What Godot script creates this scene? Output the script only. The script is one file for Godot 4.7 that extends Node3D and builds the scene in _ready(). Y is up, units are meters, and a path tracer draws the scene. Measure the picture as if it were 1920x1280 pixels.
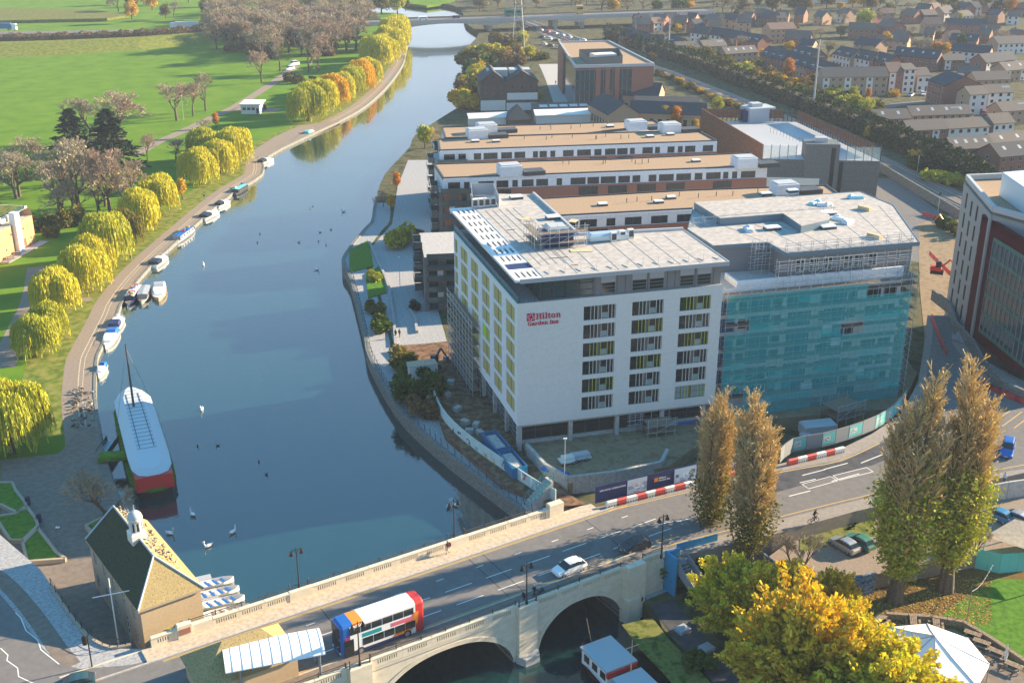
extends Node3D
# A riverside town seen from the air: river and park on the left, hotel and flats on the right, a stone road bridge in front.
# Units are metres, y = 0 is the river's surface, the camera stands at x = 0, z = 0.

const FOCAL := 2160.0
const PITCH := 22.0
const EYE := Vector3(0, 84, 0)
var names := {}
var mats := {}
var cache := {}
var rng := RandomNumberGenerator.new()

class MB extends RefCounted:
	var v := PackedVector3Array()
	var n := PackedVector3Array()
	var c := PackedColorArray()
	var uv := PackedVector2Array()
	var col := Color.WHITE
	var use_col := false
	var xf := Transform3D.IDENTITY
	func tri(a: Vector3, b: Vector3, d: Vector3) -> void:
		a = xf * a; b = xf * b; d = xf * d
		var m := (b - a).cross(d - a).normalized()
		v.push_back(a); v.push_back(d); v.push_back(b)
		n.push_back(m); n.push_back(m); n.push_back(m)
		if use_col:
			c.push_back(col); c.push_back(col); c.push_back(col)
	func quad(a: Vector3, b: Vector3, d: Vector3, e: Vector3) -> void:
		tri(a, b, d); tri(a, d, e)
	func quad_uv(a: Vector3, b: Vector3, d: Vector3, e: Vector3) -> void:   # a bottom left, b bottom right, d top right, e top left
		tri(a, b, d); tri(a, d, e)
		uv.append_array(PackedVector2Array([Vector2(0, 1), Vector2(1, 0), Vector2(1, 1), Vector2(0, 1), Vector2(0, 0), Vector2(1, 0)]))
	func leaf(p: Vector3, a: Vector3, b: Vector3) -> void:
		quad(p - a - b, p + a - b, p + a + b, p - a + b)
	func smooth_tri(a: Vector3, b: Vector3, d: Vector3, na: Vector3, nb: Vector3, nd: Vector3) -> void:
		v.push_back(xf * a); v.push_back(xf * d); v.push_back(xf * b)
		n.push_back((xf.basis * na).normalized()); n.push_back((xf.basis * nd).normalized()); n.push_back((xf.basis * nb).normalized())
		if use_col:
			c.push_back(col); c.push_back(col); c.push_back(col)
	func box(p: Vector3, s: Vector3, turn := 0.0) -> void:
		var q := Basis(Vector3.UP, turn)
		var h := s * 0.5
		var k := []
		for y in [-1, 1]:
			for z in [-1, 1]:
				for x in [-1, 1]:
					k.append(p + q * Vector3(h.x * x, h.y * y, h.z * z))
		quad(k[2], k[3], k[7], k[6]); quad(k[1], k[0], k[4], k[5])
		quad(k[3], k[1], k[5], k[7]); quad(k[0], k[2], k[6], k[4])
		quad(k[6], k[7], k[5], k[4]); quad(k[0], k[1], k[3], k[2])
	func block(a: Vector3, b: Vector3) -> void:
		box((a + b) * 0.5, (b - a).abs())
	func chamfer(p: Vector3, s: Vector3, e: float, turn := 0.0) -> void:   # a box whose top edges are cut off
		var q := Basis(Vector3.UP, turn)
		var h := s * 0.5
		var lo := []; var mid := []; var top := []
		for k in [[-1, 1], [1, 1], [1, -1], [-1, -1]]:
			lo.append(p + q * Vector3(h.x * k[0], -h.y, h.z * k[1]))
			mid.append(p + q * Vector3(h.x * k[0], h.y - e, h.z * k[1]))
			top.append(p + q * Vector3((h.x - e) * k[0], h.y, (h.z - e) * k[1]))
		for i in 4:
			var j := (i + 1) % 4
			quad(lo[i], lo[j], mid[j], mid[i]); quad(mid[i], mid[j], top[j], top[i])
		quad(top[0], top[1], top[2], top[3])
	func beam(a: Vector3, b: Vector3, w: float, h := -1.0) -> void:   # a square bar between two points
		if h < 0.0: h = w
		var d := (b - a)
		if d.length() < 0.0001: return
		d = d.normalized()
		var s := d.cross(Vector3.UP)
		s = Vector3.RIGHT if s.length() < 0.01 else s.normalized()
		var u := s.cross(d).normalized()
		s *= w * 0.5; u *= h * 0.5
		quad(a - s - u, b - s - u, b - s + u, a - s + u); quad(b + s - u, a + s - u, a + s + u, b + s + u)
		quad(a - s + u, b - s + u, b + s + u, a + s + u); quad(b - s - u, a - s - u, a + s - u, b + s - u)
		quad(b - s - u, b + s - u, b + s + u, b - s + u); quad(a + s - u, a - s - u, a - s + u, a + s + u)
	func tube(a: Vector3, b: Vector3, r0: float, r1: float, seg := 6, caps := false) -> void:
		var d := (b - a).normalized()
		var s := d.cross(Vector3.UP)
		s = Vector3.RIGHT if s.length() < 0.01 else s.normalized()
		var u := s.cross(d).normalized()
		for i in seg:
			var t0 := TAU * i / seg
			var t1 := TAU * (i + 1) / seg
			var e0 := s * cos(t0) + u * sin(t0)
			var e1 := s * cos(t1) + u * sin(t1)
			smooth_tri(a + e0 * r0, b + e0 * r1, b + e1 * r1, e0, e0, e1)
			smooth_tri(a + e0 * r0, b + e1 * r1, a + e1 * r0, e0, e1, e1)
			if caps:
				tri(b, b + e1 * r1, b + e0 * r1); tri(a, a + e0 * r0, a + e1 * r0)
	func ellipsoid(p: Vector3, r: Vector3, seg := 10, rings := 6, q := Basis.IDENTITY) -> void:
		for i in rings:
			var f0 := PI * i / rings - PI / 2
			var f1 := PI * (i + 1) / rings - PI / 2
			for j in seg:
				var t0 := TAU * j / seg
				var t1 := TAU * (j + 1) / seg
				var k := []
				for w in [[f0, t0], [f0, t1], [f1, t1], [f1, t0]]:
					k.append(Vector3(cos(w[0]) * cos(w[1]), sin(w[0]), -cos(w[0]) * sin(w[1])))
				var m := []
				for e in k: m.append(q * (e / r))
				smooth_tri(p + q * (k[0] * r), p + q * (k[1] * r), p + q * (k[2] * r), m[0], m[1], m[2])
				smooth_tri(p + q * (k[0] * r), p + q * (k[2] * r), p + q * (k[3] * r), m[0], m[2], m[3])
	func prism(poly: PackedVector2Array, y0: float, y1: float, top := true, bottom := false, sides := true) -> void:
		var q := poly.duplicate()
		var area := 0.0
		for i in q.size():
			var a := q[i]
			var b := q[(i + 1) % q.size()]
			area += a.x * b.y - b.x * a.y
		if area > 0.0: q.reverse()
		if sides:
			for i in q.size():
				var a := q[i]
				var b := q[(i + 1) % q.size()]
				quad(Vector3(a.x, y0, a.y), Vector3(b.x, y0, b.y), Vector3(b.x, y1, b.y), Vector3(a.x, y1, a.y))
		var t := Geometry2D.triangulate_polygon(q)
		for i in range(0, t.size(), 3):
			var k := [q[t[i]], q[t[i + 1]], q[t[i + 2]]]
			if (k[1] - k[0]).cross(k[2] - k[0]) > 0.0: k = [k[0], k[2], k[1]]
			if top: tri(Vector3(k[0].x, y1, k[0].y), Vector3(k[1].x, y1, k[1].y), Vector3(k[2].x, y1, k[2].y))
			if bottom: tri(Vector3(k[0].x, y0, k[0].y), Vector3(k[2].x, y0, k[2].y), Vector3(k[1].x, y0, k[1].y))
	func strip(line: Array, d0: float, d1: float, y: float, y_low := -999.0) -> void:   # a band beside a line, from d0 to d1 to its left
		var a := []
		var b := []
		for i in line.size():
			var f: Vector3 = line[mini(i + 1, line.size() - 1)] - line[maxi(i - 1, 0)]
			var s := Vector3(f.z, 0, -f.x).normalized()
			var p := Vector3(line[i].x, y, line[i].z)
			a.append(p + s * d0); b.append(p + s * d1)
		for i in line.size() - 1:
			quad(a[i], a[i + 1], b[i + 1], b[i])
			if y_low > -900.0:
				var dn := Vector3(0, y_low - y, 0)
				quad(a[i] + dn, a[i + 1] + dn, a[i + 1], a[i]); quad(b[i + 1] + dn, b[i] + dn, b[i], b[i + 1])
		if y_low > -900.0:
			var dn := Vector3(0, y_low - y, 0)
			var z := line.size() - 1
			quad(b[0] + dn, a[0] + dn, a[0], b[0]); quad(a[z] + dn, b[z] + dn, b[z], a[z])
	func holes(w: float, h: float, rects: Array, deep: float) -> void:   # a wall in the plane z = 0 with openings and their reveals
		var xs := [0.0, w]
		var ys := [0.0, h]
		for r in rects:
			xs.append(r.position.x); xs.append(r.end.x); ys.append(r.position.y); ys.append(r.end.y)
		xs.sort(); ys.sort()
		for i in xs.size() - 1:
			if xs[i + 1] - xs[i] < 0.001: continue
			var run := -1.0
			for j in ys.size():
				var solid := false
				if j < ys.size() - 1 and ys[j + 1] - ys[j] >= 0.001:
					solid = true
					var m := Vector2((xs[i] + xs[i + 1]) / 2, (ys[j] + ys[j + 1]) / 2)
					for r in rects:
						if r.has_point(m): solid = false
				elif j < ys.size() - 1: continue
				if solid and run < 0.0: run = ys[j]
				if not solid and run >= 0.0:
					quad(Vector3(xs[i], run, 0), Vector3(xs[i + 1], run, 0), Vector3(xs[i + 1], ys[j], 0), Vector3(xs[i], ys[j], 0))
					run = -1.0
		for r in rects:
			var a := Vector3(r.position.x, r.position.y, 0)
			var b := Vector3(r.end.x, r.position.y, 0)
			var d := Vector3(r.end.x, r.end.y, 0)
			var e := Vector3(r.position.x, r.end.y, 0)
			var k := Vector3(0, 0, -deep)
			quad(a, b, b + k, a + k); quad(b, d, d + k, b + k); quad(d, e, e + k, d + k); quad(e, a, a + k, e + k)
	func done() -> ArrayMesh:
		var m := ArrayMesh.new()
		var arr := []
		arr.resize(Mesh.ARRAY_MAX)
		arr[Mesh.ARRAY_VERTEX] = v
		arr[Mesh.ARRAY_NORMAL] = n
		if use_col: arr[Mesh.ARRAY_COLOR] = c
		if uv.size() == v.size() and uv.size() > 0: arr[Mesh.ARRAY_TEX_UV] = uv
		if v.size() > 0: m.add_surface_from_arrays(Mesh.PRIMITIVE_TRIANGLES, arr)
		return m

func C(r: float, g: float, b: float, a := 1.0) -> Color: return Color(r, g, b, a)
func mb() -> MB: return MB.new()
const I3 := Transform3D.IDENTITY
func V3(x: float, y: float, z: float) -> Vector3: return Vector3(x, y, z)
func dice(s: int) -> RandomNumberGenerator:
	var r := RandomNumberGenerator.new()
	r.seed = s
	return r

# where the line of sight through a point of the 1920 x 1280 view meets the level y: a survey of the plan
func at(px: float, py: float, y := 0.0) -> Vector3:
	var s := sin(deg_to_rad(PITCH))
	var k := cos(deg_to_rad(PITCH))
	var d := V3((px - 960.0) / FOCAL, (640.0 - py) / FOCAL * k - s, -k - (640.0 - py) / FOCAL * s)
	return EYE + d * ((y - EYE.y) / d.y)

func plan(pts: Array, y: float) -> Array:
	var o := []
	for q in pts: o.append(at(q[0], q[1], y))
	return o

func flat(pts: Array) -> PackedVector2Array:
	var o := PackedVector2Array()
	for q in pts: o.append(Vector2(q.x, q.z))
	return o

func rel(pts: Array, base: Vector3) -> Array:
	var o := []
	for q in pts: o.append(q - base)
	return o

func numbered(called: String) -> String:
	var k: int = names.get(called, 0)
	names[called] = k + 1
	return called if k == 0 else "%s_%03d" % [called, k]

func tag(o: Node3D, label: String, category: String, group := "") -> void:
	o.set_meta("label", label)
	o.set_meta("category", category)
	if group != "": o.set_meta("group", group)

func thing(called: String, label: String, category: String, where := Vector3.ZERO, turn := 0.0, group := "") -> Node3D:
	var o := Node3D.new()
	o.name = numbered(called)
	add_child(o)
	o.position = where
	o.rotation.y = turn
	tag(o, label, category, group)
	return o

func part(parent: Node3D, called: String, shape, m: Material, place := I3) -> MeshInstance3D:
	var o := MeshInstance3D.new()
	o.name = called
	o.mesh = shape.done() if shape is MB else shape
	o.material_override = m
	o.transform = place
	parent.add_child(o, true)
	return o

func single(called: String, shape, m: Material, label: String, category: String, group := "") -> MeshInstance3D:
	var o := MeshInstance3D.new()
	o.name = numbered(called)
	o.mesh = shape.done() if shape is MB else shape
	o.material_override = m
	add_child(o)
	tag(o, label, category, group)
	return o

func struct(called: String, shape, m: Material) -> MeshInstance3D:
	var o := MeshInstance3D.new()
	o.name = numbered(called)
	o.mesh = shape.done() if shape is MB else shape
	o.material_override = m
	o.set_meta("kind", "structure")
	add_child(o)
	return o

func facing(p: Vector3, q: Vector3) -> float:   # the turn that lays a thing's x axis along p -> q
	return atan2(-(q.z - p.z), q.x - p.x)

func frame(p: Vector3, q: Vector3, base := Vector3.ZERO) -> Transform3D:   # x along p -> q, z outwards
	return Transform3D(Basis(Vector3.UP, facing(p, q)), p - base)

# ---------------------------------------------------------------- materials
func noise_image(seed_: int, freq: float, ramp: Array, size := 256, octaves := 5, stretch := 1.0) -> ImageTexture:
	var f := FastNoiseLite.new()
	f.seed = seed_
	f.noise_type = FastNoiseLite.TYPE_SIMPLEX_SMOOTH
	f.frequency = freq
	f.fractal_octaves = octaves
	f.fractal_gain = 0.62
	var grey := f.get_seamless_image(size, size)
	var d := grey.get_data()
	var lut := PackedByteArray()
	for i in 256:
		var t: float = clampf((i / 255.0 - 0.5) * stretch + 0.5, 0.0, 1.0) * (ramp.size() - 1)
		var k := mini(int(t), ramp.size() - 2)
		var s: Color = ramp[k].lerp(ramp[k + 1], t - k).linear_to_srgb()
		lut.append(int(s.r * 255)); lut.append(int(s.g * 255)); lut.append(int(s.b * 255))
	var o := PackedByteArray()
	o.resize(d.size() * 3)
	for i in d.size():
		var k := d[i] * 3
		o[i * 3] = lut[k]; o[i * 3 + 1] = lut[k + 1]; o[i * 3 + 2] = lut[k + 2]
	return ImageTexture.create_from_image(Image.create_from_data(size, size, false, Image.FORMAT_RGB8, o))

func paint(key: String, base: Color, rough := 0.8, metal := 0.0) -> StandardMaterial3D:   # base is a linear colour
	if mats.has(key): return mats[key]
	var m := StandardMaterial3D.new()
	m.albedo_color = base.linear_to_srgb()
	m.roughness = rough
	m.metallic = metal
	mats[key] = m
	return m

func grain(key: String, ramp: Array, period: float, rough := 0.85, freq := 0.02, size := 256, seed_ := 1, stretch := 1.6, world := true) -> StandardMaterial3D:
	if mats.has(key): return mats[key]
	var m := StandardMaterial3D.new()
	m.albedo_texture = noise_image(seed_ + mats.size() * 7, freq, ramp, size, 5, stretch)
	m.roughness = rough
	m.metallic_specular = .2
	m.uv1_triplanar = true
	m.uv1_world_triplanar = world
	m.uv1_scale = Vector3.ONE / period
	mats[key] = m
	return m

func courses(key: String, brick: Array, joint: Color, w: float, h: float, rough := 0.9) -> StandardMaterial3D:   # a wall of bricks, tiles or boards too far off to tell apart
	if mats.has(key): return mats[key]
	var r := dice(hash(key))
	var im := Image.create(256, 256, false, Image.FORMAT_RGB8)
	im.fill(joint.linear_to_srgb())
	for row in 16:
		for k in 9:
			var b: Color = brick[r.randi() % brick.size()].lerp(brick[0], r.randf() * 0.6)
			var x := k * 32 + (16 if row % 2 else 0) - 16
			im.fill_rect(Rect2i(x, row * 16, 30, 14), b.linear_to_srgb())
	var m := StandardMaterial3D.new()
	m.albedo_texture = ImageTexture.create_from_image(im)
	m.roughness = rough
	m.uv1_triplanar = true
	m.uv1_world_triplanar = false
	m.uv1_scale = V3(1.0 / (8 * w), 1.0 / (16 * h), 1.0 / (8 * w))
	mats[key] = m
	return m

func leafy(key: String, tint: Color, shine := 0.6) -> StandardMaterial3D:
	if mats.has(key): return mats[key]
	var m := StandardMaterial3D.new()
	m.vertex_color_use_as_albedo = true
	m.albedo_color = tint.linear_to_srgb()
	m.roughness = 0.75
	m.metallic_specular = .2
	m.cull_mode = BaseMaterial3D.CULL_DISABLED
	m.backlight_enabled = true
	m.backlight = C(shine, shine, shine * 0.5)
	mats[key] = m
	return m

func tinted(key: String, rough := 0.8) -> StandardMaterial3D:
	if mats.has(key): return mats[key]
	var m := StandardMaterial3D.new()
	m.vertex_color_use_as_albedo = true
	m.roughness = rough
	mats[key] = m
	return m

func make_materials() -> void:
	grain("meadow", [C(.078, .165, .01), C(.096, .195, .012), C(.115, .215, .014), C(.14, .225, .02)], 170.0, 0.95, .012, 1024, 3, 1.2)
	grain("rough_grass", [C(.07, .09, .02), C(.13, .15, .035), C(.2, .19, .06), C(.1, .14, .02)], 40.0, 0.95, .03, 512, 4, 2.0)
	grain("bank_grass", [C(.09, .13, .02), C(.16, .19, .03), C(.24, .22, .06)], 30.0, 0.95, .02, 512, 5, 1.8)
	grain("lawn", [C(.05, .13, .015), C(.08, .18, .02), C(.1, .22, .025)], 14.0, 0.95, .05, 256, 6, 1.6)
	grain("litter", [C(.06, .045, .02), C(.14, .085, .03), C(.22, .13, .045), C(.08, .1, .025)], 12.0, 0.95, .07, 512, 7, 2.0)
	grain("town_ground", [C(.05, .055, .025), C(.085, .085, .045), C(.13, .11, .065), C(.06, .08, .03)], 60.0, 0.95, .02, 512, 8, 2.0)
	grain("asphalt", [C(.155, .147, .14), C(.175, .166, .158), C(.195, .185, .175)], 22.0, 0.85, .03, 512, 9, 1.3)
	grain("asphalt_dark", [C(.055, .058, .065), C(.075, .078, .085), C(.095, .095, .1)], 18.0, 0.85, .03, 256, 10, 1.4)
	grain("footway", [C(.4, .32, .23), C(.5, .41, .3), C(.56, .47, .36)], 8.0, 0.9, .04, 256, 11, 1.4)
	grain("side_path", [C(.24, .215, .19), C(.28, .25, .22), C(.32, .285, .25)], 9.0, 0.9, .04, 256, 44, 1.3)
	grain("path", [C(.225, .18, .14), C(.265, .215, .17), C(.31, .255, .2)], 12.0, 0.92, .04, 512, 12, 1.3)
	grain("paving", [C(.25, .25, .25), C(.34, .34, .34), C(.42, .415, .41)], 7.0, 0.85, .05, 256, 13, 1.5)
	grain("plaza", [C(.17, .135, .11), C(.2, .165, .135), C(.235, .195, .165)], 13.0, 0.9, .04, 256, 14, 1.3)
	grain("cream", [C(.58, .51, .39), C(.66, .585, .455), C(.7, .635, .51)], 9.0, 0.85, .03, 256, 15, 1.5)
	grain("concrete", [C(.33, .32, .3), C(.43, .42, .4), C(.5, .49, .47)], 7.0, 0.88, .04, 256, 16, 1.5)
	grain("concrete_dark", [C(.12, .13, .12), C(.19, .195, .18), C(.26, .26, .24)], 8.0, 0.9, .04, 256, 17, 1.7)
	grain("gravel", [C(.29, .2, .13), C(.37, .265, .175), C(.43, .32, .22)], 10.0, 0.95, .05, 512, 18, 1.5)
	grain("membrane", [C(.36, .335, .31), C(.43, .405, .375), C(.48, .455, .43)], 13.0, 0.8, .03, 256, 19, 1.6)
	grain("soil", [C(.2, .145, .085), C(.245, .18, .11), C(.29, .22, .14), C(.22, .18, .12)], 24.0, 0.95, .02, 512, 20, 1.4)
	grain("mud", [C(.1, .06, .04), C(.17, .1, .06), C(.24, .15, .09)], 14.0, 0.9, .03, 256, 21, 2.0)
	grain("panel_white", [C(.67, .65, .615), C(.71, .69, .655), C(.735, .715, .685)], 6.0, 0.7, .03, 256, 22, 1.5)
	grain("clad_white", [C(.62, .65, .7), C(.7, .73, .77), C(.74, .77, .8)], 7.0, 0.6, .03, 256, 23, 1.3)
	grain("ballast", [C(.12, .1, .085), C(.19, .16, .135), C(.25, .21, .18)], 6.0, 0.95, .06, 256, 24, 1.6)
	grain("wood", [C(.16, .12, .085), C(.26, .2, .145), C(.34, .28, .21)], 2.0, 0.85, .05, 128, 25, 1.6, false)
	grain("plywood", [C(.5, .38, .22), C(.6, .47, .29), C(.66, .54, .36)], 2.0, 0.8, .05, 128, 26, 1.4, false)
	grain("bark", [C(.07, .055, .04), C(.13, .105, .08), C(.2, .17, .13)], 1.5, 0.95, .06, 128, 27, 1.8, false)
	grain("rubble", [C(.36, .26, .15), C(.5, .38, .24), C(.6, .48, .32), C(.42, .31, .19)], 3.0, 0.92, .09, 256, 28, 2.2, false)
	grain("rubble_dim", [C(.3, .24, .17), C(.4, .33, .25), C(.48, .41, .32)], 3.0, 0.92, .09, 256, 29, 2.2, false)
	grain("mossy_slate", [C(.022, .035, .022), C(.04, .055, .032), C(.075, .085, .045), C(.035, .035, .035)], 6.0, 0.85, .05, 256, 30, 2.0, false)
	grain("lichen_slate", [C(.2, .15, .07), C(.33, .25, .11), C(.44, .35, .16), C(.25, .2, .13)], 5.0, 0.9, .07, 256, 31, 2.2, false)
	grain("rust_screen", [C(.13, .06, .035), C(.2, .1, .06), C(.26, .14, .09)], 9.0, 0.7, .04, 256, 32, 1.5)
	grain("slate_clad", [C(.1, .115, .115), C(.15, .165, .165), C(.19, .2, .2)], 7.0, 0.6, .05, 256, 33, 1.8)
	grain("orange_render", [C(.5, .27, .13), C(.58, .33, .17), C(.62, .37, .2)], 6.0, 0.85, .03, 256, 35, 1.4)
	courses("brick_red", [C(.28, .1, .06), C(.33, .13, .08), C(.24, .085, .055)], C(.32, .25, .2), .23, .08)
	courses("brick_dim", [C(.19, .1, .075), C(.23, .125, .09), C(.16, .085, .065)], C(.22, .17, .14), .23, .08)
	courses("brick_buff", [C(.42, .27, .16), C(.48, .32, .2), C(.37, .23, .14)], C(.42, .33, .25), .23, .08)
	courses("brick_dark", [C(.07, .055, .045), C(.1, .075, .06), C(.13, .09, .07)], C(.12, .1, .085), .23, .08)
	courses("tile_grey", [C(.125, .11, .095), C(.15, .13, .115), C(.1, .09, .08)], C(.07, .06, .055), .4, .3)
	courses("tile_slate", [C(.045, .055, .065), C(.06, .07, .08), C(.035, .043, .05)], C(.03, .035, .04), .4, .3)
	courses("tile_brown", [C(.17, .11, .085), C(.2, .13, .1), C(.14, .09, .07)], C(.09, .06, .05), .4, .3)
	paint("dark_car", C(.05, .055, .06), .3, .3)
	paint("mural_blue", C(.02, .26, .48), .6)
	grain("mint_board", [C(.42, .58, .58), C(.52, .66, .66), C(.58, .7, .7)], 9.0, .6, .03, 256, 41, 1.4)
	grain("mural_wall", [C(.02, .1, .16), C(.1, .1, .22), C(.05, .3, .36), C(.3, .2, .3), C(.04, .05, .07)], 6.0, .7, .03, 256, 42, 2.2)
	paint("white", C(.8, .8, .79), 0.5)
	paint("offwhite", C(.68, .67, .63), 0.6)
	paint("mark", C(.72, .7, .66), 0.7)
	paint("mark_yellow", C(.55, .36, .1), 0.8)
	paint("dark_frame", C(.05, .055, .06), 0.5)
	paint("grey_frame", C(.25, .27, .28), 0.5)
	paint("grey_panel", C(.21, .215, .23), 0.5, 0.2)
	paint("blue_fascia", C(.13, .2, .25), 0.5)
	paint("fascia_grey", C(.4, .43, .47), 0.5, 0.2)
	paint("glass", C(.018, .026, .03), 0.06)
	paint("glass_teal", C(.03, .075, .085), 0.08)
	paint("glass_pale", C(.25, .33, .33), 0.12)
	paint("black", C(.02, .02, .022), 0.5)
	paint("rubber", C(.025, .025, .025), 0.9)
	paint("steel", C(.42, .43, .44), 0.45, 0.7)
	paint("galv", C(.5, .52, .54), 0.5, 0.4)
	paint("ochre_board", C(.42, .37, .13), 0.6)
	paint("lime_board", C(.36, .6, .02), 0.6)
	paint("lime_reveal", C(.5, .55, .06), 0.6)
	paint("brown_board", C(.14, .13, .115), 0.7)
	paint("red", C(.6, .035, .03), 0.45)
	paint("logo_red", C(.52, .01, .06), 0.5)
	paint("blue", C(.01, .12, .42), 0.45)
	paint("navy", C(.015, .03, .11), 0.5)
	paint("orange", C(.8, .25, .02), 0.45)
	paint("teal", C(.0, .28, .3), 0.5)
	paint("teal_light", C(.12, .5, .48), 0.6)
	paint("barrier_red", C(.6, .07, .06), 0.6)
	paint("skip_blue", C(.01, .17, .35), 0.55)
	paint("maroon", C(.09, .008, .014), 0.5)
	paint("stone_grey", C(.3, .31, .3), 0.7)
	paint("lead", C(.42, .45, .47), 0.5)
	paint("tan", C(.5, .4, .28), 0.8)
	paint("green_metal", C(.03, .16, .12), 0.5)
	mats["maroon"].metallic_specular = .15
	var net := StandardMaterial3D.new()
	net.transparency = BaseMaterial3D.TRANSPARENCY_ALPHA
	net.albedo_color = C(.0, .74, .74, .44)
	net.roughness = 0.9
	net.cull_mode = BaseMaterial3D.CULL_DISABLED
	mats["net"] = net
	var haze := StandardMaterial3D.new()
	haze.transparency = BaseMaterial3D.TRANSPARENCY_ALPHA
	haze.albedo_color = C(.75, .85, .86, .22)
	haze.roughness = 0.1
	haze.cull_mode = BaseMaterial3D.CULL_DISABLED
	mats["clear_screen"] = haze

func mt(k: String) -> Material:
	return mats[k]

# ---------------------------------------------------------------- windows and walls
func pane_mesh(w: float, h: float) -> ArrayMesh:
	var key := "pane%.2f_%.2f" % [w, h]
	if not cache.has(key):
		var b := mb()
		b.box(V3(w / 2, h / 2, 0), V3(w, h, 0.03))
		cache[key] = b.done()
	return cache[key]

func frame_mesh(w: float, h: float, cols: int, rows: int, f: float) -> ArrayMesh:
	var key := "frame%.2f_%.2f_%d_%d_%.2f" % [w, h, cols, rows, f]
	if not cache.has(key):
		var b := mb()
		for i in cols + 1:
			b.box(V3(clampf(w * i / cols, f / 2, w - f / 2), h / 2, 0), V3(f, h, 0.09))
		for i in rows + 1:
			b.box(V3(w / 2, clampf(h * i / rows, f / 2, h - f / 2), 0), V3(w - 0.002, f, 0.083))
		cache[key] = b.done()
	return cache[key]

func window(t: Node3D, xf: Transform3D, r: Rect2, cols := 2, rows := 1, fm := "dark_frame", pm := "glass", deep := 0.16, f := 0.07, called := "window") -> MeshInstance3D:
	var place := xf * Transform3D(Basis(), V3(r.position.x, r.position.y, -deep))
	var o := part(t, called, frame_mesh(r.size.x, r.size.y, cols, rows, f), mt(fm), place)
	part(o, "pane", pane_mesh(r.size.x - 0.02, r.size.y - 0.02), mt(pm), Transform3D(Basis(), V3(0.01, 0.01, -0.02)))
	return o

func wall(t: Node3D, xf: Transform3D, w: float, h: float, rects: Array, m: String, deep := 0.2, called := "wall") -> MeshInstance3D:
	var b := mb()
	b.xf = xf
	b.holes(w, h, rects, deep)
	return part(t, called, b, mt(m))

func lettering(parent: Node3D, words: String, size: float, m: Material, place: Transform3D, serif := false, depth := 0.08, called := "lettering") -> MeshInstance3D:
	var t := TextMesh.new()
	var f := SystemFont.new()
	f.font_names = PackedStringArray(["Droid Serif" if serif else "Droid Sans"])
	f.font_weight = 700
	t.font = f
	t.text = words
	t.font_size = 64
	t.pixel_size = size / 64.0
	t.depth = depth
	return part(parent, called, t, m, place)

# ---------------------------------------------------------------- light, sky, camera
func make_view() -> void:
	var cam := Camera3D.new()
	cam.name = "camera"
	add_child(cam)
	cam.position = EYE
	cam.rotation_degrees = V3(-PITCH, 0, 0)
	cam.fov = rad_to_deg(2.0 * atan(640.0 / FOCAL))
	cam.near = 1.0
	cam.far = 6000.0
	cam.current = true
	var sky_m := ProceduralSkyMaterial.new()
	sky_m.sky_top_color = C(.3, .61, .83)
	sky_m.sky_horizon_color = C(.93, .94, .93)
	sky_m.sky_curve = 0.16
	sky_m.ground_bottom_color = C(.3, .3, .27)
	sky_m.ground_horizon_color = C(.62, .7, .75)
	sky_m.sun_angle_max = 1.0
	sky_m.sky_energy_multiplier = 0.66
	var sky := Sky.new()
	sky.sky_material = sky_m
	var e := Environment.new()
	e.background_mode = Environment.BG_SKY
	e.sky = sky
	e.tonemap_mode = Environment.TONE_MAPPER_LINEAR
	e.tonemap_exposure = 3.55
	e.fog_enabled = true
	e.fog_density = 0.00016
	e.fog_light_color = C(.86, .92, 1.0)
	e.sdfgi_enabled = true
	e.ssao_enabled = true
	e.ssil_enabled = true
	var w := WorldEnvironment.new()
	w.name = "world"
	w.environment = e
	add_child(w)
	var sun := DirectionalLight3D.new()
	sun.name = "sun"
	add_child(sun)
	sun.look_at_from_position(V3(.925, .345, -.38) * 100.0, Vector3.ZERO, Vector3.UP)
	sun.light_energy = 1.6
	sun.light_color = C(1.0, .9, .76)
	sun.light_angular_distance = 0.5
	sun.shadow_enabled = true

# ---------------------------------------------------------------- the lie of the land
const LEFT_BANK := [[640, 15], [690, 24], [755, 28], [765, 45], [770, 58], [762, 97], [755, 123], [732, 157], [702, 188], [673, 210], [640, 228], [590, 252], [502, 297], [492, 330], [437, 366], [367, 426], [280, 507], [233, 567], [220, 597], [190, 660], [182, 685], [180, 750], [190, 812], [196, 850], [214, 910], [240, 975], [275, 1022], [392, 1185], [440, 1225], [600, 1330], [700, 1420]]
const RIGHT_BANK := [[640, 15], [745, 7], [837, 14], [865, 26], [873, 50], [897, 70], [878, 97], [884, 117], [882, 167], [873, 200], [827, 232], [778, 266], [767, 290], [722, 340], [703, 395], [697, 430], [683, 446], [647, 493], [643, 516], [657, 540], [683, 645], [692, 690], [743, 782], [820, 860], [960, 968], [1203, 1156], [1240, 1206], [1282, 1248], [1330, 1300], [1400, 1380]]
var left_bank := []
var right_bank := []
const LEFT_Y := 0.75
const RIGHT_Y := 2.2
const TOWN_Y := 3.0
const ROAD_Y := 6.5

func smooth(line: Array, n := 3) -> Array:   # a Catmull-Rom line through the points
	var o := []
	for i in line.size() - 1:
		var a: Vector3 = line[maxi(i - 1, 0)]
		var b: Vector3 = line[i]
		var c: Vector3 = line[i + 1]
		var d: Vector3 = line[mini(i + 2, line.size() - 1)]
		for k in n: o.append(b.cubic_interpolate(c, a, d, float(k) / n))
	o.append(line[-1])
	return o

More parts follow.
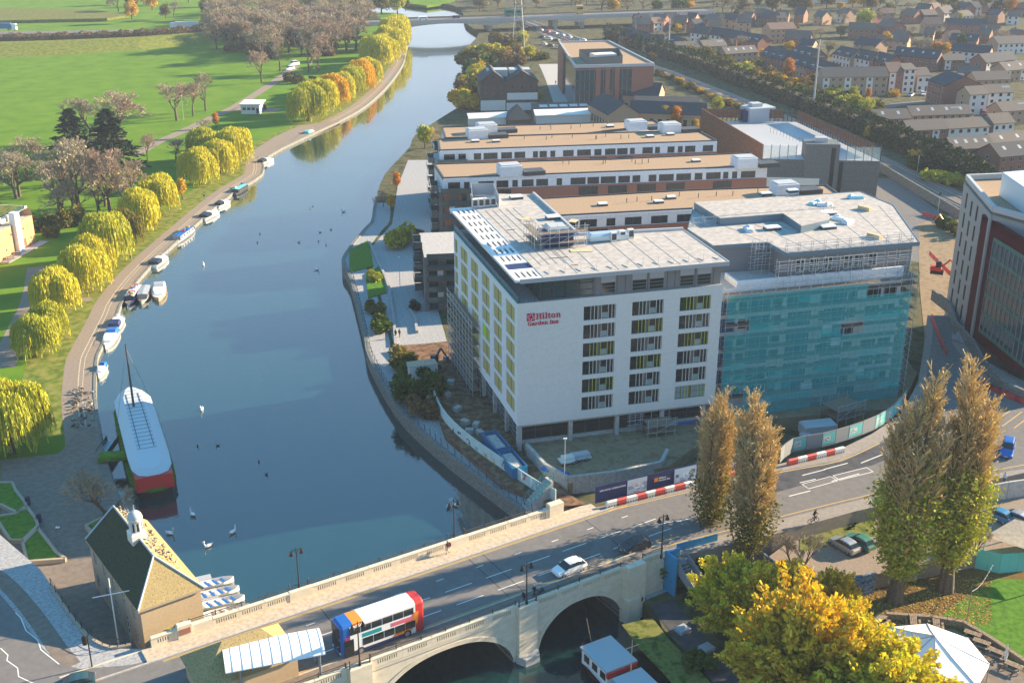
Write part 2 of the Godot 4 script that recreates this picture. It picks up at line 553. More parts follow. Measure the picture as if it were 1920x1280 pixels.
func make_land() -> void:
	left_bank = smooth(plan(LEFT_BANK, 0.0))
	right_bank = smooth(plan(RIGHT_BANK, 0.0))
	var w := mb()
	w.quad(V3(-500, 0, 60), V3(500, 0, 60), V3(500, 0, -1200), V3(-500, 0, -1200))
	var wm := StandardMaterial3D.new()
	wm.albedo_color = C(.007, .036, .038).linear_to_srgb()
	wm.roughness = 0.07
	wm.metallic_specular = 1.0
	wm.clearcoat_enabled = true
	wm.clearcoat = 1.0
	wm.clearcoat_roughness = 0.05
	var f := FastNoiseLite.new()
	f.seed = 77
	f.frequency = 0.02
	f.fractal_octaves = 4
	var im := f.get_seamless_image(512, 512)
	im.convert(Image.FORMAT_RGBA8)
	im.bump_map_to_normal_map(6.0)
	wm.normal_enabled = true
	wm.normal_texture = ImageTexture.create_from_image(im)
	wm.normal_scale = 0.12
	wm.uv1_triplanar = true
	wm.uv1_world_triplanar = true
	wm.uv1_scale = Vector3.ONE / 17.0
	struct("river_water", w, wm)
	# left side: meadow and park
	var l := mb()
	var lp := left_bank.duplicate()
	lp.append(V3(-60, 0, 80)); lp.append(V3(-900, 0, 80)); lp.append(V3(-1600, 0, -2600)); lp.append(V3(-240, 0, -2600))
	l.prism(flat(lp), -1.5, LEFT_Y)
	struct("meadow_ground", l, mt("meadow"))
	var r := mb()
	var rp := right_bank.duplicate()
	rp.append(V3(60, 0, 60)); rp.append(V3(900, 0, 80)); rp.append(V3(1800, 0, -2600)); rp.append(V3(-238, 0, -2600))
	r.prism(flat(rp), -1.5, RIGHT_Y)
	struct("town_ground", r, mt("town_ground"))
	# embankment path, its coping and slab lines
	var lb := left_bank.slice(9, 79)
	var q := mb()
	q.strip(lb, -5.6, -0.05, LEFT_Y + 0.02)
	struct("embankment_path", q, mt("path"))
	q = mb()
	q.strip(lb, -0.4, 0.08, LEFT_Y + 0.1, -1.0)
	struct("quay_kerb", q, mt("concrete_dark"))
	q = mb()
	q.strip(lb, -3.05, -2.85, LEFT_Y + 0.03)
	q.strip(lb, -2.25, -2.1, LEFT_Y + 0.03)
	struct("path_slab_line", q, mt("footway"))
	q = mb()
	q.strip(left_bank.slice(9, 67), -12.5, -5.6, LEFT_Y + 0.012)
	struct("riverside_verge", q, mt("bank_grass"))
	var landing := mb()
	landing.prism(flat(plan([[498, 289], [640, 226], [612, 228], [560, 236], [512, 258], [470, 285], [460, 310]], LEFT_Y)), LEFT_Y - .2, LEFT_Y + 0.03)
	struct("riverside_hardstanding", landing, mt("path"))
	for a in [[[[555, 124], [500, 163], [440, 200], [395, 221], [340, 247], [292, 268], [250, 292]], 4.2], [[[0, 690], [35, 620], [62, 560], [72, 500]], 5.0], [[[62, 552], [170, 562]], 2.2], [[[640, 92], [690, 92], [735, 90]], 3.0], [[[440, 203], [520, 207]], 9.0]]:
		q = mb()
		q.strip(smooth(plan(a[0], LEFT_Y)), -a[1] / 2.0, a[1] / 2.0, LEFT_Y + 0.025)
		struct("park_path", q, mt("path"))
	# plaza by the old customs house, lawns, the street beyond
	var z := mb()
	z.prism(flat(plan([[0, 862], [110, 850], [150, 800], [182, 800], [196, 850], [214, 910], [240, 975], [275, 1022], [392, 1185], [380, 1240], [270, 1240], [60, 1150], [0, 1060]], 1.9)), 0.2, 1.9)
	struct("plaza_paving", z, mt("plaza"))
	z = mb()
	z.prism(flat(plan([[-60, 955], [0, 1003], [75, 1068], [105, 1110], [160, 1192], [205, 1216], [252, 1216], [283, 1217], [330, 1300], [300, 1420], [-400, 1500], [-400, 1000]], ROAD_Y - .12)), 0.5, ROAD_Y - 0.12)
	struct("street_pavement", z, mt("paving"))
	z = mb()
	z.prism(flat(plan([[-80, 1085], [0, 1115], [30, 1150], [75, 1210], [110, 1243], [150, 1254], [245, 1246], [330, 1225], [420, 1196], [620, 1230], [600, 1330], [300, 1420], [-400, 1500], [-400, 1020]], ROAD_Y - .1)), 5.5, ROAD_Y - 0.1)
	struct("street_road", z, mt("asphalt"))
	z = mb()
	z.strip(smooth(plan([[-60, 1050], [0, 1082], [55, 1140], [105, 1210], [135, 1246]], ROAD_Y)), -1.0, 0.9, ROAD_Y - .105)
	struct("cycle_strip", z, mt("plaza"))
	# right side: quay walk, plaza, hotel site, roads
	var rb := right_bank.slice(42, 76)
	q = mb()
	q.strip(rb, -0.1, 0.6, RIGHT_Y + 0.25, -1.0)
	struct("quay_wall", q, mt("concrete_dark"))
	q = mb()
	q.strip(rb, 0.6, 4.6, RIGHT_Y + 0.02)
	struct("quay_walk", q, mt("paving"))
	q = mb()
	q.prism(flat(plan([[765, 300], [815, 300], [818, 420], [815, 560], [838, 640], [740, 650], [715, 560], [690, 470], [735, 420], [745, 350]], RIGHT_Y)), RIGHT_Y - .3, RIGHT_Y + 0.035)
	struct("quay_plaza", q, mt("paving"))
	for k in [[[655, 470], [690, 452], [700, 500], [655, 512]], [[685, 515], [712, 500], [725, 550], [690, 560]]]:
		q = mb()
		q.prism(flat(plan(k, RIGHT_Y)), RIGHT_Y - .3, RIGHT_Y + 0.3)
		struct("quay_lawn", q, mt("lawn"))
	q = mb()
	q.prism(flat(plan([[740, 648], [850, 640], [895, 700], [985, 840], [1065, 925], [1100, 945], [1045, 950], [940, 905], [835, 815], [800, 715]], 3.2)), 1.0, 3.2)
	struct("site_mud_ground", q, mt("mud"))
	q = mb()
	q.prism(flat(plan([[895, 640], [985, 845], [1290, 812], [1380, 790], [1690, 765], [1720, 700], [1500, 400], [900, 420]], 4.0)), 1.0, 4.0)
	struct("site_ground", q, mt("soil"))
	q = mb()
	var far_edge := [[1053, 961], [1130, 947], [1305, 906], [1400, 884], [1470, 866], [1560, 848], [1635, 812], [1690, 775], [1722, 715], [1735, 640], [1740, 590]]
	var near_edge := [[1800, 590], [1820, 660], [1935, 720], [2240, 800], [2240, 850], [1920, 885], [1800, 912], [1600, 958], [1450, 1000], [1300, 1035], [1222, 1052], [1195, 1045]]
	q.prism(flat(plan(far_edge + near_edge, ROAD_Y)), 1.0, ROAD_Y - 0.12)
	struct("road_footway", q, mt("side_path"))
	q = mb()
	q.prism(flat(plan([[1040, 987], [1130, 957], [1305, 915], [1470, 880], [1580, 860], [1655, 825], [1705, 780], [1735, 720], [1748, 640], [1752, 592], [1788, 592], [1785, 640], [1830, 700], [2240, 815], [2240, 838], [1900, 880], [1640, 928], [1450, 975], [1290, 1018], [1200, 1041], [1100, 1066]], ROAD_Y)), 4.0, ROAD_Y - 0.1)
	struct("main_road", q, mt("asphalt"))
	q = mb()
	q.prism(flat(plan([[1330, 916], [1470, 884], [1580, 864], [1655, 830], [1700, 790], [1730, 830], [1640, 870], [1480, 915], [1340, 950]], ROAD_Y)), 5.0, ROAD_Y - 0.095)
	struct("resurfaced_lane", q, mt("asphalt_dark"))
	# service road behind the hotel, railway bed
	q = mb()
	q.strip(smooth(plan([[1640, 330], [1700, 375], [1735, 405], [1738, 430], [1715, 455], [1690, 480]], TOWN_Y)), -6.0, 6.0, RIGHT_Y + 0.03)
	struct("service_road", q, mt("asphalt"))
	q = mb()
	q.prism(flat(plan([[1722, 420], [1810, 395], [1840, 470], [1830, 640], [1735, 640], [1725, 540]], RIGHT_Y)), 1.0, RIGHT_Y + 0.05)
	struct("roadworks_ground", q, mt("soil"))
	var rails := smooth(plan([[975, 34], [1027, 53], [1228, 127], [1408, 196], [1654, 302], [1807, 377], [1960, 450]], TOWN_Y))
	q = mb()
	q.strip(rails, -5.2, 5.2, RIGHT_Y + 0.4, 1.0)
	struct("railway_ballast", q, mt("ballast"))
	for off in [-3.4, -1.9, 1.9, 3.4]:
		var t := mb()
		t.strip(rails, off - .09, off + .09, RIGHT_Y + 0.62, RIGHT_Y + .4)
		single("rail", t, mt("steel"), "long steel rail of the railway between hedge and car park", "rail", "rails of the railway")
	# lower ground by the garden pub
	q = mb()
	q.strip(smooth(plan([[1240, 1130], [1290, 1190], [1350, 1260], [1420, 1340]], RIGHT_Y)), -1.6, 1.6, RIGHT_Y + 0.03)
	struct("riverside_footpath", q, mt("asphalt_dark"))
	q = mb()
	q.prism(flat(plan([[1600, 1110], [1690, 1085], [1850, 1060], [2200, 1080], [2200, 1200], [1800, 1180], [1700, 1170], [1610, 1165]], RIGHT_Y)), 1.0, RIGHT_Y + 0.03)
	struct("leaf_strewn_ground", q, mt("litter"))
	q = mb()
	q.prism(flat(plan([[1780, 1140], [1870, 1085], [2200, 1100], [2200, 1400], [1900, 1240], [1830, 1185], [1760, 1168]], RIGHT_Y)), 1.0, RIGHT_Y + 0.06)
	struct("pub_lawn", q, mt("lawn"))
	q = mb()
	q.prism(flat(plan([[1590, 1180], [1640, 1165], [1790, 1180], [1880, 1230], [1980, 1310], [2100, 1480], [1580, 1400]], RIGHT_Y)), 1.0, RIGHT_Y + 0.05)
	struct("pub_patio", q, mt("plaza"))
	q = mb()
	q.prism(flat(plan([[1430, 1052], [1500, 1000], [1640, 965], [2200, 870], [2200, 985], [1860, 1030], [1650, 1075], [1520, 1085], [1450, 1075]], 4.4)), 1.0, 4.4)
	struct("parking_lot", q, mt("path"))
	q = mb()
	q.prism(flat(plan([[1500, 992], [1600, 968], [1640, 975], [1640, 1005], [1500, 1035]], 4.4)), 1.0, 4.46)
	struct("lot_verge", q, mt("rough_grass"))
	q = mb()
	q.strip(plan([[1215, 1160], [1250, 1205], [1292, 1246], [1340, 1300]], RIGHT_Y), -3.4, 0.6, RIGHT_Y + 0.02)
	struct("ivy_bank", q, mt("rough_grass"))
	# lanes between the houses, a playground
	for a in [[[[1740, 190], [1690, 195], [1640, 205], [1610, 220]], 5.0], [[[1960, 215], [1830, 225], [1800, 215]], 6.0], [[[1660, 160], [1740, 172], [1800, 190]], 4.0], [[[1960, 272], [1890, 262], [1780, 250]], 5.0], [[[1250, 132], [1300, 160], [1345, 180], [1420, 215]], 7.0], [[[1012, 52], [1060, 72], [1120, 100]], 14.0]]:
		q = mb()
		q.strip(smooth(plan(a[0], RIGHT_Y)), -a[1] / 2.0, a[1] / 2.0, RIGHT_Y + 0.03)
		struct("estate_lane", q, mt("asphalt"))
	q = mb()
	q.strip(smooth(plan([[1030, 120], [1045, 150], [1070, 215]], RIGHT_Y)), -5, 5, RIGHT_Y + 0.035)
	struct("office_forecourt", q, mt("concrete"))
	# flood bank across the meadow
	var fb := plan([[-80, 112], [100, 104], [260, 94], [400, 80], [520, 68]], LEFT_Y)
	var ft := plan([[-80, 84], [100, 79], [260, 72], [400, 60], [520, 50]], 5.2)
	q = mb()
	for i in fb.size() - 1:
		q.quad(fb[i], fb[i + 1], ft[i + 1], ft[i])
		var d := V3(0, 0, -9)
		q.quad(ft[i], ft[i + 1], ft[i + 1] + d, ft[i] + d)
		q.quad(ft[i] + d, ft[i + 1] + d, ft[i + 1] + d * 2.2 + V3(0, -3.9, 0), ft[i] + d * 2.2 + V3(0, -3.9, 0))
	struct("flood_bank", q, mt("bank_grass"))
	q = mb()
	q.strip(plan([[-80, 62], [100, 60], [380, 55], [640, 45]], 4.0), -6, 6, 4.0, 1.0)
	struct("parkway_road", q, mt("asphalt"))
	q = mb()
	q.prism(flat(plan([[-200, 14], [60, 18], [180, 20], [240, 30], [200, 36], [-200, 44]], 2.0)), 1.0, 2.6)
	struct("far_field", q, mt("rough_grass"))
	q = mb()
	q.prism(flat(plan([[740, -8], [860, -8], [850, 4], [800, 11], [760, 6]], RIGHT_Y)), 1.0, RIGHT_Y + 0.2)
	struct("far_riverbank", q, mt("meadow"))

# ---------------------------------------------------------------- the stone bridge
func lamp_post(where: Vector3, turn: float, label: String, tall := 5.4) -> void:
	var t := thing("street_lamp", label, "street lamp", where, turn, "twin lamps of the bridge")
	var b := mb()
	b.tube(Vector3.ZERO, V3(0, .5, 0), .16, .13, 8)
	b.tube(V3(0, .5, 0), V3(0, tall, 0), .09, .06, 8)
	b.tube(V3(0, tall, 0), V3(0, tall + .3, 0), .05, .0, 6)
	part(t, "post", b, mt("black"))
	b = mb()
	b.beam(V3(-.62, tall - .15, 0), V3(.62, tall - .15, 0), .06)
	b.beam(V3(-.5, tall - .15, 0), V3(0, tall - .55, 0), .035)
	b.beam(V3(.5, tall - .15, 0), V3(0, tall - .55, 0), .035)
	part(t, "cross_arm", b, mt("black"))
	for s in [-1.0, 1.0]:
		b = mb()
		b.tube(V3(.62 * s, tall - .35, 0), V3(.62 * s, tall - .1, 0), .12, .05, 10)
		b.tube(V3(.62 * s, tall - .75, 0), V3(.62 * s, tall - .35, 0), .3, .12, 10)
		var o := part(t, "lantern", b, mt("black"))
		var k := mb()
		k.ellipsoid(V3(.62 * s, tall - .78, 0), V3(.18, .12, .18), 8, 4)
		part(o, "glass_bowl", k, mt("offwhite"))

func slot_rects(w: float, n: int) -> Array:
	var o := []
	var p := 0.27
	var x0 := (w - (n - 1) * p) / 2.0
	for i in n: o.append(Rect2(x0 + i * p - .06, .42, .12, .5))
	return o

func parapet_panel(t: Node3D, x: float, z: float, w: float, out: float, n := 9, y := 6.45) -> void:
	var key := "parapet%.2f_%d_%.0f" % [w, n, out]
	if not cache.has(key):
		var b := mb()
		var r := slot_rects(w, n)
		var th := 0.36
		b.xf = Transform3D(Basis(), V3(0, 0, th / 2))
		b.holes(w, 1.12, r, th)
		b.xf = Transform3D(Basis(Vector3.UP, PI), V3(w, 0, -th / 2))
		b.holes(w, 1.12, r, 0.001)
		b.xf = I3
		b.quad(V3(0, 0, -th / 2), V3(0, 0, th / 2), V3(0, 1.12, th / 2), V3(0, 1.12, -th / 2))
		b.quad(V3(w, 0, th / 2), V3(w, 0, -th / 2), V3(w, 1.12, -th / 2), V3(w, 1.12, th / 2))
		cache[key] = b.done()
		b = mb()
		b.chamfer(V3(w / 2, 1.2, 0), V3(w - .004, .16, .5), .04)
		cache[key + "c"] = b.done()
	var o := part(t, "parapet_panel", cache[key], mt("cream"), Transform3D(Basis(), V3(x, y, z)))
	part(o, "coping", cache[key + "c"], mt("cream"))

const ARCHES := [[18.0, 37.2, 5.3], [40.6, 58.0, 5.35], [61.4, 73.6, 5.2]]
func soffit(s: float) -> float:
	for a in ARCHES:
		if s > a[0] and s < a[1]:
			var k: float = (s - (a[0] + a[1]) / 2.0) / ((a[1] - a[0]) / 2.0)
			return 0.4 + (a[2] - 0.4) * pow(maxf(0.0, 1.0 - pow(absf(k), 2.3)), 0.62)
	return -1.0

func make_bridge() -> void:
	var t := thing("road_bridge", "cream stone road bridge with low arches and slotted parapets crossing the river", "bridge", Vector3.ZERO, deg_to_rad(32))
	var near := -92.5
	var far := -108.5
	for side in [[near, 1.0], [far, -1.0]]:
		var b := mb()
		var s := 12.0
		while s < 79.6:
			var e := s + 0.3
			var y0 := soffit(s + .001)
			var y1 := soffit(e - .001)
			if side[1] > 0: b.quad(V3(s, y0, side[0]), V3(e, y1, side[0]), V3(e, 6.45, side[0]), V3(s, 6.45, side[0]))
			else: b.quad(V3(e, y1, side[0]), V3(s, y0, side[0]), V3(s, 6.45, side[0]), V3(e, 6.45, side[0]))
			s = e
		part(t, "spandrel_wall", b, mt("cream"))
		b = mb()
		b.block(V3(12, 6.12, side[0] - .1), V3(73.4, 6.42, side[0] + .1))
		part(t, "string_course", b, mt("cream"))
		for a in ARCHES:
			b = mb()
			var n := 36
			var pts := []
			for i in n + 1:
				var x: float = lerpf(a[0] + .02, a[1] - .02, float(i) / n)
				pts.append(Vector2(x, soffit(clampf(x, a[0] + .01, a[1] - .01))))
			var z: float = side[0]
			for i in n:
				var p: Vector2 = pts[i]
				var q: Vector2 = pts[i + 1]
				var d := (q - p).normalized().orthogonal() * -0.55
				if d.y < 0: d = -d
				var zz: float = z + .09 * side[1]
				b.quad(V3(p.x, p.y, zz), V3(q.x, q.y, zz), V3(q.x + d.x, minf(q.y + d.y, 6.1), zz), V3(p.x + d.x, minf(p.y + d.y, 6.1), zz))
				b.quad(V3(p.x + d.x, minf(p.y + d.y, 6.1), zz), V3(q.x + d.x, minf(q.y + d.y, 6.1), zz), V3(q.x + d.x, minf(q.y + d.y, 6.1), z), V3(p.x + d.x, minf(p.y + d.y, 6.1), z))
				b.quad(V3(p.x, p.y, z), V3(q.x, q.y, z), V3(q.x, q.y, zz), V3(p.x, p.y, zz))
			part(t, "arch_ring", b, mt("cream"))
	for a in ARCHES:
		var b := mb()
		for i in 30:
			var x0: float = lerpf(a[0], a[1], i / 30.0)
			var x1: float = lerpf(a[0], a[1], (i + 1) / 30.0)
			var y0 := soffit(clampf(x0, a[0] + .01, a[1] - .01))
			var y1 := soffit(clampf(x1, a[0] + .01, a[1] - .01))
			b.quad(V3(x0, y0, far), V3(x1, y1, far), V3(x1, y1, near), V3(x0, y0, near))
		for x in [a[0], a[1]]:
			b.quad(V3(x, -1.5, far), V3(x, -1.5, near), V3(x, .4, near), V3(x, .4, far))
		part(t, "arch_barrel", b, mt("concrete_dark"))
	# piers with pointed feet, and the abutment
	for x in [38.9, 59.7]:
		for side in [[near, 1.0], [far, -1.0]]:
			var z: float = side[0]
			var o: float = side[1]
			var b := mb()
			b.chamfer(V3(x, 3.55, z + .28 * o), V3(2.5, 8.1, .55), .1)
			var pier := part(t, "pier", b, mt("cream"))
			b = mb()
			b.prism(PackedVector2Array([Vector2(x - 1.5, z + .3 * o), Vector2(x + 1.5, z + .3 * o), Vector2(x + .95, z + 1.5 * o), Vector2(x - .95, z + 1.5 * o)]), -1.5, 1.0)
			b.tri(V3(x - 1.3, 1.0, z + .5 * o), V3(x + 1.3, 1.0, z + .5 * o), V3(x, 2.0, z + .5 * o))
			part(pier, "pier_foot", b, mt("concrete"))
			b = mb()
			for k in [-1.15, 1.15]:
				b.tube(V3(x + k, 7.6, z + .3 * o), V3(x + k, 8.5, z + .3 * o), .09, .06, 8)
				b.ellipsoid(V3(x + k, 8.55, z + .3 * o), V3(.1, .12, .1), 8, 5)
			b.beam(V3(x - 1.15, 8.15, z + .3 * o), V3(x + 1.15, 8.15, z + .3 * o), .07)
			b.beam(V3(x - 1.15, 7.8, z + .3 * o), V3(x + 1.15, 7.8, z + .3 * o), .05)
			part(t, "iron_railing", b, mt("dark_frame"))
	var b := mb()
	b.chamfer(V3(75.0, 3.55, near + .45), V3(2.6, 8.5, .95), .12)
	b.box(V3(73.5, 3.4, near + .1), V3(.45, 8.2, .5))
	b.box(V3(74.4, 1.0, near + .7), V3(2.0, 4.8, 1.2))
	var ab := part(t, "abutment_pier", b, mt("cream"))
	b = mb()
	b.box(V3(75.6, 2.7, near + .95), V3(.75, .55, .06))
	part(ab, "plaque", b, mt("dark_frame"))
	b = mb()
	b.block(V3(76.3, -1, near - .35), V3(79.8, 6.4, near - .02))
	part(t, "wing_wall", b, mt("cream"))
	# road deck
	b = mb()
	b.block(V3(8, 5.9, far + .1), V3(78, 6.34, near - .1))
	part(t, "deck", b, mt("concrete"))
	b = mb()
	b.block(V3(8, 6.2, -105.8), V3(84, 6.4, -95.6))
	part(t, "carriageway", b, mt("asphalt"))
	b = mb()
	b.block(V3(20.5, 6.2, -108.4), V3(80, 6.53, -106.0))
	part(t, "footway", b, mt("footway"))
	b = mb()
	b.block(V3(8, 6.2, -95.4), V3(80, 6.53, -92.6))
	part(t, "footway", b, mt("plaza"))
	for z in [-105.9, -95.5]:
		b = mb()
		b.block(V3(8, 6.2, z - .1), V3(82, 6.545, z + .1))
		part(t, "kerb", b, mt("concrete"))
		for k in [.28, .5]:
			b = mb()
			var zz: float = z + (k if z < -100 else -k)
			b.block(V3(22, 6.39, zz - .05), V3(84, 6.404, zz + .05))
			part(t, "yellow_line", b, mt("mark_yellow"))
	var dash := mb()
	dash.block(V3(-1.8, 6.39, -.06), V3(1.8, 6.405, .06))
	var dm := dash.done()
	dash = mb()
	dash.block(V3(-.5, 6.39, -.06), V3(.5, 6.405, .06))
	var ds := dash.done()
	for i in range(-3, 6):
		part(t, "lane_dash", dm, mt("mark"), Transform3D(Basis(), V3(55.5 + 5.55 * i, 0, -100.7)))
		part(t, "lane_dash", ds, mt("mark"), Transform3D(Basis(), V3(54.4 + 5.5 * i, 0, -103.25)))
		part(t, "lane_dash", dm, mt("mark"), Transform3D(Basis(), V3(55.4 + 5.6 * i, 0, -97.8)))
	# expansion joints and patches
	for x in [40.0, 59.5, 61.5, 77.0]:
		b = mb()
		b.block(V3(x, 6.39, -105.6), V3(x + .14, 6.402, -95.8))
		part(t, "expansion_joint", b, mt("asphalt_dark"))
	# parapets
	for side in [[near - .05, 40.35, 58.2, 5, 1.0], [near - .05, 61.1, 73.3, 4, 1.0], [near - .05, 19.4, 37.5, 5, 1.0], [far + .05, 40.35, 58.3, 5, -1.0], [far + .05, 61.0, 73.2, 4, -1.0], [far + .05, 28.5, 37.5, 3, -1.0]]:
		var w: float = (side[2] - side[1]) / side[3]
		for i in side[3]:
			parapet_panel(t, side[1] + w * i, side[0], w - .012, side[4])
	for a in [[far + .05, 58.3, 61.0], [far + .05, 37.5, 40.35], [near - .05, 58.2, 61.1], [near - .05, 37.5, 40.35]]:
		b = mb()
		b.chamfer(V3((a[1] + a[2]) / 2, 7.1, a[0]), V3(a[2] - a[1] - .02, 1.35, .5), .05)
		part(t, "parapet_post", b, mt("cream"))
	parapet_panel(t, 76.5, near - .15, 3.1, 1.0, 5)
	parapet_panel(t, 21.6, far + .05, 2.6, -1.0, 5)
	b = mb()
	b.chamfer(V3(26.3, 7.1, far), V3(4.3, 1.3, .6), .06)
	b.chamfer(V3(25.3, 7.3, far), V3(1.6, 1.7, .8), .08)
	part(t, "parapet_post", b, mt("cream"))
	b = mb()
	b.box(V3(25.3, 7.35, far + .43), V3(1.2, .7, .06))
	part(t, "red_plaque", b, mt("brick_red"))
	b = mb()
	b.chamfer(V3(74.4, 7.35, far), V3(2.2, 1.9, .95), .1)
	b.chamfer(V3(73.1, 7.1, far), V3(.6, 1.4, .7), .06)
	part(t, "end_post", b, mt("cream"))
	# dark hand rails
	for a in [[near - .05, 19.4, 37.6], [near - .05, 40.3, 58.3], [near - .05, 61.1, 73.4], [near - .15, 76.5, 79.6], [far - .25, 40.3, 58.2], [far - .25, 61.0, 73.0], [far - .25, 26.0, 37.6]]:
		b = mb()
		b.beam(V3(a[1], 8.15, a[0]), V3(a[2], 8.15, a[0]), .07)
		b.beam(V3(a[1], 7.92, a[0]), V3(a[2], 7.92, a[0]), .045)
		var x: float = a[1]
		while x <= a[2]:
			b.beam(V3(x, 7.7, a[0]), V3(x, 8.35, a[0]), .1)
			x += 3.0
		part(t, "hand_rail", b, mt("dark_frame"))
	var turn := deg_to_rad(32)
	var q := Basis(Vector3.UP, turn)
	lamp_post(q * V3(59.6, 7.6, near + .25), turn, "black twin lamp on the near parapet beside three walkers")
	lamp_post(q * V3(38.9, 7.6, near + .25), turn, "black twin lamp on the near parapet in front of the bus")
	lamp_post(q * V3(59.5, 7.6, far - .25), turn, "black twin lamp on the far parapet behind the man with a rucksack")
	lamp_post(q * V3(38.9, 7.6, far - .25), turn, "black twin lamp on the far parapet near the rowing boats")
	lamp_post(q * V3(79.2, 6.9, near + .1), turn, "black twin lamp above the blue mural at the bridge's right end", 6.0)
	# blue mural wall and steps down at the right end
	t = thing("mural_wall", "blue painted end wall above the dark steps at the bridge", "wall", q * V3(79.9, 0, near + .1), turn)
	b = mb()
	b.block(V3(0, 1.5, -.2), V3(.25, 7.6, 2.0))
	b.block(V3(.25, 1.5, -.2), V3(2.2, 7.4, 0.1))
	part(t, "wall", b, paint("mural_blue", C(.02, .26, .48), .6))
	t = thing("footbridge_steps", "dark metal stairway going down beside the bridge abutment", "steps", q * V3(80.4, 0, near + 1.2), turn)
	for i in 16:
		b = mb()
		b.box(V3(.9 + i * .04, 6.1 - i * .25, .35 + i * .36), V3(1.6, .1, .38))
		part(t, "tread", b, mt("grey_panel"))
	for x in [-.05, 2.0]:
		b = mb()
		b.xf = Transform3D(Basis(), V3(x, 0, 0))
		for k in [.0, .1]:
			b.quad(V3(k, 5.6, 0), V3(k + .6, 1.7, 6), V3(k + .6, 3.1, 6), V3(k, 7.0, 0))
		b.beam(V3(.05, 7.0, 0), V3(.65, 3.1, 6), .12)
		part(t, "side_panel", b, mt("grey_frame"))
	b = mb()
	b.block(V3(-.4, 5.9, -1.2), V3(2.3, 6.2, .2))
	part(t, "landing", b, mt("grey_panel"))

# ---------------------------------------------------------------- the hotel
func loc(t: Node3D, pts: Array) -> Array:
	var o := []
	var k := t.transform.affine_inverse()
	for q in pts: o.append(k * q)
	return o

func scaffold(t: Node3D, xf: Transform3D, w: float, h: float, deep: float, lift: float, bay: float, m := "galv", planks := true, seed_ := 1) -> void:
	var r := dice(seed_)
	var nb := int(round(w / bay))
	var nl := int(round(h / lift))
	var post := mb()
	post.tube(Vector3.ZERO, V3(0, h + 1.1, 0), .045, .045, 5)
	var pm := post.done()
	for i in nb + 1:
		for z in [0.0, -deep]:
			part(t, "standard", pm, mt(m), xf * Transform3D(Basis(), V3(w * i / nb, 0, z)))
	var led := mb()
	led.tube(V3(-.4, 0, 0), V3(w + .4, 0, 0), .04, .04, 5)
	var lm := led.done()
	for j in nl + 1:
		var y := minf(lift * j + lift * .5, h)
		for z in [0.0, -deep]:
			part(t, "ledger", lm, mt(m), xf * Transform3D(Basis(), V3(0, y, z)))
		part(t, "guard_rail", lm, mt(m), xf * Transform3D(Basis(), V3(0, y + 1.0, 0.05)))
		if planks:
			var b := mb()
			for k in 4:
				b.box(V3(w / 2, y + .06, -deep * (k + .5) / 4.0), V3(w, .05, deep / 4.0 - .03))
			part(t, "boarded_lift", b, mt("wood"), xf)
	for k in nb / 2:
		var b := mb()
		var i := r.randi() % nb
		var j := r.randi() % nl
		b.tube(V3(w * i / nb, lift * (j + .5), .06), V3(w * minf(i + 2, nb) / nb, lift * (j + 1.5), .06), .035, .035, 5)
		part(t, "brace", b, mt(m), xf)

func rooflight(t: Node3D, xf: Transform3D, w := 1.8, d := 1.2) -> void:
	var b := mb()
	b.box(V3(0, .2, 0), V3(w, .4, d))
	var o := part(t, "rooflight", b, mt("dark_frame"), xf)
	b = mb()
	b.chamfer(V3(0, .5, 0), V3(w + .06, .2, d + .06), .1)
	part(o, "glazing", b, mt("white"))

func aircon(t: Node3D, xf: Transform3D) -> void:
	var b := mb()
	b.chamfer(V3(0, .75, 0), V3(1.0, 1.5, .8), .04)
	var o := part(t, "cooling_unit", b, mt("offwhite"), xf)
	b = mb()
	b.box(V3(0, .8, .41), V3(.75, 1.0, .04))
	part(o, "grille", b, mt("dark_frame"))

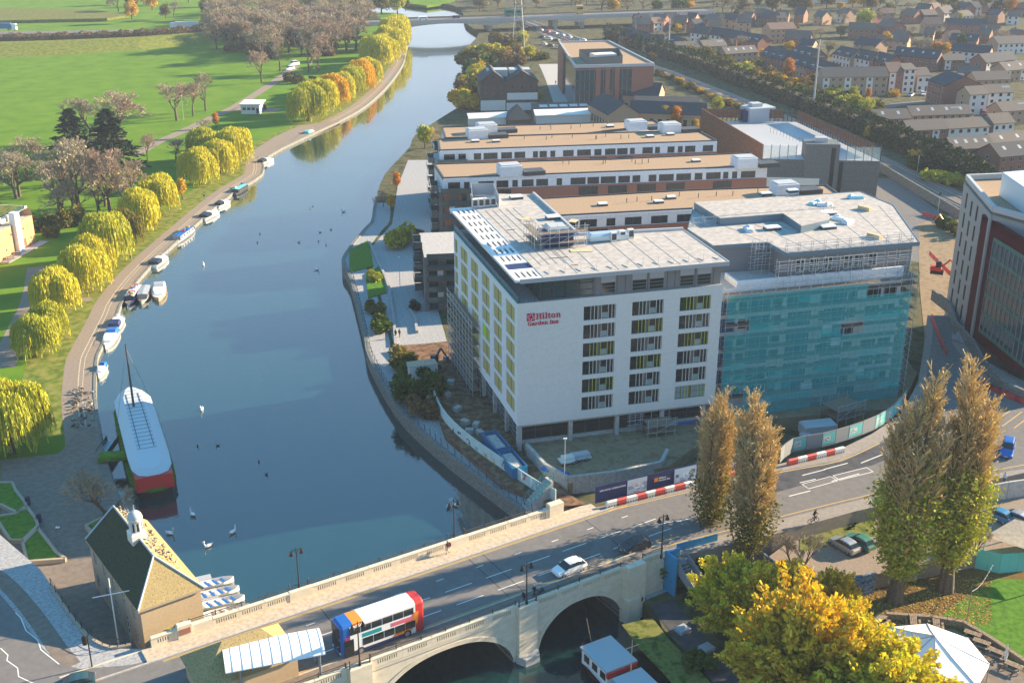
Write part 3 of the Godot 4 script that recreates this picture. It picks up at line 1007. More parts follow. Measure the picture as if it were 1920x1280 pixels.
var hotel: Node3D
func make_hotel() -> void:
	var c0 := V3(0.8, 4.0, -155.2)
	var turn := deg_to_rad(15)
	var t := thing("hotel_building", "white corner hotel block with red sign and grey top floor beside the river", "hotel", c0, turn)
	hotel = t
	var far_end: Vector3 = loc(t, [V3(-10.1, 4.0, -192.0)])[0]
	var rects := []
	for cx in [10.05, 17.6, 25.18]:
		for k in 6: rects.append(Rect2(cx, 19.5 - 3.6 - 2.912 * k, 5.0, 2.2))
	var fx := Transform3D(Basis(), V3(0, 3.6, 0))
	wall(t, fx, 32.0, 19.5, rects, "panel_white", .3, "front_wall")
	# panel joints: thin grooves between the cladding panels
	var k := 0
	for r in rects:
		k += 1
		hotel_window(t, fx, r, k)
	# river side
	var lx := Transform3D(Basis(Vector3.UP, atan2(far_end.z, -far_end.x)), V3(far_end.x, 3.6, far_end.z))
	var ll := far_end.length()
	rects = []
	for i in 6:
		var a: float = ll - (1.45 + 6.9 * i)
		var b: float = maxf(ll - (5.95 + 6.9 * i), .25)
		for j in 6: rects.append(Rect2(b, 16.0 - 2.912 * j, a - b, 2.35))
	wall(t, lx, ll, 19.5, rects, "clad_white", .18, "river_wall")
	k = 0
	for r in rects:
		k += 1
		var lime: bool = k in [16, 23]
		var half: float = r.size.x / 2.0
		for s in 2:
			var b := mb()
			b.box(V3(r.position.x + half * (s + .5), r.get_center().y, -.12), V3(half - .1, r.size.y - .02, .06))
			part(t, "window_board", b, mt("lime_board" if lime and s == 0 else "ochre_board"), lx)
		var m := mb()
		m.box(V3(r.get_center().x, r.get_center().y, -.17), V3(r.size.x, r.size.y, .03))
		m.box(V3(r.get_center().x + .25, r.get_center().y, -.08), V3(.12, r.size.y, .05))
		part(t, "board_seam", m, mt("brown_board"), lx)
	# other outer walls
	var back := far_end + V3(10.6, 0, -1.0)
	var b := mb()
	b.quad(V3(32, 0, -17), V3(10.4, 0, -17), V3(10.4, 23.1, -17), V3(32, 23.1, -17))
	b.quad(V3(32, 0, 0), V3(32, 0, -17), V3(32, 23.1, -17), V3(32, 23.1, 0))
	b.quad(V3(10.4, 0, -17), V3(back.x, 0, back.z), V3(back.x, 23.1, back.z), V3(10.4, 23.1, -17))
	b.quad(V3(back.x, 0, back.z), V3(far_end.x, 0, far_end.z), V3(far_end.x, 23.1, far_end.z), V3(back.x, 23.1, back.z))
	part(t, "rear_wall", b, mt("panel_white"))
	b = mb()
	b.prism(PackedVector2Array([Vector2(far_end.x + .1, far_end.z), Vector2(.3, -.3), Vector2(31.9, -.3), Vector2(31.9, -16.9), Vector2(10.3, -16.9), Vector2(back.x, back.z)]), 3.2, 3.62, true, true)
	part(t, "first_floor_slab", b, mt("concrete"))
	b = mb()
	b.prism(PackedVector2Array([Vector2(far_end.x + .1, far_end.z), Vector2(.1, -.1), Vector2(31.9, -.1), Vector2(31.9, -16.9), Vector2(10.3, -16.9), Vector2(back.x, back.z)]), 22.6, 23.12, true, true)
	part(t, "terrace_deck", b, mt("paving"))
	# ground floor: columns, glazing
	for x in [.35, 8.5, 16.0, 23.4, 30.3]:
		b = mb()
		b.chamfer(V3(x, 1.7, -.5), V3(.6, 3.6, .6), .04)
		part(t, "column", b, mt("concrete"))
	for i in 4:
		var x0: float = [.75, 8.9, 16.4, 23.8][i]
		var x1: float = [8.1, 15.6, 23.0, 29.9][i]
		window(t, Transform3D(Basis(), V3(x0, .6, -1.2)), Rect2(0, 0, x1 - x0, 2.9), 3, 2, "dark_frame", "glass", 0.0, .08, "shop_window")
	b = mb()
	b.block(V3(.2, 0, -1.4), V3(32, .6, -1.0))
	b.block(V3(24.0, .5, -1.1), V3(30.0, 1.0, -1.0))
	part(t, "plinth", b, mt("concrete"))
	b = mb()
	b.block(V3(24.0, .1, -.9), V3(29.8, .5, -.8))
	part(t, "blue_band", b, mt("blue"))
	for i in 6:
		b = mb()
		b.xf = Transform3D(lx.basis, V3(lx.origin.x, 0, lx.origin.z))
		b.chamfer(V3(ll - .4 - i * 6.9, 1.4, -.5), V3(.55, 4.2, .55), .04)
		part(t, "column", b, mt("concrete"))
		if i < 5:
			var gx := Transform3D(lx.basis, V3(lx.origin.x, -.2, lx.origin.z)) * Transform3D(Basis(), V3(ll - 6.95 - i * 6.9, 0, -.8))
			window(t, gx, Rect2(0, 0, 6.2, 3.7), 3, 4, "grey_frame", "glass_teal", 0.0, .07, "shop_window")
	# top floor
	b = mb()
	b.block(V3(7.4, 23.1, -.6), V3(31.8, 26.4, -16.6))
	part(t, "top_floor", b, mt("grey_panel"))
	for r in [[12.8, 2.2], [17.65, 2.25], [20.35, 2.3], [25.2, 2.25], [27.95, 2.25]]:
		window(t, Transform3D(Basis(), V3(r[0], 23.3, -.54)), Rect2(0, 0, r[1], 1.65), 1, 3, "grey_frame", "glass", 0.0, .06)
		b = mb()
		b.box(V3(r[0] + r[1] / 2, 25.65, -.56), V3(r[1], 1.35, .06))
		part(t, "spandrel_panel", b, mt("fascia_grey"))
	for r in [[7.4, 4.2]]:
		window(t, Transform3D(Basis(), V3(r[0], 23.2, -.55)), Rect2(0, 0, r[1], 3.0), 2, 3, "dark_frame", "glass_teal", 0.0, .09)
	for x in [11.9, 15.3, 16.6, 20.1, 23.2, 24.4, 27.6, 30.6]:
		b = mb()
		b.box(V3(x, 24.75, -.57), V3(.05, 3.2, .04))
		part(t, "panel_joint", b, mt("dark_frame"))
	for i in 2:
		window(t, Transform3D(Basis(), V3(3.4 + i * 2.0, 23.2, -.7)), Rect2(0, 0, 1.95, 3.1), 1, 2, "dark_frame", "glass_teal", 0.0, .1, "glazed_bay")
	var off := V3(3.3, 0, 0)
	for i in 6:
		var gx := Transform3D(lx.basis, V3(lx.origin.x, 23.2, lx.origin.z)) * Transform3D(Basis(), V3(ll - 5.6 - i * 6.2, 0, -3.4))
		window(t, gx, Rect2(0, 0, 5.9, 3.0), 4, 1, "dark_frame", "glass_teal", 0.0, .08, "glazed_bay")
	# terrace balustrade of tinted glass
	for i in 12:
		b = mb()
		b.xf = Transform3D(lx.basis, V3(lx.origin.x, 23.1, lx.origin.z))
		b.box(V3(ll * (i + .5) / 12.0, .6, -.12), V3(ll / 12.0 - .06, 1.1, .04))
		part(t, "balustrade_pane", b, mt("glass_teal"))
	b = mb()
	b.xf = Transform3D(lx.basis, V3(lx.origin.x, 23.1, lx.origin.z))
	b.block(V3(0, 0, -.35), V3(ll, .16, .06))
	part(t, "terrace_kerb", b, mt("teal"))
	# roof
	var ro := loc(t, plan([[860, 389], [978, 523], [1363, 489], [1283, 430], [1085, 440], [1000, 363], [882, 362]], 30.93))
	var e := V3(cos(-lx.basis.get_euler().y), 0, sin(-lx.basis.get_euler().y))
	var nrm := lx.basis.z * -1.0
	var o0 := V3(lx.origin.x, 0, lx.origin.z) + lx.basis.z * .3
	var o1 := lx.basis.z * .3 + e * .3
	var inner0 := o0 + nrm * 4.1
	var inner1 := o1 + nrm * 4.1 - e * 1.0
	var poly := PackedVector2Array([Vector2(inner0.x, inner0.z), Vector2(inner1.x, .5), Vector2(32.4, .5), Vector2(32.4, -16.8), Vector2(ro[4].x, ro[4].z), Vector2(ro[5].x, ro[5].z), Vector2(ro[6].x, ro[6].z)])
	b = mb()
	b.prism(poly, 26.35, 26.85, true, true)
	part(t, "roof_slab", b, mt("membrane"))
	b = mb()
	b.block(V3(.2, 26.3, .45), V3(32.5, 26.95, .62))
	b.block(V3(32.38, 26.3, .45), V3(32.55, 26.93, -16.9))
	part(t, "fascia", b, mt("fascia_grey"))
	# white louvred canopy along the river side
	var n := 10
	var b2 := mb()
	b2.xf = Transform3D(lx.basis, V3(lx.origin.x, 26.65, lx.origin.z))
	b2.block(V3(-1.0, -.2, .1), V3(ll + .4, .2, .45))
	b2.block(V3(-1.0, -.16, -4.05), V3(ll - .6, .16, -3.8))
	part(t, "canopy_rail", b2, mt("white"))
	for i in n + 1:
		b2 = mb()
		b2.xf = Transform3D(lx.basis, V3(lx.origin.x, 26.65, lx.origin.z))
		var x: float = -1.0 + (ll + .4) * i / n
		b2.block(V3(x, -.14, -3.8), V3(x + 1.15, .14, .1))
		part(t, "canopy_rib", b2, mt("white"))
		if i == n: break
		if i == 8:
			b2 = mb()
			b2.xf = Transform3D(lx.basis, V3(lx.origin.x, 26.65, lx.origin.z))
			b2.block(V3(x + 1.2, -.06, -3.7), V3(x + (ll + .4) / n, 0, 0))
			part(t, "solar_panel", b2, mt("navy"))
			continue
		for j in 5:
			b2 = mb()
			b2.xf = Transform3D(lx.basis, V3(lx.origin.x, 26.65, lx.origin.z))
			var z: float = -3.8 + 3.9 * (j / 4.0) * .88
			b2.block(V3(x + 1.15, -.12, z), V3(x + (ll + .4) / n + .01, .12, z + .42))
			part(t, "louvre_slat", b2, mt("white"))
	b2 = mb()
	b2.prism(PackedVector2Array([Vector2(o0.x + .3, o0.z), Vector2(.6, .2), Vector2(inner1.x + .2, .2), Vector2(inner0.x + .2, inner0.z)]), 26.28, 26.33)
	part(t, "canopy_liner", b2, mt("grey_panel"))
	# parapet and rails of the inner roof edge
	var q := [ro[5], ro[4], V3(32.4, ro[4].y, -16.8)]
	for i in 2:
		b = mb()
		b.beam(q[i] + V3(0, .1, 0), q[i + 1] + V3(0, .1, 0), .4, .5)
		part(t, "roof_upstand", b, mt("galv"))
	# roof plant
	var pl := loc(t, plan([[886, 392], [935, 388], [925, 366], [884, 366]], 30.9))
	for i in 4:
		b = mb()
		b.beam(pl[i] + V3(0, 1.1, 0), pl[(i + 1) % 4] + V3(0, 1.1, 0), .08, 2.2)
		if i != 0: part(t, "plant_screen", b, mt("fascia_grey"))
	for i in 4:
		aircon(t, Transform3D(Basis(), pl[0].lerp(pl[1], .15 + i * .23) + V3(0, 0, -1.2)))
	for p in [[1150, 452], [1166, 449], [1182, 446]]:
		aircon(t, Transform3D(Basis(), loc(t, [at(p[0], p[1], 30.86)])[0]))
	for p in [[968, 372], [1036, 410]]:
		rooflight(t, Transform3D(Basis(), loc(t, [at(p[0], p[1], 30.86)])[0]), 2.2, 1.6)
	var lp: Vector3 = loc(t, [at(1048, 462, 30.86)])[0]
	b = mb()
	b.chamfer(lp + V3(0, 1.0, -2.0), V3(4.6, 2.0, 4.4), .1)
	var pod := part(t, "lift_housing", b, mt("navy"))
	b = mb()
	b.chamfer(lp + V3(.2, 2.5, -2.2), V3(3.2, .8, 3.0), .3)
	part(pod, "pod_cover", b, mt("lead"))
	b = mb()
	b.chamfer(lp + V3(8.5, .7, -1.6), V3(6.4, 1.1, 2.2), .35)
	part(t, "duct_cover", b, paint("foil", C(.5, .62, .68), .35, .5))
	for i in 7:
		b = mb()
		var a := rng.randf_range(3.8, 9.5)
		b.block(V3(a, 26.86, -4 - i * 4.0), V3(a + rng.randf_range(1, 3), 26.93, -3.85 - i * 4.0))
		part(t, "batten", b, mt("wood"))
	for i in 5:   # laps between the roofing sheets
		b = mb()
		b.xf = Transform3D(lx.basis, V3(lx.origin.x, 26.86, lx.origin.z))
		b.block(V3(2, 0, -5.2 - i * 1.25), V3(ll - 5, .02, -5.1 - i * 1.25))
		part(t, "roofing_lap", b, mt("grey_frame"))
	for i in 7:
		b = mb()
		b.block(V3(9 + i * 3.2, 26.86, -15), V3(9.06 + i * 3.2, 26.88, -.2))
		part(t, "roofing_lap", b, mt("grey_frame"))
	# edge protection: posts and rails
	for i in 12:
		b = mb()
		b.tube(V3(5 + i * 2.4, 26.85, -1.0), V3(5 + i * 2.4, 28.0, -1.0), .03, .03, 5)
		b.beam(V3(4.6 + i * 2.4, 26.9, -2.2), V3(5 + i * 2.4, 26.9, -1.0), .09)
		part(t, "edge_post", b, mt("galv"))
	for p in [[1032, 422, 2.4, .3], [1090, 470, 3.4, .1], [1075, 414, 1.8, 1.2], [985, 410, 2.2, .6]]:
		b = mb()
		b.box(V3(0, .04, 0), V3(p[2], .08, 1.25))
		var o := single("plywood_sheet", b, mt("plywood"), "pale plywood sheet lying on the hotel's flat roof", "board", "plywood sheets on the hotel roof")
		o.position = at(p[0], p[1], 30.86)
		o.rotation.y = p[3]
	# scaffold round the lift housing
	var st := thing("scaffold_tower", "scaffold cage around the lift housing on the hotel roof", "scaffold", t.transform * (lp + V3(-3.2, 0, .9)), turn)
	scaffold(st, I3, 7.4, 2.4, 1.0, 1.6, 1.5, "galv", true, 4)
	scaffold(st, Transform3D(Basis(Vector3.UP, PI / 2), V3(0, 0, 0)), 6.0, 2.4, 1.0, 1.6, 1.5, "galv", true, 5)
	# the sign
	var sx := Transform3D(Basis(), V3(0, 0, .06))
	lettering(t, "Hilton", 1.2, mt("logo_red"), sx * Transform3D(Basis(), V3(4.62, 20.9, 0)), true, .1, "sign_lettering")
	lettering(t, "Garden Inn", .82, mt("logo_red"), sx * Transform3D(Basis(), V3(3.86, 19.85, 0)), true, .1, "sign_lettering")
	b = mb()
	for s in [[V3(1.98, 20.88, .05), V3(1.2, 1.2, .06)]]: b.box(s[0], s[1])
	var emblem := part(t, "sign_emblem", b, mt("logo_red"))
	b = mb()
	for s in 4:
		b.xf = Transform3D(Basis(Vector3.BACK, s * PI / 2), V3(1.98, 20.88, .09))
		b.box(V3(.24, .3, 0), V3(.05, .42, .03)); b.box(V3(.36, .1, 0), V3(.28, .05, .028)); b.box(V3(.12, .45, 0), V3(.2, .05, .026))
	part(emblem, "emblem_line", b, mt("white"))

func hotel_window(t: Node3D, fx: Transform3D, r: Rect2, k: int) -> void:
	var key := "hotelwin"
	if not cache.has(key):
		var b := mb()
		var w := r.size.x
		var h := r.size.y
		for x in [.04, 1.06, w - .04, 2.72]: b.box(V3(x, h / 2, 0), V3(.08, h, .1))
		b.box(V3(w / 2, .04, 0), V3(w, .08, .09)); b.box(V3(w / 2, h - .04, 0), V3(w, .08, .09))
		b.box(V3(w / 2, h * .5, 0), V3(w, .05, .07))
		cache[key] = b.done()
		b = mb()
		for x in [1.14, 1.7, 2.24, 2.8, 3.86, 4.42, 4.9]: b.box(V3(x, h / 2, .03), V3(.07, h - .1, .12))
		cache[key + "f"] = b.done()
		b = mb()
		b.box(V3(2.46, h / 2, .0), V3(.42, h - .1, .06))
		cache[key + "p"] = b.done()
		b = mb()
		b.box(V3(3.32, .55, .02), V3(.9, .9, .03))
		cache[key + "l"] = b.done()
	var place := fx * Transform3D(Basis(), V3(r.position.x, r.position.y, -.2))
	var o := part(t, "window", cache[key], mt("dark_frame"), place)
	part(o, "pane", pane_mesh(r.size.x - .04, r.size.y - .04), mt("glass_pale" if k == 18 else "glass"), Transform3D(Basis(), V3(.02, .02, -.04)))
	part(o, "lime_fin", cache[key + "f"], mt("lime_reveal" if (k * 7) % 5 < 2 else "offwhite"))
	part(o, "brown_panel", cache[key + "p"], mt("brown_board"))
	part(o, "lower_glass", cache[key + "l"], mt("glass_pale"))

# ---------------------------------------------------------------- the scaffolded wing
func make_wing() -> void:
	var turn := deg_to_rad(15)
	var base: Vector3 = hotel.transform * V3(33.3, 0, -3.2)
	var t := thing("unfinished_wing", "unfinished white and blue building wing behind teal scaffold netting", "building", base, turn)
	var w := 31.5
	var rects := []
	var blues := []
	for row in 6:
		var y := 17.2 - 2.912 * row
		for c in [[.1, .05], [.285, .055], [.35, .03], [.545, .03], [.705, .05], [.805, .085], [.905, .075]]:
			if row == 2 and c[0] > .8: continue
			if (row + int(c[0] * 100)) % 5 == 1 and c[0] > .3 and c[0] < .6: continue
			rects.append(Rect2(w * c[0], y, w * c[1], 1.7))
		for c in [[0.0, .085], [.155, .12], [.365, .125], [.575, .12]]:
			if row >= 1 and c[0] == .365:
				blues.append([w * (c[0] + .01), y - .4, w * c[1], 2.35])
			else: blues.append([w * c[0], y - .3, w * c[1], 2.25])
	for i in 3: rects.append(Rect2(w * (.46 + i * .12), .5, w * .1, 2.1))
	var keep := []
	for r in rects:
		var ok := true
		for q in blues:
			if r.intersects(Rect2(q[0], q[1], q[2], q[3])): ok = false
		if ok: keep.append(r)
	wall(t, I3, w, 21.2, keep, "clad_white", .2, "front_wall")
	for r in keep: window(t, I3, r, 2 if r.size.x > 1.2 else 1, 1, "dark_frame", "glass", .14)
	for q in blues:
		var b := mb()
		b.box(V3(q[0] + q[2] / 2, q[1] + q[3] / 2, .04), V3(q[2], q[3], .1))
		part(t, "blue_membrane", b, paint("membrane_blue", C(.008, .09, .22), .5))
	var b := mb()
	b.quad(V3(w, 0, 0), V3(w + 2.5, 0, -20), V3(w + 2.5, 21.2, -20), V3(w, 21.2, 0))
	b.quad(V3(0, 0, -20), V3(0, 0, 0), V3(0, 21.2, 0), V3(0, 21.2, -20))
	b.quad(V3(w + 2.5, 0, -20), V3(0, 0, -20), V3(0, 21.2, -20), V3(w + 2.5, 21.2, -20))
	part(t, "side_wall", b, mt("clad_white"))
	b = mb()
	b.block(V3(-.5, 20.6, -20), V3(w + .4, 21.15, -.02))
	part(t, "terrace_deck", b, mt("concrete"))
	b = mb()
	b.block(V3(2.6, 21.15, -.35), V3(w + .2, 22.2, -.02))
	b.block(V3(2.6, 21.15, -4.5), V3(2.9, 22.2, -.35))
	part(t, "parapet", b, mt("clad_white"))
	# penthouse and roof
	var rp := loc(t, plan([[1302, 382], [1613, 359], [1676, 385], [1725, 454], [1476, 475], [1440, 454], [1338, 461], [1290, 430]], 29.8))
	var inner := []
	for q in rp: inner.append(q.lerp(V3(18, q.y, -12), .05))
	b = mb()
	b.prism(flat(inner), 21.15, 25.3)
	part(t, "penthouse_wall", b, mt("grey_panel"))
	b = mb()
	b.prism(flat(rp), 25.25, 25.8, true, true)
	part(t, "roof_slab", b, mt("membrane"))
	for i in rp.size():
		b = mb()
		b.beam(rp[i] + V3(0, -.25 - (rp[i].y - 25.8), 0), rp[(i + 1) % rp.size()] + V3(0, -.25 - (rp[i].y - 25.8), 0), .14, .66)
		part(t, "fascia", b, mt("blue_fascia"))
	var pf := frame(rp[5], rp[3])
	pf = frame(inner[4], inner[3])
	for x in [1.6, 4.0, 6.4, 10.0, 11.8, 14.3]:
		window(t, Transform3D(pf.basis, V3(pf.origin.x, 22.4, pf.origin.z)), Rect2(x, 0, 1.6, 2.1), 2, 2, "offwhite", "glass", -.08, .09)
	var up := loc(t, plan([[1302, 380], [1470, 369], [1556, 404], [1556, 412], [1503, 424], [1469, 401], [1351, 410]], 31.0))
	b = mb()
	b.prism(flat(up), 25.7, 27.0)
	part(t, "raised_roof", b, mt("blue_fascia"))
	b = mb()
	b.prism(flat(up), 27.0, 27.12)
	part(t, "raised_roof_sheet", b, mt("membrane"))
	for p in [[1448, 430], [1552, 428], [1509, 397], [1553, 402]]:
		rooflight(t, Transform3D(Basis(), loc(t, [at(p[0], p[1], 29.8)])[0]), 2.6, 1.5)
	for p in [[1436, 366], [1486, 360]]:
		rooflight(t, Transform3D(Basis(), loc(t, [at(p[0], p[1], 29.8)])[0]), 2.0, 1.2)
	for i in 7:
		b = mb()
		var a: Vector3 = rp[2].lerp(rp[1], 0.1).lerp(rp[7], .06 + i * .13)
		var c: Vector3 = rp[3].lerp(rp[4], .06 + i * .15)
		b.beam(V3(a.x, 25.81, a.z), V3(c.x, 25.81, c.z), .08, .03)
		part(t, "roofing_lap", b, mt("grey_frame"))
	for i in 4:
		var g := at([1425, 1458, 1622, 1640][i], [386, 382, 393, 445][i], 29.85)
		b = mb()
		b.chamfer(V3(0, .3, 0), V3(2.4, .6, .9), .05)
		var o := single("timber_crate", b, mt("plywood"), "long timber crate on the wing's grey roof, " + ["nearest the apartment roofs", "second along from the apartments", "near the curved lap", "at the right end by the scaffold"][i], "crate", "crates on the wing roof")
		o.position = g
		o.rotation.y = -.9
	for i in 6:
		var p: Array = [[1545, 385], [1528, 382], [1403, 432], [1575, 412], [1605, 372], [1590, 418]][i]
		b = mb()
		b.chamfer(V3(0, .25, 0), V3(2.6, .5, 1.2), .24)
		b.chamfer(V3(.7, .4, .3), V3(1.2, .7, .9), .3, .5)
		var o := single("sheeted_bundle", b, paint("sheeting%d" % (i % 3), [C(.72, .76, .8), C(.3, .6, .68), C(.6, .63, .68)][i % 3], .4), "plastic-wrapped bundle of materials lying on the scaffolded wing's roof", "bundle", "bundles on the wing roof")
		o.position = at(p[0], p[1], 29.8)
		o.rotation.y = i * .8
	# scaffold with debris netting
	var s := thing("facade_scaffold", "tall scaffold hung with teal debris netting across the unfinished wing", "scaffold", hotel.transform * V3(33.6, 0, -1.4), turn)
	scaffold(s, I3, 32.0, 20.6, 1.3, 2.06, 2.0, "galv", true, 9)
	scaffold(s, Transform3D(Basis(Vector3.UP, deg_to_rad(83)), V3(33.2, 0, -.2)), 18.0, 20.6, 1.3, 2.06, 2.2, "galv", true, 10)
	scaffold(s, Transform3D(Basis(), V3(8.8, 20.5, -1.0)), 23.0, 3.6, .9, 2.0, 2.1, "galv", false, 11)
	for row in 10:
		for c in 8:
			if rng.randf() < .06 or (c > 5 and row == 9): continue
			b = mb()
			var x0 := 4.0 * c
			var sag := rng.randf_range(.02, .16)
			b.quad(V3(x0, 2.06 * row + .1, .1), V3(x0 + 4.0, 2.06 * row + .1, .1), V3(x0 + 4.0, 2.06 * row + 2.1, .1), V3(x0, 2.06 * row + 2.1, .1))
			if sag > .13: b.quad(V3(x0, 2.06 * row + .1, .1 + sag), V3(x0 + 4.0, 2.06 * row + .1, .1 + sag * .5), V3(x0 + 4.0, 2.06 * row + .9, .12), V3(x0, 2.06 * row + .9, .12))
			part(s, "debris_net", b, mt("net"))
	for row in 9:
		for c in 4:
			if rng.randf() < .2: continue
			b = mb()
			b.xf = Transform3D(Basis(Vector3.UP, deg_to_rad(83)), V3(33.2, 0, -.2))
			var bow := rng.randf_range(.1, .6)
			b.quad(V3(4.5 * c, 2.06 * row, bow), V3(4.5 * c + 4.5, 2.06 * row, .2), V3(4.5 * c + 4.5, 2.06 * row + 2.1, .15), V3(4.5 * c, 2.06 * row + 2.1, .15))
			part(s, "debris_net", b, mt("net"))
	for p in [[17.8, 13.4, 1.6, 1.5], [19.6, 11.0, 1.7, 1.2], [15.2, 3.8, 2.0, 1.0], [24.6, 5.2, 1.5, 1.1], [8.0, 2.0, 2.2, 1.0]]:
		b = mb()
		b.box(V3(p[0], p[1], -.5), V3(p[2], p[3], .5))
		part(s, "stacked_panel", b, mt("clad_white"))
	# stair tower in the recess and edge rails on the roof
	s = thing("roof_stair_scaffold", "scaffold stair tower standing in the roof recess between the two blocks", "scaffold", t.transform * V3(8.0, 21.2, -5.2), turn)
	scaffold(s, I3, 2.6, 4.2, 1.4, 1.0, 1.3, "galv", false, 3)
	s = thing("roof_edge_rail", "scaffold guard rail along the wing roof's front edge", "guard rail", t.transform * V3(rp[4].x, 25.8, rp[4].z), turn + facing(rp[4], rp[3]))
	scaffold(s, I3, 22.0, .6, .5, .5, 2.2, "galv", false, 6)
	s = thing("roof_edge_rail", "scaffold guard rail around the sunken part of the wing roof", "guard rail", at(1300, 432, 29.0), turn)
	scaffold(s, I3, 26.0, 1.2, .8, .7, 2.0, "galv", false, 7)
	# scaffold on the river side of the hotel
	var fe := V3(-10.1, 3.2, -192.0)
	s = thing("river_scaffold", "silver scaffold against the lower half of the hotel's river side", "scaffold", fe + V3(-1.3, 0, .6), facing(fe, V3(0.8, 3.2, -155.2)))
	scaffold(s, I3, 17.0, 12.5, 1.3, 2.06, 2.1, "galv", true, 12)

# ---------------------------------------------------------------- other buildings
func clad(t: Node3D, p: Vector3, q: Vector3, y0: float, h: float, rects: Array, m: String, cols := 2, rows := 1, fm := "dark_frame", pm := "glass", proud := .25, called := "facade") -> Transform3D:
	var xf := frame(V3(p.x, y0, p.z), V3(q.x, y0, q.z), t.position)
	xf.origin += xf.basis.z * proud
	var w := Vector2(q.x - p.x, q.z - p.z).length()
	var b := mb()
	b.xf = xf
	b.holes(w, h, rects, .2)
	b.quad(V3(w, 0, 0), V3(w, 0, -proud), V3(w, h, -proud), V3(w, h, 0))
	b.quad(V3(0, 0, -proud), V3(0, 0, 0), V3(0, h, 0), V3(0, h, -proud))
	b.quad(V3(0, h, 0), V3(w, h, 0), V3(w, h, -proud), V3(0, h, -proud))
	part(t, called, b, mt(m))
	for r in rects: window(t, xf, r, cols if r.size.x > 1.0 else 1, rows, fm, pm, .12)
	return xf

func body(t: Node3D, pts: Array, y0: float, y1: float, m: String, called := "wall", top := true) -> void:
	var b := mb()
	b.prism(flat(rel(pts, t.position)), y0 - t.position.y, y1 - t.position.y, top, false)
	part(t, called, b, mt(m))

func edge_band(t: Node3D, pts: Array, y: float, h: float, th: float, m: String, called := "parapet") -> void:
	for i in pts.size():
		var a: Vector3 = pts[i] - t.position
		var c: Vector3 = pts[(i + 1) % pts.size()] - t.position
		var b := mb()
		b.beam(V3(a.x, y + h / 2 - t.position.y, a.z), V3(c.x, y + h / 2 - t.position.y, c.z), th, h)
		part(t, called, b, mt(m))

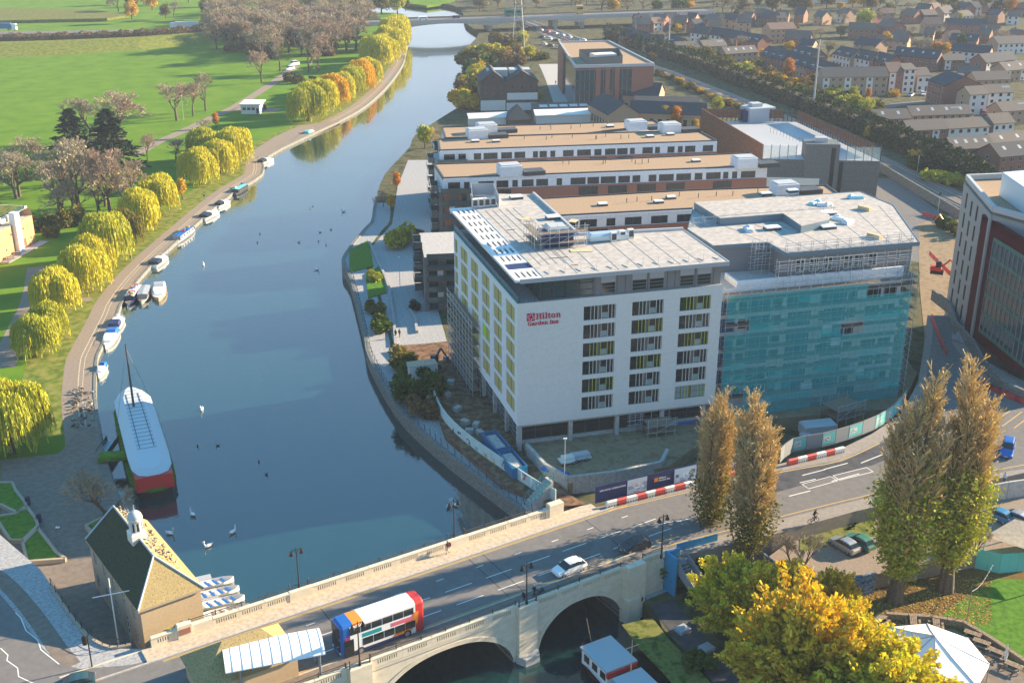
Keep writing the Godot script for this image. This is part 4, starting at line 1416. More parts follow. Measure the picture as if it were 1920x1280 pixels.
func make_flats() -> void:
	var y1 := 20.0
	var spec := [
		[[[1012, 373], [1290, 357], [1550, 348], [1572, 364], [1303, 391], [1040, 405]], [[1040, 405], [1303, 391]], "long apartment block nearest the hotel, sunlit tan gravel roof", [[1470, 362]], [[1130, 385], [1235, 380], [1258, 372]]],
		[[[814, 308], [1092, 300], [1151, 299], [1406, 287], [1438, 311], [831, 334]], [[831, 334], [1438, 311]], "second long apartment block behind the hotel, with two pale roof boxes", [[955, 327], [1395, 312]], [[968, 318], [1305, 303]]],
		[[[821, 262], [947, 255], [1092, 251], [1309, 245], [1344, 264], [824, 282]], [[824, 282], [1344, 264]], "third long apartment block behind the hotel, brick band under its top windows", [[894, 258], [1255, 247]], [[891, 266], [930, 266], [1219, 257], [1257, 253]]],
		[[[828, 239], [1054, 233], [1228, 227], [1241, 234], [1092, 251], [835, 259]], [[835, 259], [1092, 251]], "farthest long apartment block, its gravel roof behind the third", [[912, 248], [1192, 242]], [[938, 245], [1144, 238]]],
	]
	for s in spec.size():
		var a: Array = spec[s]
		var pts := plan(a[0], y1)
		var base := V3(pts[0].x, RIGHT_Y, pts[0].z)
		var t := thing("apartment_block", a[2], "apartment block", base, 0.0, "long apartment blocks")
		body(t, pts, RIGHT_Y, y1 - .1, "clad_white")
		var inner := []
		var mid := Vector3.ZERO
		for p in pts: mid += p / pts.size()
		for p in pts: inner.append(p + (mid - p).normalized() * .4)
		var b := mb()
		b.prism(flat(rel(inner, base)), y1 - .4 - base.y, y1 - base.y)
		part(t, "gravel_roof", b, mt("gravel"))
		edge_band(t, pts, y1 - .35, .6, .35, "dark_frame", "parapet")
		var p := at(a[1][0][0], a[1][0][1], y1)
		var q := at(a[1][1][0], a[1][1][1], y1)
		p.y = 0; q.y = 0
		var w: float = p.distance_to(q)
		var r := dice(100 + s)
		# top storey: pale cladding with windows; below: brick with recessed bays
		var rects := []
		var x := 1.0
		while x < w - 3.5:
			var ww: float = [1.3, 1.9, 2.8, 3.6][r.randi() % 4]
			rects.append(Rect2(x, .12, ww, 1.65))
			x += ww + [.4, .6, .9, 2.0][r.randi() % 4]
		clad(t, p, q, 17.3, 2.65, rects, "clad_white", 2, 1, "dark_frame", "glass", .5, "top_storey_wall")
		rects = []
		x = 2.0
		while x < w - 8:
			if r.randf() < .45:
				rects.append(Rect2(x, 9.6, 4.6, 2.2)); rects.append(Rect2(x, 5.6, 4.6, 2.3))
				x += 7.0
			else: x += 4.5
		clad(t, p, q, 5.2, 12.1, rects, "brick_red", 3, 1, "dark_frame", "glass", .8, "brick_wall")
		for k in a[3]:
			var o := at(k[0], k[1], y1)
			b = mb()
			b.chamfer(V3(0, 1.2, 0), V3(5.2, 2.4, 4.0), .1, .26)
			var h := part(t, "stair_housing", b, mt("clad_white"), Transform3D(Basis(), o - base))
			b = mb()
			b.box(V3(0, 2.5, 0), V3(4.6, .2, 3.4), .26)
			part(h, "housing_roof", b, mt("lead"))
			b = mb()
			b.box(V3(5.5, .5, -.6), V3(5.0, 1.0, 3.6), .26)
			part(t, "roof_well", b, mt("dark_frame"), Transform3D(Basis(), o - base))
		for k in a[4]:
			rooflight(t, Transform3D(Basis(Vector3.UP, .2), at(k[0], k[1], y1) - base), 2.0, 1.4)
		for k in 9:
			var o: Vector3 = pts[0].lerp(pts[2], .1 + k * .09).lerp(q + V3(0, y1, 0), r.randf_range(.2, .5))
			b = mb()
			b.tube(Vector3.ZERO, V3(0, 1.0, 0), .09, .09, 6, true)
			part(t, "vent_pipe", b, mt("dark_frame"), Transform3D(Basis(), V3(o.x, y1, o.z) - base))
	# river ends: stacked teal balconies
	var ends := [[[806, 580], [850, 578], 13.6, "teal balconied river end of the flats just left of the hotel", 5, [[798, 395]]], [[829, 334], [865, 333], 17.0, "taller teal and white river end of the second apartment block", 5, []], [[822, 282], [856, 281], 17.0, "balconied river end of the third apartment block", 5, []], [[833, 259], [862, 258], 17.0, "balconied river end of the apartment block farthest up the quay", 5, []]]
	for e in ends:
		var lev := RIGHT_Y if e[0][1] > 500 else 20.0
		var p := at(e[0][0], e[0][1], lev) + V3(-.8, RIGHT_Y - lev, .9)
		var q := at(e[1][0], e[1][1], lev) + V3(-.8, RIGHT_Y - lev, .9)
		var D := 17.0 if lev < 9 else 11.5
		var t := thing("flats_river_end", e[3], "apartment block", p, facing(p, q), "river ends of the flats")
		var w := p.distance_to(q) + 4.0
		var h: float = e[2] - RIGHT_Y
		var n: int = e[4]
		var st := h / n
		var rects := []
		for k in n:
			rects.append(Rect2(.8, st * k + .3, 1.9, st - .9)); rects.append(Rect2(w * .5, st * k + .3, 2.2, st - .9))
		wall(t, I3, w, h, rects, "slate_clad", .2, "end_wall")
		for r in rects: window(t, I3, r, 2, 1, "dark_frame", "glass_teal", .14)
		for k in n:
			var b := mb()
			b.box(V3(w * .36, st * k + st / 2, .05), V3(1.2, st - .3, .1))
			if k % 2: part(t, "white_panel", b, mt("clad_white"))
		var lr := []
		for k in n:
			for i in 2: lr.append(Rect2(1.0 + i * 5.6, st * k + .3, 4.5, st - .8))
		var lx := Transform3D(Basis(Vector3.UP, -PI / 2), V3(0, 0, -D))
		wall(t, lx, D, h, lr, "slate_clad", .2, "river_wall")
		for r in lr: window(t, lx, r, 3, 1, "dark_frame", "glass_teal", .14)
		var b := mb()
		b.block(V3(.01, h - .3, -D), V3(w, h, -.01))
		b.quad(V3(w, 0, 0), V3(w, 0, -D), V3(w, h, -D), V3(w, h, 0))
		b.quad(V3(w, 0, -D), V3(0, 0, -D), V3(0, h, -D), V3(w, h, -D))
		part(t, "roof_terrace", b, mt("concrete"))
		for k in range(1, n + 1):
			for i in 2:
				var y := st * k
				b = mb()
				b.block(V3(-1.7, y - .16, -D + 1.0 + i * 5.3), V3(.02, y + .06, -D + 5.2 + i * 5.3))
				var o := part(t, "balcony", b, mt("dark_frame"))
				b = mb()
				b.block(V3(-1.7, y + .06, -D + 1.0 + i * 5.3), V3(-1.65, y + 1.1, -D + 5.2 + i * 5.3))
				b.block(V3(-1.65, y + .06, -D + 5.15 + i * 5.3), V3(.02, y + 1.1, -D + 5.2 + i * 5.3))
				part(o, "balcony_glass", b, mt("glass_teal"))
			b = mb()
			b.block(V3(.4, st * k - .16, .02), V3(w - .6, st * k + .05, 1.5))
			var o2 := part(t, "balcony", b, mt("dark_frame"))
			b = mb()
			b.block(V3(.4, st * k + .05, 1.46), V3(w - .6, st * k + 1.1, 1.5))
			part(o2, "balcony_glass", b, mt("glass_teal"))

func make_car_park() -> void:
	var y1 := 16.5
	var p := plan([[1316, 203], [1495, 205], [1654, 275], [1432, 271]], y1)
	var base := V3(p[3].x, RIGHT_Y, p[3].z)
	var t := thing("parking_garage", "multi-storey car park with rust brown screens and slate banded front", "car park", base)
	body(t, p, RIGHT_Y, 12.6, "slate_clad", "wall", false)
	var b := mb()
	b.prism(flat(rel(p, base)), 12.3 - base.y, 12.62 - base.y)
	part(t, "roof_deck", b, paint("deck_grey", C(.42, .43, .44), .45))
	# left screen: solid rust brown boards
	var n := 40
	for i in n:
		b = mb()
		var a: Vector3 = p[0].lerp(p[3], float(i) / n) - base
		var c: Vector3 = p[0].lerp(p[3], (i + .96) / n) - base
		b.beam(V3(a.x, 9.6 - base.y, a.z), V3(c.x, 9.6 - base.y, c.z), .3, 13.9)
		part(t, "screen_board", b, mt("rust_screen"))
	# back and right screens: posts with see-through brown boards
	for s in [[p[0], p[1], 22], [p[1], p[2], 34]]:
		for i in s[2] + 1:
			var a: Vector3 = s[0].lerp(s[1], float(i) / s[2]) - base
			b = mb()
			b.box(V3(a.x, 14.5 - base.y, a.z), V3(.22, 4.0, .22))
			part(t, "screen_post", b, mt("dark_frame"))
			if i < s[2] and i < s[2] - 3:
				var c: Vector3 = s[0].lerp(s[1], float(i + .94) / s[2]) - base
				b = mb()
				b.beam(V3(a.x, 15.0 - base.y, a.z), V3(c.x, 15.0 - base.y, c.z), .05, 2.7)
				part(t, "screen_board", b, mt("rust_screen"))
	for i in 15:
		var a: Vector3 = p[3].lerp(p[2], i / 14.0) - base
		if i > 4 and i < 10: continue
		b = mb()
		b.box(V3(a.x, 14.5 - base.y, a.z), V3(.18, 4.2, .18))
		part(t, "screen_post", b, mt("grey_frame"))
		if i < 14 and i != 4:
			var c: Vector3 = p[3].lerp(p[2], (i + .97) / 14.0) - base
			b = mb()
			b.beam(V3(a.x, 14.2 - base.y, a.z), V3(c.x, 14.2 - base.y, c.z), .04, 4.2)
			part(t, "clear_pane", b, mt("clear_screen"))
	# slate courses on the front
	var fx := frame(p[3], p[2], base)
	fx.origin.y = 0
	var w: float = p[3].distance_to(p[2])
	for k in 20:
		b = mb()
		b.xf = fx
		b.block(V3(0, .45 + k * .5, -.02), V3(w, .86 + k * .5, .1 + .05 * (k % 3)))
		part(t, "slate_course", b, mt("slate_clad"))
	b = mb()
	b.xf = fx
	b.block(V3(w * .36, 0, -6), V3(w * .65, 14.8, .5))
	var tower := part(t, "stair_tower", b, mt("slate_clad"))
	b = mb()
	b.xf = fx
	b.block(V3(w * .58, .2, .45), V3(w * .615, 13.8, .58))
	b.block(V3(w * .66, .2, .1), V3(w * .69, 10.0, .3))
	part(tower, "stair_window", b, mt("glass"))
	b = mb()
	b.xf = fx
	b.chamfer(V3(w * .5, 15.4, -3), V3(3.4, 1.2, 2.0), .1)
	part(tower, "roof_vent", b, mt("lead"))
	b = mb()
	b.xf = fx
	b.block(V3(w * .02, 0, .2), V3(w * .5, 5.4, .6))
	part(t, "rendered_wall", b, mt("offwhite"))
	b = mb()
	var o: Vector3 = at(1420, 225, 12.6) - base
	b.chamfer(o + V3(0, 2.2, 0), V3(9, 4.4, 6.5), .1, .3)
	b.chamfer(o + V3(-1, 4.8, 0), V3(3.6, 1.4, 3), .1, .3)
	part(t, "roof_stair_hut", b, mt("lead"))
	b = mb()
	b.box(o + V3(-4.3, 1.8, 1.6), V3(2.6, 3.4, 3.6), .3)
	part(t, "hut_panel", b, mt("navy"))
	for k in 16:
		var a := at(1350 + k * 8.6, 216 + k * 3.4, 12.63) - base
		b = mb()
		b.box(a + V3(4.5, 0.02, 0), V3(4.8, .02, .14), .28)
		part(t, "bay_line", b, mt("mark"))
	for k in 12:
		var a := at(1445 + k * 6, 248 + k * 2.2, 12.63) - base
		b = mb()
		b.tube(a, a + V3(0, 1.7, 0), .06, .06, 5)
		part(t, "deck_bollard", b, mt("wood"))
	# P sign on a pole
	var sp := at(1641, 350, RIGHT_Y)
	t = thing("parking_sign", "blue square parking sign with white letter on a tall pole", "sign", sp)
	b = mb()
	b.tube(Vector3.ZERO, V3(0, 4.6, 0), .07, .07, 6)
	part(t, "pole", b, mt("grey_frame"))
	b = mb()
	b.box(V3(0, 5.2, 0), V3(1.5, 1.5, .12))
	part(t, "sign_board", b, mt("blue"))
	lettering(t, "P", 1.7, mt("white"), Transform3D(Basis(), V3(0, 5.2, .08)))

func make_far_buildings() -> void:
	var b: MB
	# glass and brick office
	var y1 := 19.5
	var p := plan([[1049, 80], [1141, 78], [1226, 121], [1079, 125]], y1)
	var base := V3(p[3].x, RIGHT_Y, p[3].z)
	var t := thing("office_building", "modern brick and glass office block with a white edged flat roof", "office", base)
	body(t, p, RIGHT_Y, y1 - .3, "glass_teal")
	edge_band(t, p, y1 - .5, 1.1, .5, "lead", "roof_edge")
	var inner := []
	for q in p: inner.append(q.lerp((p[0] + p[2]) / 2, .03))
	b = mb()
	b.prism(flat(rel(inner, base)), y1 - .6 - base.y, y1 + .05 - base.y)
	part(t, "flat_roof", b, mt("gravel"))
	var fx := frame(p[3], p[2], base)
	fx.origin.y = 0
	var w: float = p[3].distance_to(p[2])
	for s in [[.26, .32], [.38, .44], [.5, .56], [.72, 1.0]]:
		b = mb()
		b.xf = fx
		b.block(V3(w * s[0], 4, -.2), V3(w * s[1], 16.8, .5))
		part(t, "brick_pier", b, mt("brick_red"))
	for k in 4:
		b = mb()
		b.xf = fx
		b.block(V3(0, 4.0 + k * 4.0, -.1), V3(w * .72, 4.5 + k * 4.0, .35))
		part(t, "floor_band", b, mt("brick_red" if k == 3 else "dark_frame"))
	for k in 12:
		b = mb()
		b.xf = fx
		b.block(V3(w * .06 * k, 1, .02), V3(w * .06 * k + .12, 16.5, .2))
		part(t, "mullion", b, mt("grey_frame"))
	b = mb()
	b.beam(p[0] - base + V3(0, -8.6, 0), p[0].lerp(p[3], .35) - base + V3(0, -8.6, 0), 1.2, 17)
	part(t, "brick_end_wall", b, mt("brick_red"))
	var pb := plan([[1086, 92], [1160, 90], [1168, 104], [1105, 107]], y1 + 3)
	b = mb()
	b.prism(flat(rel(pb, base)), y1 - base.y, y1 + 3.0 - base.y, false)
	part(t, "plant_screen", b, mt("slate_clad"))
	b = mb()
	b.chamfer((pb[0] + pb[2]) / 2 - base + V3(1, -1.4, 0), V3(9, 2.2, 5), .2, .3)
	part(t, "roof_plant", b, mt("offwhite"))
	# old mill: two gabled bays
	var q := at(901, 208, RIGHT_Y)
	var e := at(1008, 206, RIGHT_Y)
	t = thing("old_mill", "derelict dark brick mill with twin gables and white painted ground floors", "mill", q, facing(q, e))
	w = q.distance_to(e)
	var ww := [w * .45, w * .55]
	var x0 := 0.0
	for i in 2:
		var ox := x0
		var h: float = 11.0
		var rects := []
		for k in 3:
			for r in 2: rects.append(Rect2(ww[i] * (.16 + .3 * k), 6.3 + r * 2.2 - .5, .9, 1.2))
		var xf := Transform3D(Basis(), V3(ox, 0, 0.3 * i))
		wall(t, xf, ww[i], h, rects, "brick_dark", .2)
		for r in rects: window(t, xf, r, 1, 2, "brick_dim" if (int(r.position.x * 3) % 2) else "dark_frame", "brick_dim" if i == 0 else "glass", .12)
		b = mb()
		b.xf = xf
		b.tri(V3(0, h, 0), V3(ww[i], h, 0), V3(ww[i] / 2, h + 3.6, 0))
		part(t, "gable", b, mt("brick_dark"))
		b = mb()
		b.xf = xf
		b.block(V3(.02, .1, .01), V3(ww[i] - .3, 3.9 if i == 0 else 2.9, .1))
		if i == 1: b.block(V3(.3, 4.0, .01), V3(ww[i] - .1, 6.6, .1))
		part(t, "white_paint", b, mt("offwhite") if i == 0 else mt("panel_white"))
		b = mb()
		b.xf = xf
		for s in [[V3(ww[i] / 2, h + 3.75, .4), V3(-.4, h - .2, .4)], [V3(ww[i] + .4, h - .2, .4), V3(ww[i] / 2, h + 3.75, .4)]]:
			var d := V3(0, 0, -17.0)
			b.quad(s[1], s[0], s[0] + d, s[1] + d)
			b.quad(s[0], s[1], s[1] - V3(0, .3, 0), s[0] - V3(0, .3, 0))
		part(t, "roof", b, mt("tile_slate"))
		b = mb()
		b.xf = xf
		b.box(V3(ww[i] / 2, h + 1.6, .05), V3(1.0, 1.2, .1))
		part(t, "loft_hatch", b, mt("black"))
		x0 += ww[i]
	b = mb()
	b.quad(V3(w, 0, 0.3), V3(w, 0, -17), V3(w, 11, -17), V3(w, 11, 0.3))
	b.quad(V3(0, 0, -17), V3(0, 0, 0), V3(0, 11, 0), V3(0, 11, -17))
	b.quad(V3(w, 0, -17), V3(0, 0, -17), V3(0, 11, -17), V3(w, 11, -17))
	part(t, "side_wall", b, mt("brick_dark"))
	for i in 2:
		b = mb()
		b.box(V3(7 + i * 8.6, 12.8, -9.5), V3(7.8, 2.6, 6), 0)
		part(t, "roof_lantern", b, mt("lead"))
	# sheds with slate hipped and gabled roofs
	for s in [[[1102, 226], [1140, 248], 11.0, 6.0, 9.6, "stone engine shed with rooflights beside the brick office", "brick_buff"], [[1150, 210], [1232, 215], 13.0, 6.5, 10.5, "wide slate roofed shed behind the stone engine shed", "brick_buff"], [[1180, 240], [1320, 246], 9.0, 5.5, 8.8, "long purple slate roofed goods shed beside the car park", "brick_buff"], [[1190, 222], [1310, 224], 12.0, 5.0, 7.0, "low flat roofed workshop with roof vents behind the goods shed", "brick_buff"]]:
		var a := at(s[0][0], s[0][1], RIGHT_Y)
		var c := at(s[1][0], s[1][1], RIGHT_Y)
		t = thing("railway_shed", s[5], "shed", a, facing(a, c), "old railway sheds")
		w = a.distance_to(c)
		var rects := []
		var k := 1.2
		while k < w - 2:
			rects.append(Rect2(k, 1.0, 1.3, 2.6))
			k += 2.9
		wall(t, I3, w, s[3], rects, s[6], .25)
		for r in rects: window(t, I3, r, 2, 3, "dark_frame", "glass", .15)
		gable_roof(t, w, s[2], s[3], s[4], "tile_slate", s[6])
	b = mb()
	# long low shed with white roof in front of the sheds
	for s in [[[1005, 232], [1205, 226], 4.0, 3.0, "white", "long low shed with a white sheet roof behind the farthest flats", "white_shed"], [[1000, 222], [1150, 218], 5.0, 3.4, "tile_brown", "long low brown roofed shed with rooflights below the forecourt", "brown_shed"], [[880, 236], [975, 232], 3.0, 2.6, "offwhite", "grey white container shed on the riverbank", "container_shed"]]:
		var a := at(s[0][0], s[0][1], RIGHT_Y)
		var c := at(s[1][0], s[1][1], RIGHT_Y)
		t = thing("storage_shed", s[5], "shed", a, facing(a, c), "low storage sheds")
		w = a.distance_to(c)
		b = mb()
		b.block(V3(0, 0, -s[2]), V3(w, s[3], 0))
		part(t, "wall", b, mt("brick_dim" if s[4] == "tile_brown" else "offwhite"))
		b = mb()
		b.quad(V3(-.3, s[3], .4), V3(w + .3, s[3], .4), V3(w + .3, s[3] + 1.3, -s[2] - .3), V3(-.3, s[3] + 1.3, -s[2] - .3))
		b.box(V3(w / 2, s[3] - .08, .38), V3(w + .6, .2, .1))
		part(t, "roof", b, mt(s[4]))
		if s[4] == "tile_brown":
			for i in 7:
				b = mb()
				b.xf = Transform3D(Basis(Vector3.RIGHT, atan2(1.3, s[2] + .7)), V3(4 + i * w / 8, s[3] + .7, -2.0))
				b.box(Vector3.ZERO, V3(3.0, .12, 2.0))
				part(t, "rooflight", b, mt("offwhite"))
	# dark pitched tent-like store
	var a := at(953, 237, RIGHT_Y)
	t = thing("pitched_store", "small dark pyramid roofed store beside the container shed", "hut", a, .2)
	b = mb()
	b.block(V3(0, 0, -8), V3(8, 2.2, 0))
	part(t, "wall", b, mt("brick_dark"))
	b = mb()
	for k in 4:
		var c4 := [V3(-.5, 2.2, .5), V3(8.5, 2.2, .5), V3(8.5, 2.2, -8.5), V3(-.5, 2.2, -8.5)]
		b.tri(c4[k], c4[(k + 1) % 4], V3(4, 7.2, -4))
	part(t, "roof", b, mt("tile_slate"))
	# parkway viaduct over the river
	var va := at(640, 46, 9.0)
	var vb := at(1165, 28, 9.0)
	t = thing("parkway_viaduct", "long pale concrete road viaduct crossing the river in the distance", "viaduct", V3(va.x, 0, va.z), facing(va, vb))
	w = Vector2(va.x - vb.x, va.z - vb.z).length()
	b = mb()
	b.block(V3(-60, 7.6, -16), V3(w + 60, 9.0, 0))
	part(t, "deck", b, mt("concrete"))
	for k in [[.2, .52], [.52, .86]]:
		b = mb()
		for i in 16:
			var s0: float = lerpf(w * k[0], w * k[1], i / 16.0)
			var s1: float = lerpf(w * k[0], w * k[1], (i + 1) / 16.0)
			var d0 := 7.6 - 2.2 * pow(absf(i / 8.0 - 1.0), 2.0)
			var d1 := 7.6 - 2.2 * pow(absf((i + 1) / 8.0 - 1.0), 2.0)
			for z in [-.3, -15.7]: b.quad(V3(s0, d0, z), V3(s1, d1, z), V3(s1, 7.6, z), V3(s0, 7.6, z))
			b.quad(V3(s0, d0, -15.7), V3(s1, d1, -15.7), V3(s1, d1, -.3), V3(s0, d0, -.3))
		part(t, "haunch", b, mt("concrete"))
	for x in [.2, .26, .52, .64, .76, .86]:
		b = mb()
		b.tube(V3(w * x, -1, -3.5), V3(w * x, 7.6, -3.5), 1.1, 1.5, 10)
		b.tube(V3(w * x, -1, -12.5), V3(w * x, 7.6, -12.5), 1.1, 1.5, 10)
		if x != .26: part(t, "pier", b, mt("concrete"))
	for z in [-.15, -15.85]:
		b = mb()
		b.block(V3(-60, 9.0, z - .15), V3(w + 60, 9.9, z + .15))
		part(t, "barrier", b, mt("fascia_grey" if z > -1 else "wood"))
	b = mb()
	b.block(V3(-60, 9.0, -15), V3(w + 60, 9.04, -1))
	part(t, "carriageway", b, mt("asphalt"))
	vehicle_box(t.transform * V3(w * .62, 9.04, -11), t.rotation.y, [11.0, 2.5, 4.1], "green_metal", "green double-deck bus crossing the far viaduct", "bus")
	vehicle_box(t.transform * V3(w * .865, 9.04, -11), t.rotation.y, [4.5, 2.4, 5.0], "mark_yellow", "yellow lorry cab at the right end of the far viaduct", "lorry")
	vehicle_box(t.transform * V3(w * .285, 9.04, -6), t.rotation.y, [5.2, 2.0, 2.2], "white", "white van on the far viaduct over the river", "van")
	vehicle_box(t.transform * V3(w * .41, 9.04, -11), t.rotation.y, [4.3, 1.8, 1.5], "navy", "dark car on the far viaduct over midstream", "car")
	vehicle_box(t.transform * V3(w * .15, 9.04, -6), t.rotation.y, [4.3, 1.8, 1.5], "glass_teal", "dark car on the far viaduct above the yellow willows", "car")
	# lattice pylon and tall masts
	var py := at(972, 88, RIGHT_Y)
	t = thing("pylon", "grey steel lattice pylon standing in the riverside scrub", "pylon", py)
	b = mb()
	for k in 4:
		var s := V3([-1, 1, 1, -1][k], 0, [-1, -1, 1, 1][k])
		var s2 := V3([-1, 1, 1, -1][(k + 1) % 4], 0, [-1, -1, 1, 1][(k + 1) % 4])
		b.beam(s * 3.2, s * .7 + V3(0, 34, 0), .22)
		for i in 8:
			var f0 := lerpf(3.2, .7, i / 8.0)
			var f1 := lerpf(3.2, .7, (i + 1) / 8.0)
			b.beam(s * f0 + V3(0, 4.25 * i, 0), s2 * f1 + V3(0, 4.25 * (i + 1), 0), .12)
			b.beam(s2 * f0 + V3(0, 4.25 * i, 0), s * f1 + V3(0, 4.25 * (i + 1), 0), .12)
	part(t, "lattice_tower", b, mt("steel"))
	for y in [22.0, 28.0]:
		b = mb()
		b.beam(V3(-7, y, 0), V3(7, y, 0), .3)
		b.beam(V3(-7, y, 0), V3(0, y + 2, 0), .15)
		b.beam(V3(7, y, 0), V3(0, y + 2, 0), .15)
		part(t, "cross_arm", b, mt("steel"))
	for k in [[1253, 106, 18.0, "tall grey mast with cross bars beside the railway hedge, left one"], [1524, 214, 27.0, "tall grey mast with cross bars behind the car park, right one"]]:
		var o := at(k[0], k[1], RIGHT_Y)
		t = thing("phone_mast", k[3], "mast", o)
		b = mb()
		b.tube(Vector3.ZERO, V3(0, k[2], 0), .38, .24, 8)
		part(t, "pole", b, mt("lead"))
		for i in 3:
			b = mb()
			b.beam(V3(-.2, k[2] - 2 - i * 4, 0), V3(2.4, k[2] - 2 - i * 4, 0), .14)
			part(t, "cross_bar", b, mt("lead"))

func gable_roof(t: Node3D, w: float, d: float, eave: float, ridge: float, m: String, wall_m: String, over := .35) -> void:
	var b := mb()
	var th := .2
	var f0 := V3(-over, eave - .12, over)
	var f1 := V3(w + over, eave - .12, over)
	var r0 := V3(-over, ridge, -d / 2)
	var r1 := V3(w + over, ridge, -d / 2)
	var k0 := V3(-over, eave - .12, -d - over)
	var k1 := V3(w + over, eave - .12, -d - over)
	var up := V3(0, th, 0)
	b.quad(f0 + up, f1 + up, r1 + up, r0 + up)
	b.quad(k1 + up, k0 + up, r0 + up, r1 + up)
	b.quad(f0, f1, f1 + up, f0 + up)
	b.quad(k1, k0, k0 + up, k1 + up)
	for s in [[f0, r0, k0], [f1, r1, k1]]:
		b.quad(s[0], s[1], s[1] + up, s[0] + up)
		b.quad(s[1], s[2], s[2] + up, s[1] + up)
	part(t, "roof", b, mt(m))
	b = mb()
	b.quad(V3(w, 0, 0), V3(w, 0, -d), V3(w, eave, -d), V3(w, eave, 0))
	b.quad(V3(0, 0, -d), V3(0, 0, 0), V3(0, eave, 0), V3(0, eave, -d))
	b.quad(V3(w, 0, -d), V3(0, 0, -d), V3(0, eave, -d), V3(w, eave, -d))
	b.tri(V3(w, eave, 0), V3(w, eave, -d), V3(w, ridge, -d / 2))
	b.tri(V3(0, eave, -d), V3(0, eave, 0), V3(0, ridge, -d / 2))
	part(t, "gable_wall", b, mt(wall_m))

func vehicle_box(where: Vector3, turn: float, s: Array, m: String, label: String, cat: String) -> void:
	var t := thing(cat.replace(" ", "_"), label, cat, where, turn)
	var b := mb()
	b.chamfer(V3(0, s[2] * .5 + .25, 0), V3(s[0], s[2] - .3, s[1]), .25)
	part(t, "body", b, mt(m))
	for side in [-1.0, 1.0]:
		b = mb()
		b.box(V3(0, s[2] * .68, side * s[1] * .5), V3(s[0] * .8, s[2] * .22, .06))
		part(t, "window", b, mt("glass"))
		for x in [-.32, .32]:
			b = mb()
			b.tube(V3(s[0] * x, .42, side * (s[1] * .5 - .12)), V3(s[0] * x, .42, side * (s[1] * .5 + .03)), .42, .42, 10, true)
			part(t, "wheel", b, mt("rubber"))

func make_offices_right() -> void:
	var b: MB
	# grey block
	var p := plan([[1815, 327], [1866, 386], [1990, 420], [1990, 320]], 32.0)
	var base := V3(p[1].x, RIGHT_Y, p[1].z)
	var t := thing("grey_office", "grey office block with slit windows and a white edged roof", "office", base)
	body(t, p, RIGHT_Y, 31.2, "stone_grey", "wall", false)
	edge_band(t, p, 31.0, 1.0, .6, "lead", "roof_edge")
	b = mb()
	b.prism(flat(rel(p, base)), 30.4 - base.y, 30.9 - base.y)
	part(t, "roof_deck", b, mt("gravel"))
	var w: float = p[0].distance_to(p[1])
	var rects := []
	for k in 7:
		for i in 4: rects.append(Rect2(w * (.14 + .2 * i), 24.3 - 3.75 * k - .35 * (i % 2), 1.35, 2.9))
	clad(t, p[0], p[1], RIGHT_Y, 28.2, rects, "stone_grey", 1, 1, "dark_frame", "glass", .4)
	b = mb()
	var q := plan([[1878, 340], [1990, 420], [1990, 330]], 33.5)
	b.prism(flat(rel(q, base)), 31.0 - base.y, 35.2 - base.y)
	part(t, "plant_screen", b, paint("pale_blue_screen", C(.5, .62, .68), .5))
	# red block with curtain wall
	p = plan([[1846, 402], [1945, 461], [2060, 470], [2060, 400]], 29.5)
	base = V3(p[0].x, RIGHT_Y, p[0].z)
	t = thing("red_office", "dark red office block with a green glass curtain wall at the right edge", "office", base)
	body(t, p, 8.0, 28.6, "maroon", "wall", false)
	edge_band(t, p, 28.4, 1.1, .6, "maroon", "parapet")
	b = mb()
	b.prism(flat(rel(p, base)), 27.6 - base.y, 28.2 - base.y)
	part(t, "roof_deck", b, mt("gravel"))
	w = p[0].distance_to(p[1])
	var xf := clad(t, p[0], p[1], 8.0, 21.4, [], "maroon", 1, 1, "dark_frame", "glass", .3)
	b = mb()
	b.xf = xf
	b.block(V3(w * .3, 2.0, -.1), V3(w + 6, 18.6, .12))
	part(t, "curtain_wall", b, mt("glass_teal"))
	for k in 6:
		b = mb()
		b.xf = xf
		b.block(V3(w * .3, 1.9 + k * 3.32, .1), V3(w + 6, 2.5 + k * 3.32, .22))
		part(t, "floor_band", b, mt("green_metal"))
	for k in 14:
		b = mb()
		b.xf = xf
		b.block(V3(w * .3 + k * 1.5, 2.0, .12), V3(w * .3 + .1 + k * 1.5, 18.6, .26))
		part(t, "mullion", b, mt("grey_frame"))
	for k in 16:
		b = mb()
		b.xf = xf
		var x: float = w * .3 + .15 + (k % 8) * 1.5
		b.block(V3(x, 3.3 + (k * 5 % 5) * 3.32, .13), V3(x + .9, 5.1 + (k * 5 % 5) * 3.32, .16))
		part(t, "blind", b, mt("glass_pale"))
	b = mb()
	b.xf = xf
	b.block(V3(2, -6, -8), V3(w + 10, 0, -3))
	part(t, "undercroft", b, mt("concrete_dark"))
	# stairs and zigzag terrace walls below the offices
	var line := plan([[1748, 560], [1780, 585], [1790, 620], [1822, 655], [1840, 690], [1880, 735], [1935, 760]], ROAD_Y)
	for i in line.size() - 1:
		b = mb()
		b.beam(V3(line[i].x, ROAD_Y + .9, line[i].z), V3(line[i + 1].x, ROAD_Y + .9, line[i + 1].z), .5, 2.2)
		single("terrace_wall", b, mt("concrete_dark"), "grey concrete terrace wall stepping down below the red office, " + ["beside the roadworks", "second from the roadworks", "at the stair head", "below the stairs", "along the ramp", "at the ramp's foot"][i], "wall", "terrace walls by the offices")
	t = thing("terrace_steps", "pale concrete steps climbing between the terrace walls by the red office", "steps", at(1800, 640, ROAD_Y), -.9)
	for k in 12:
		b = mb()
		b.box(V3(0, .12 + k * .16, -k * .5), V3(3.2, .3 + k * .02, .55))
		part(t, "step", b, mt("paving"))

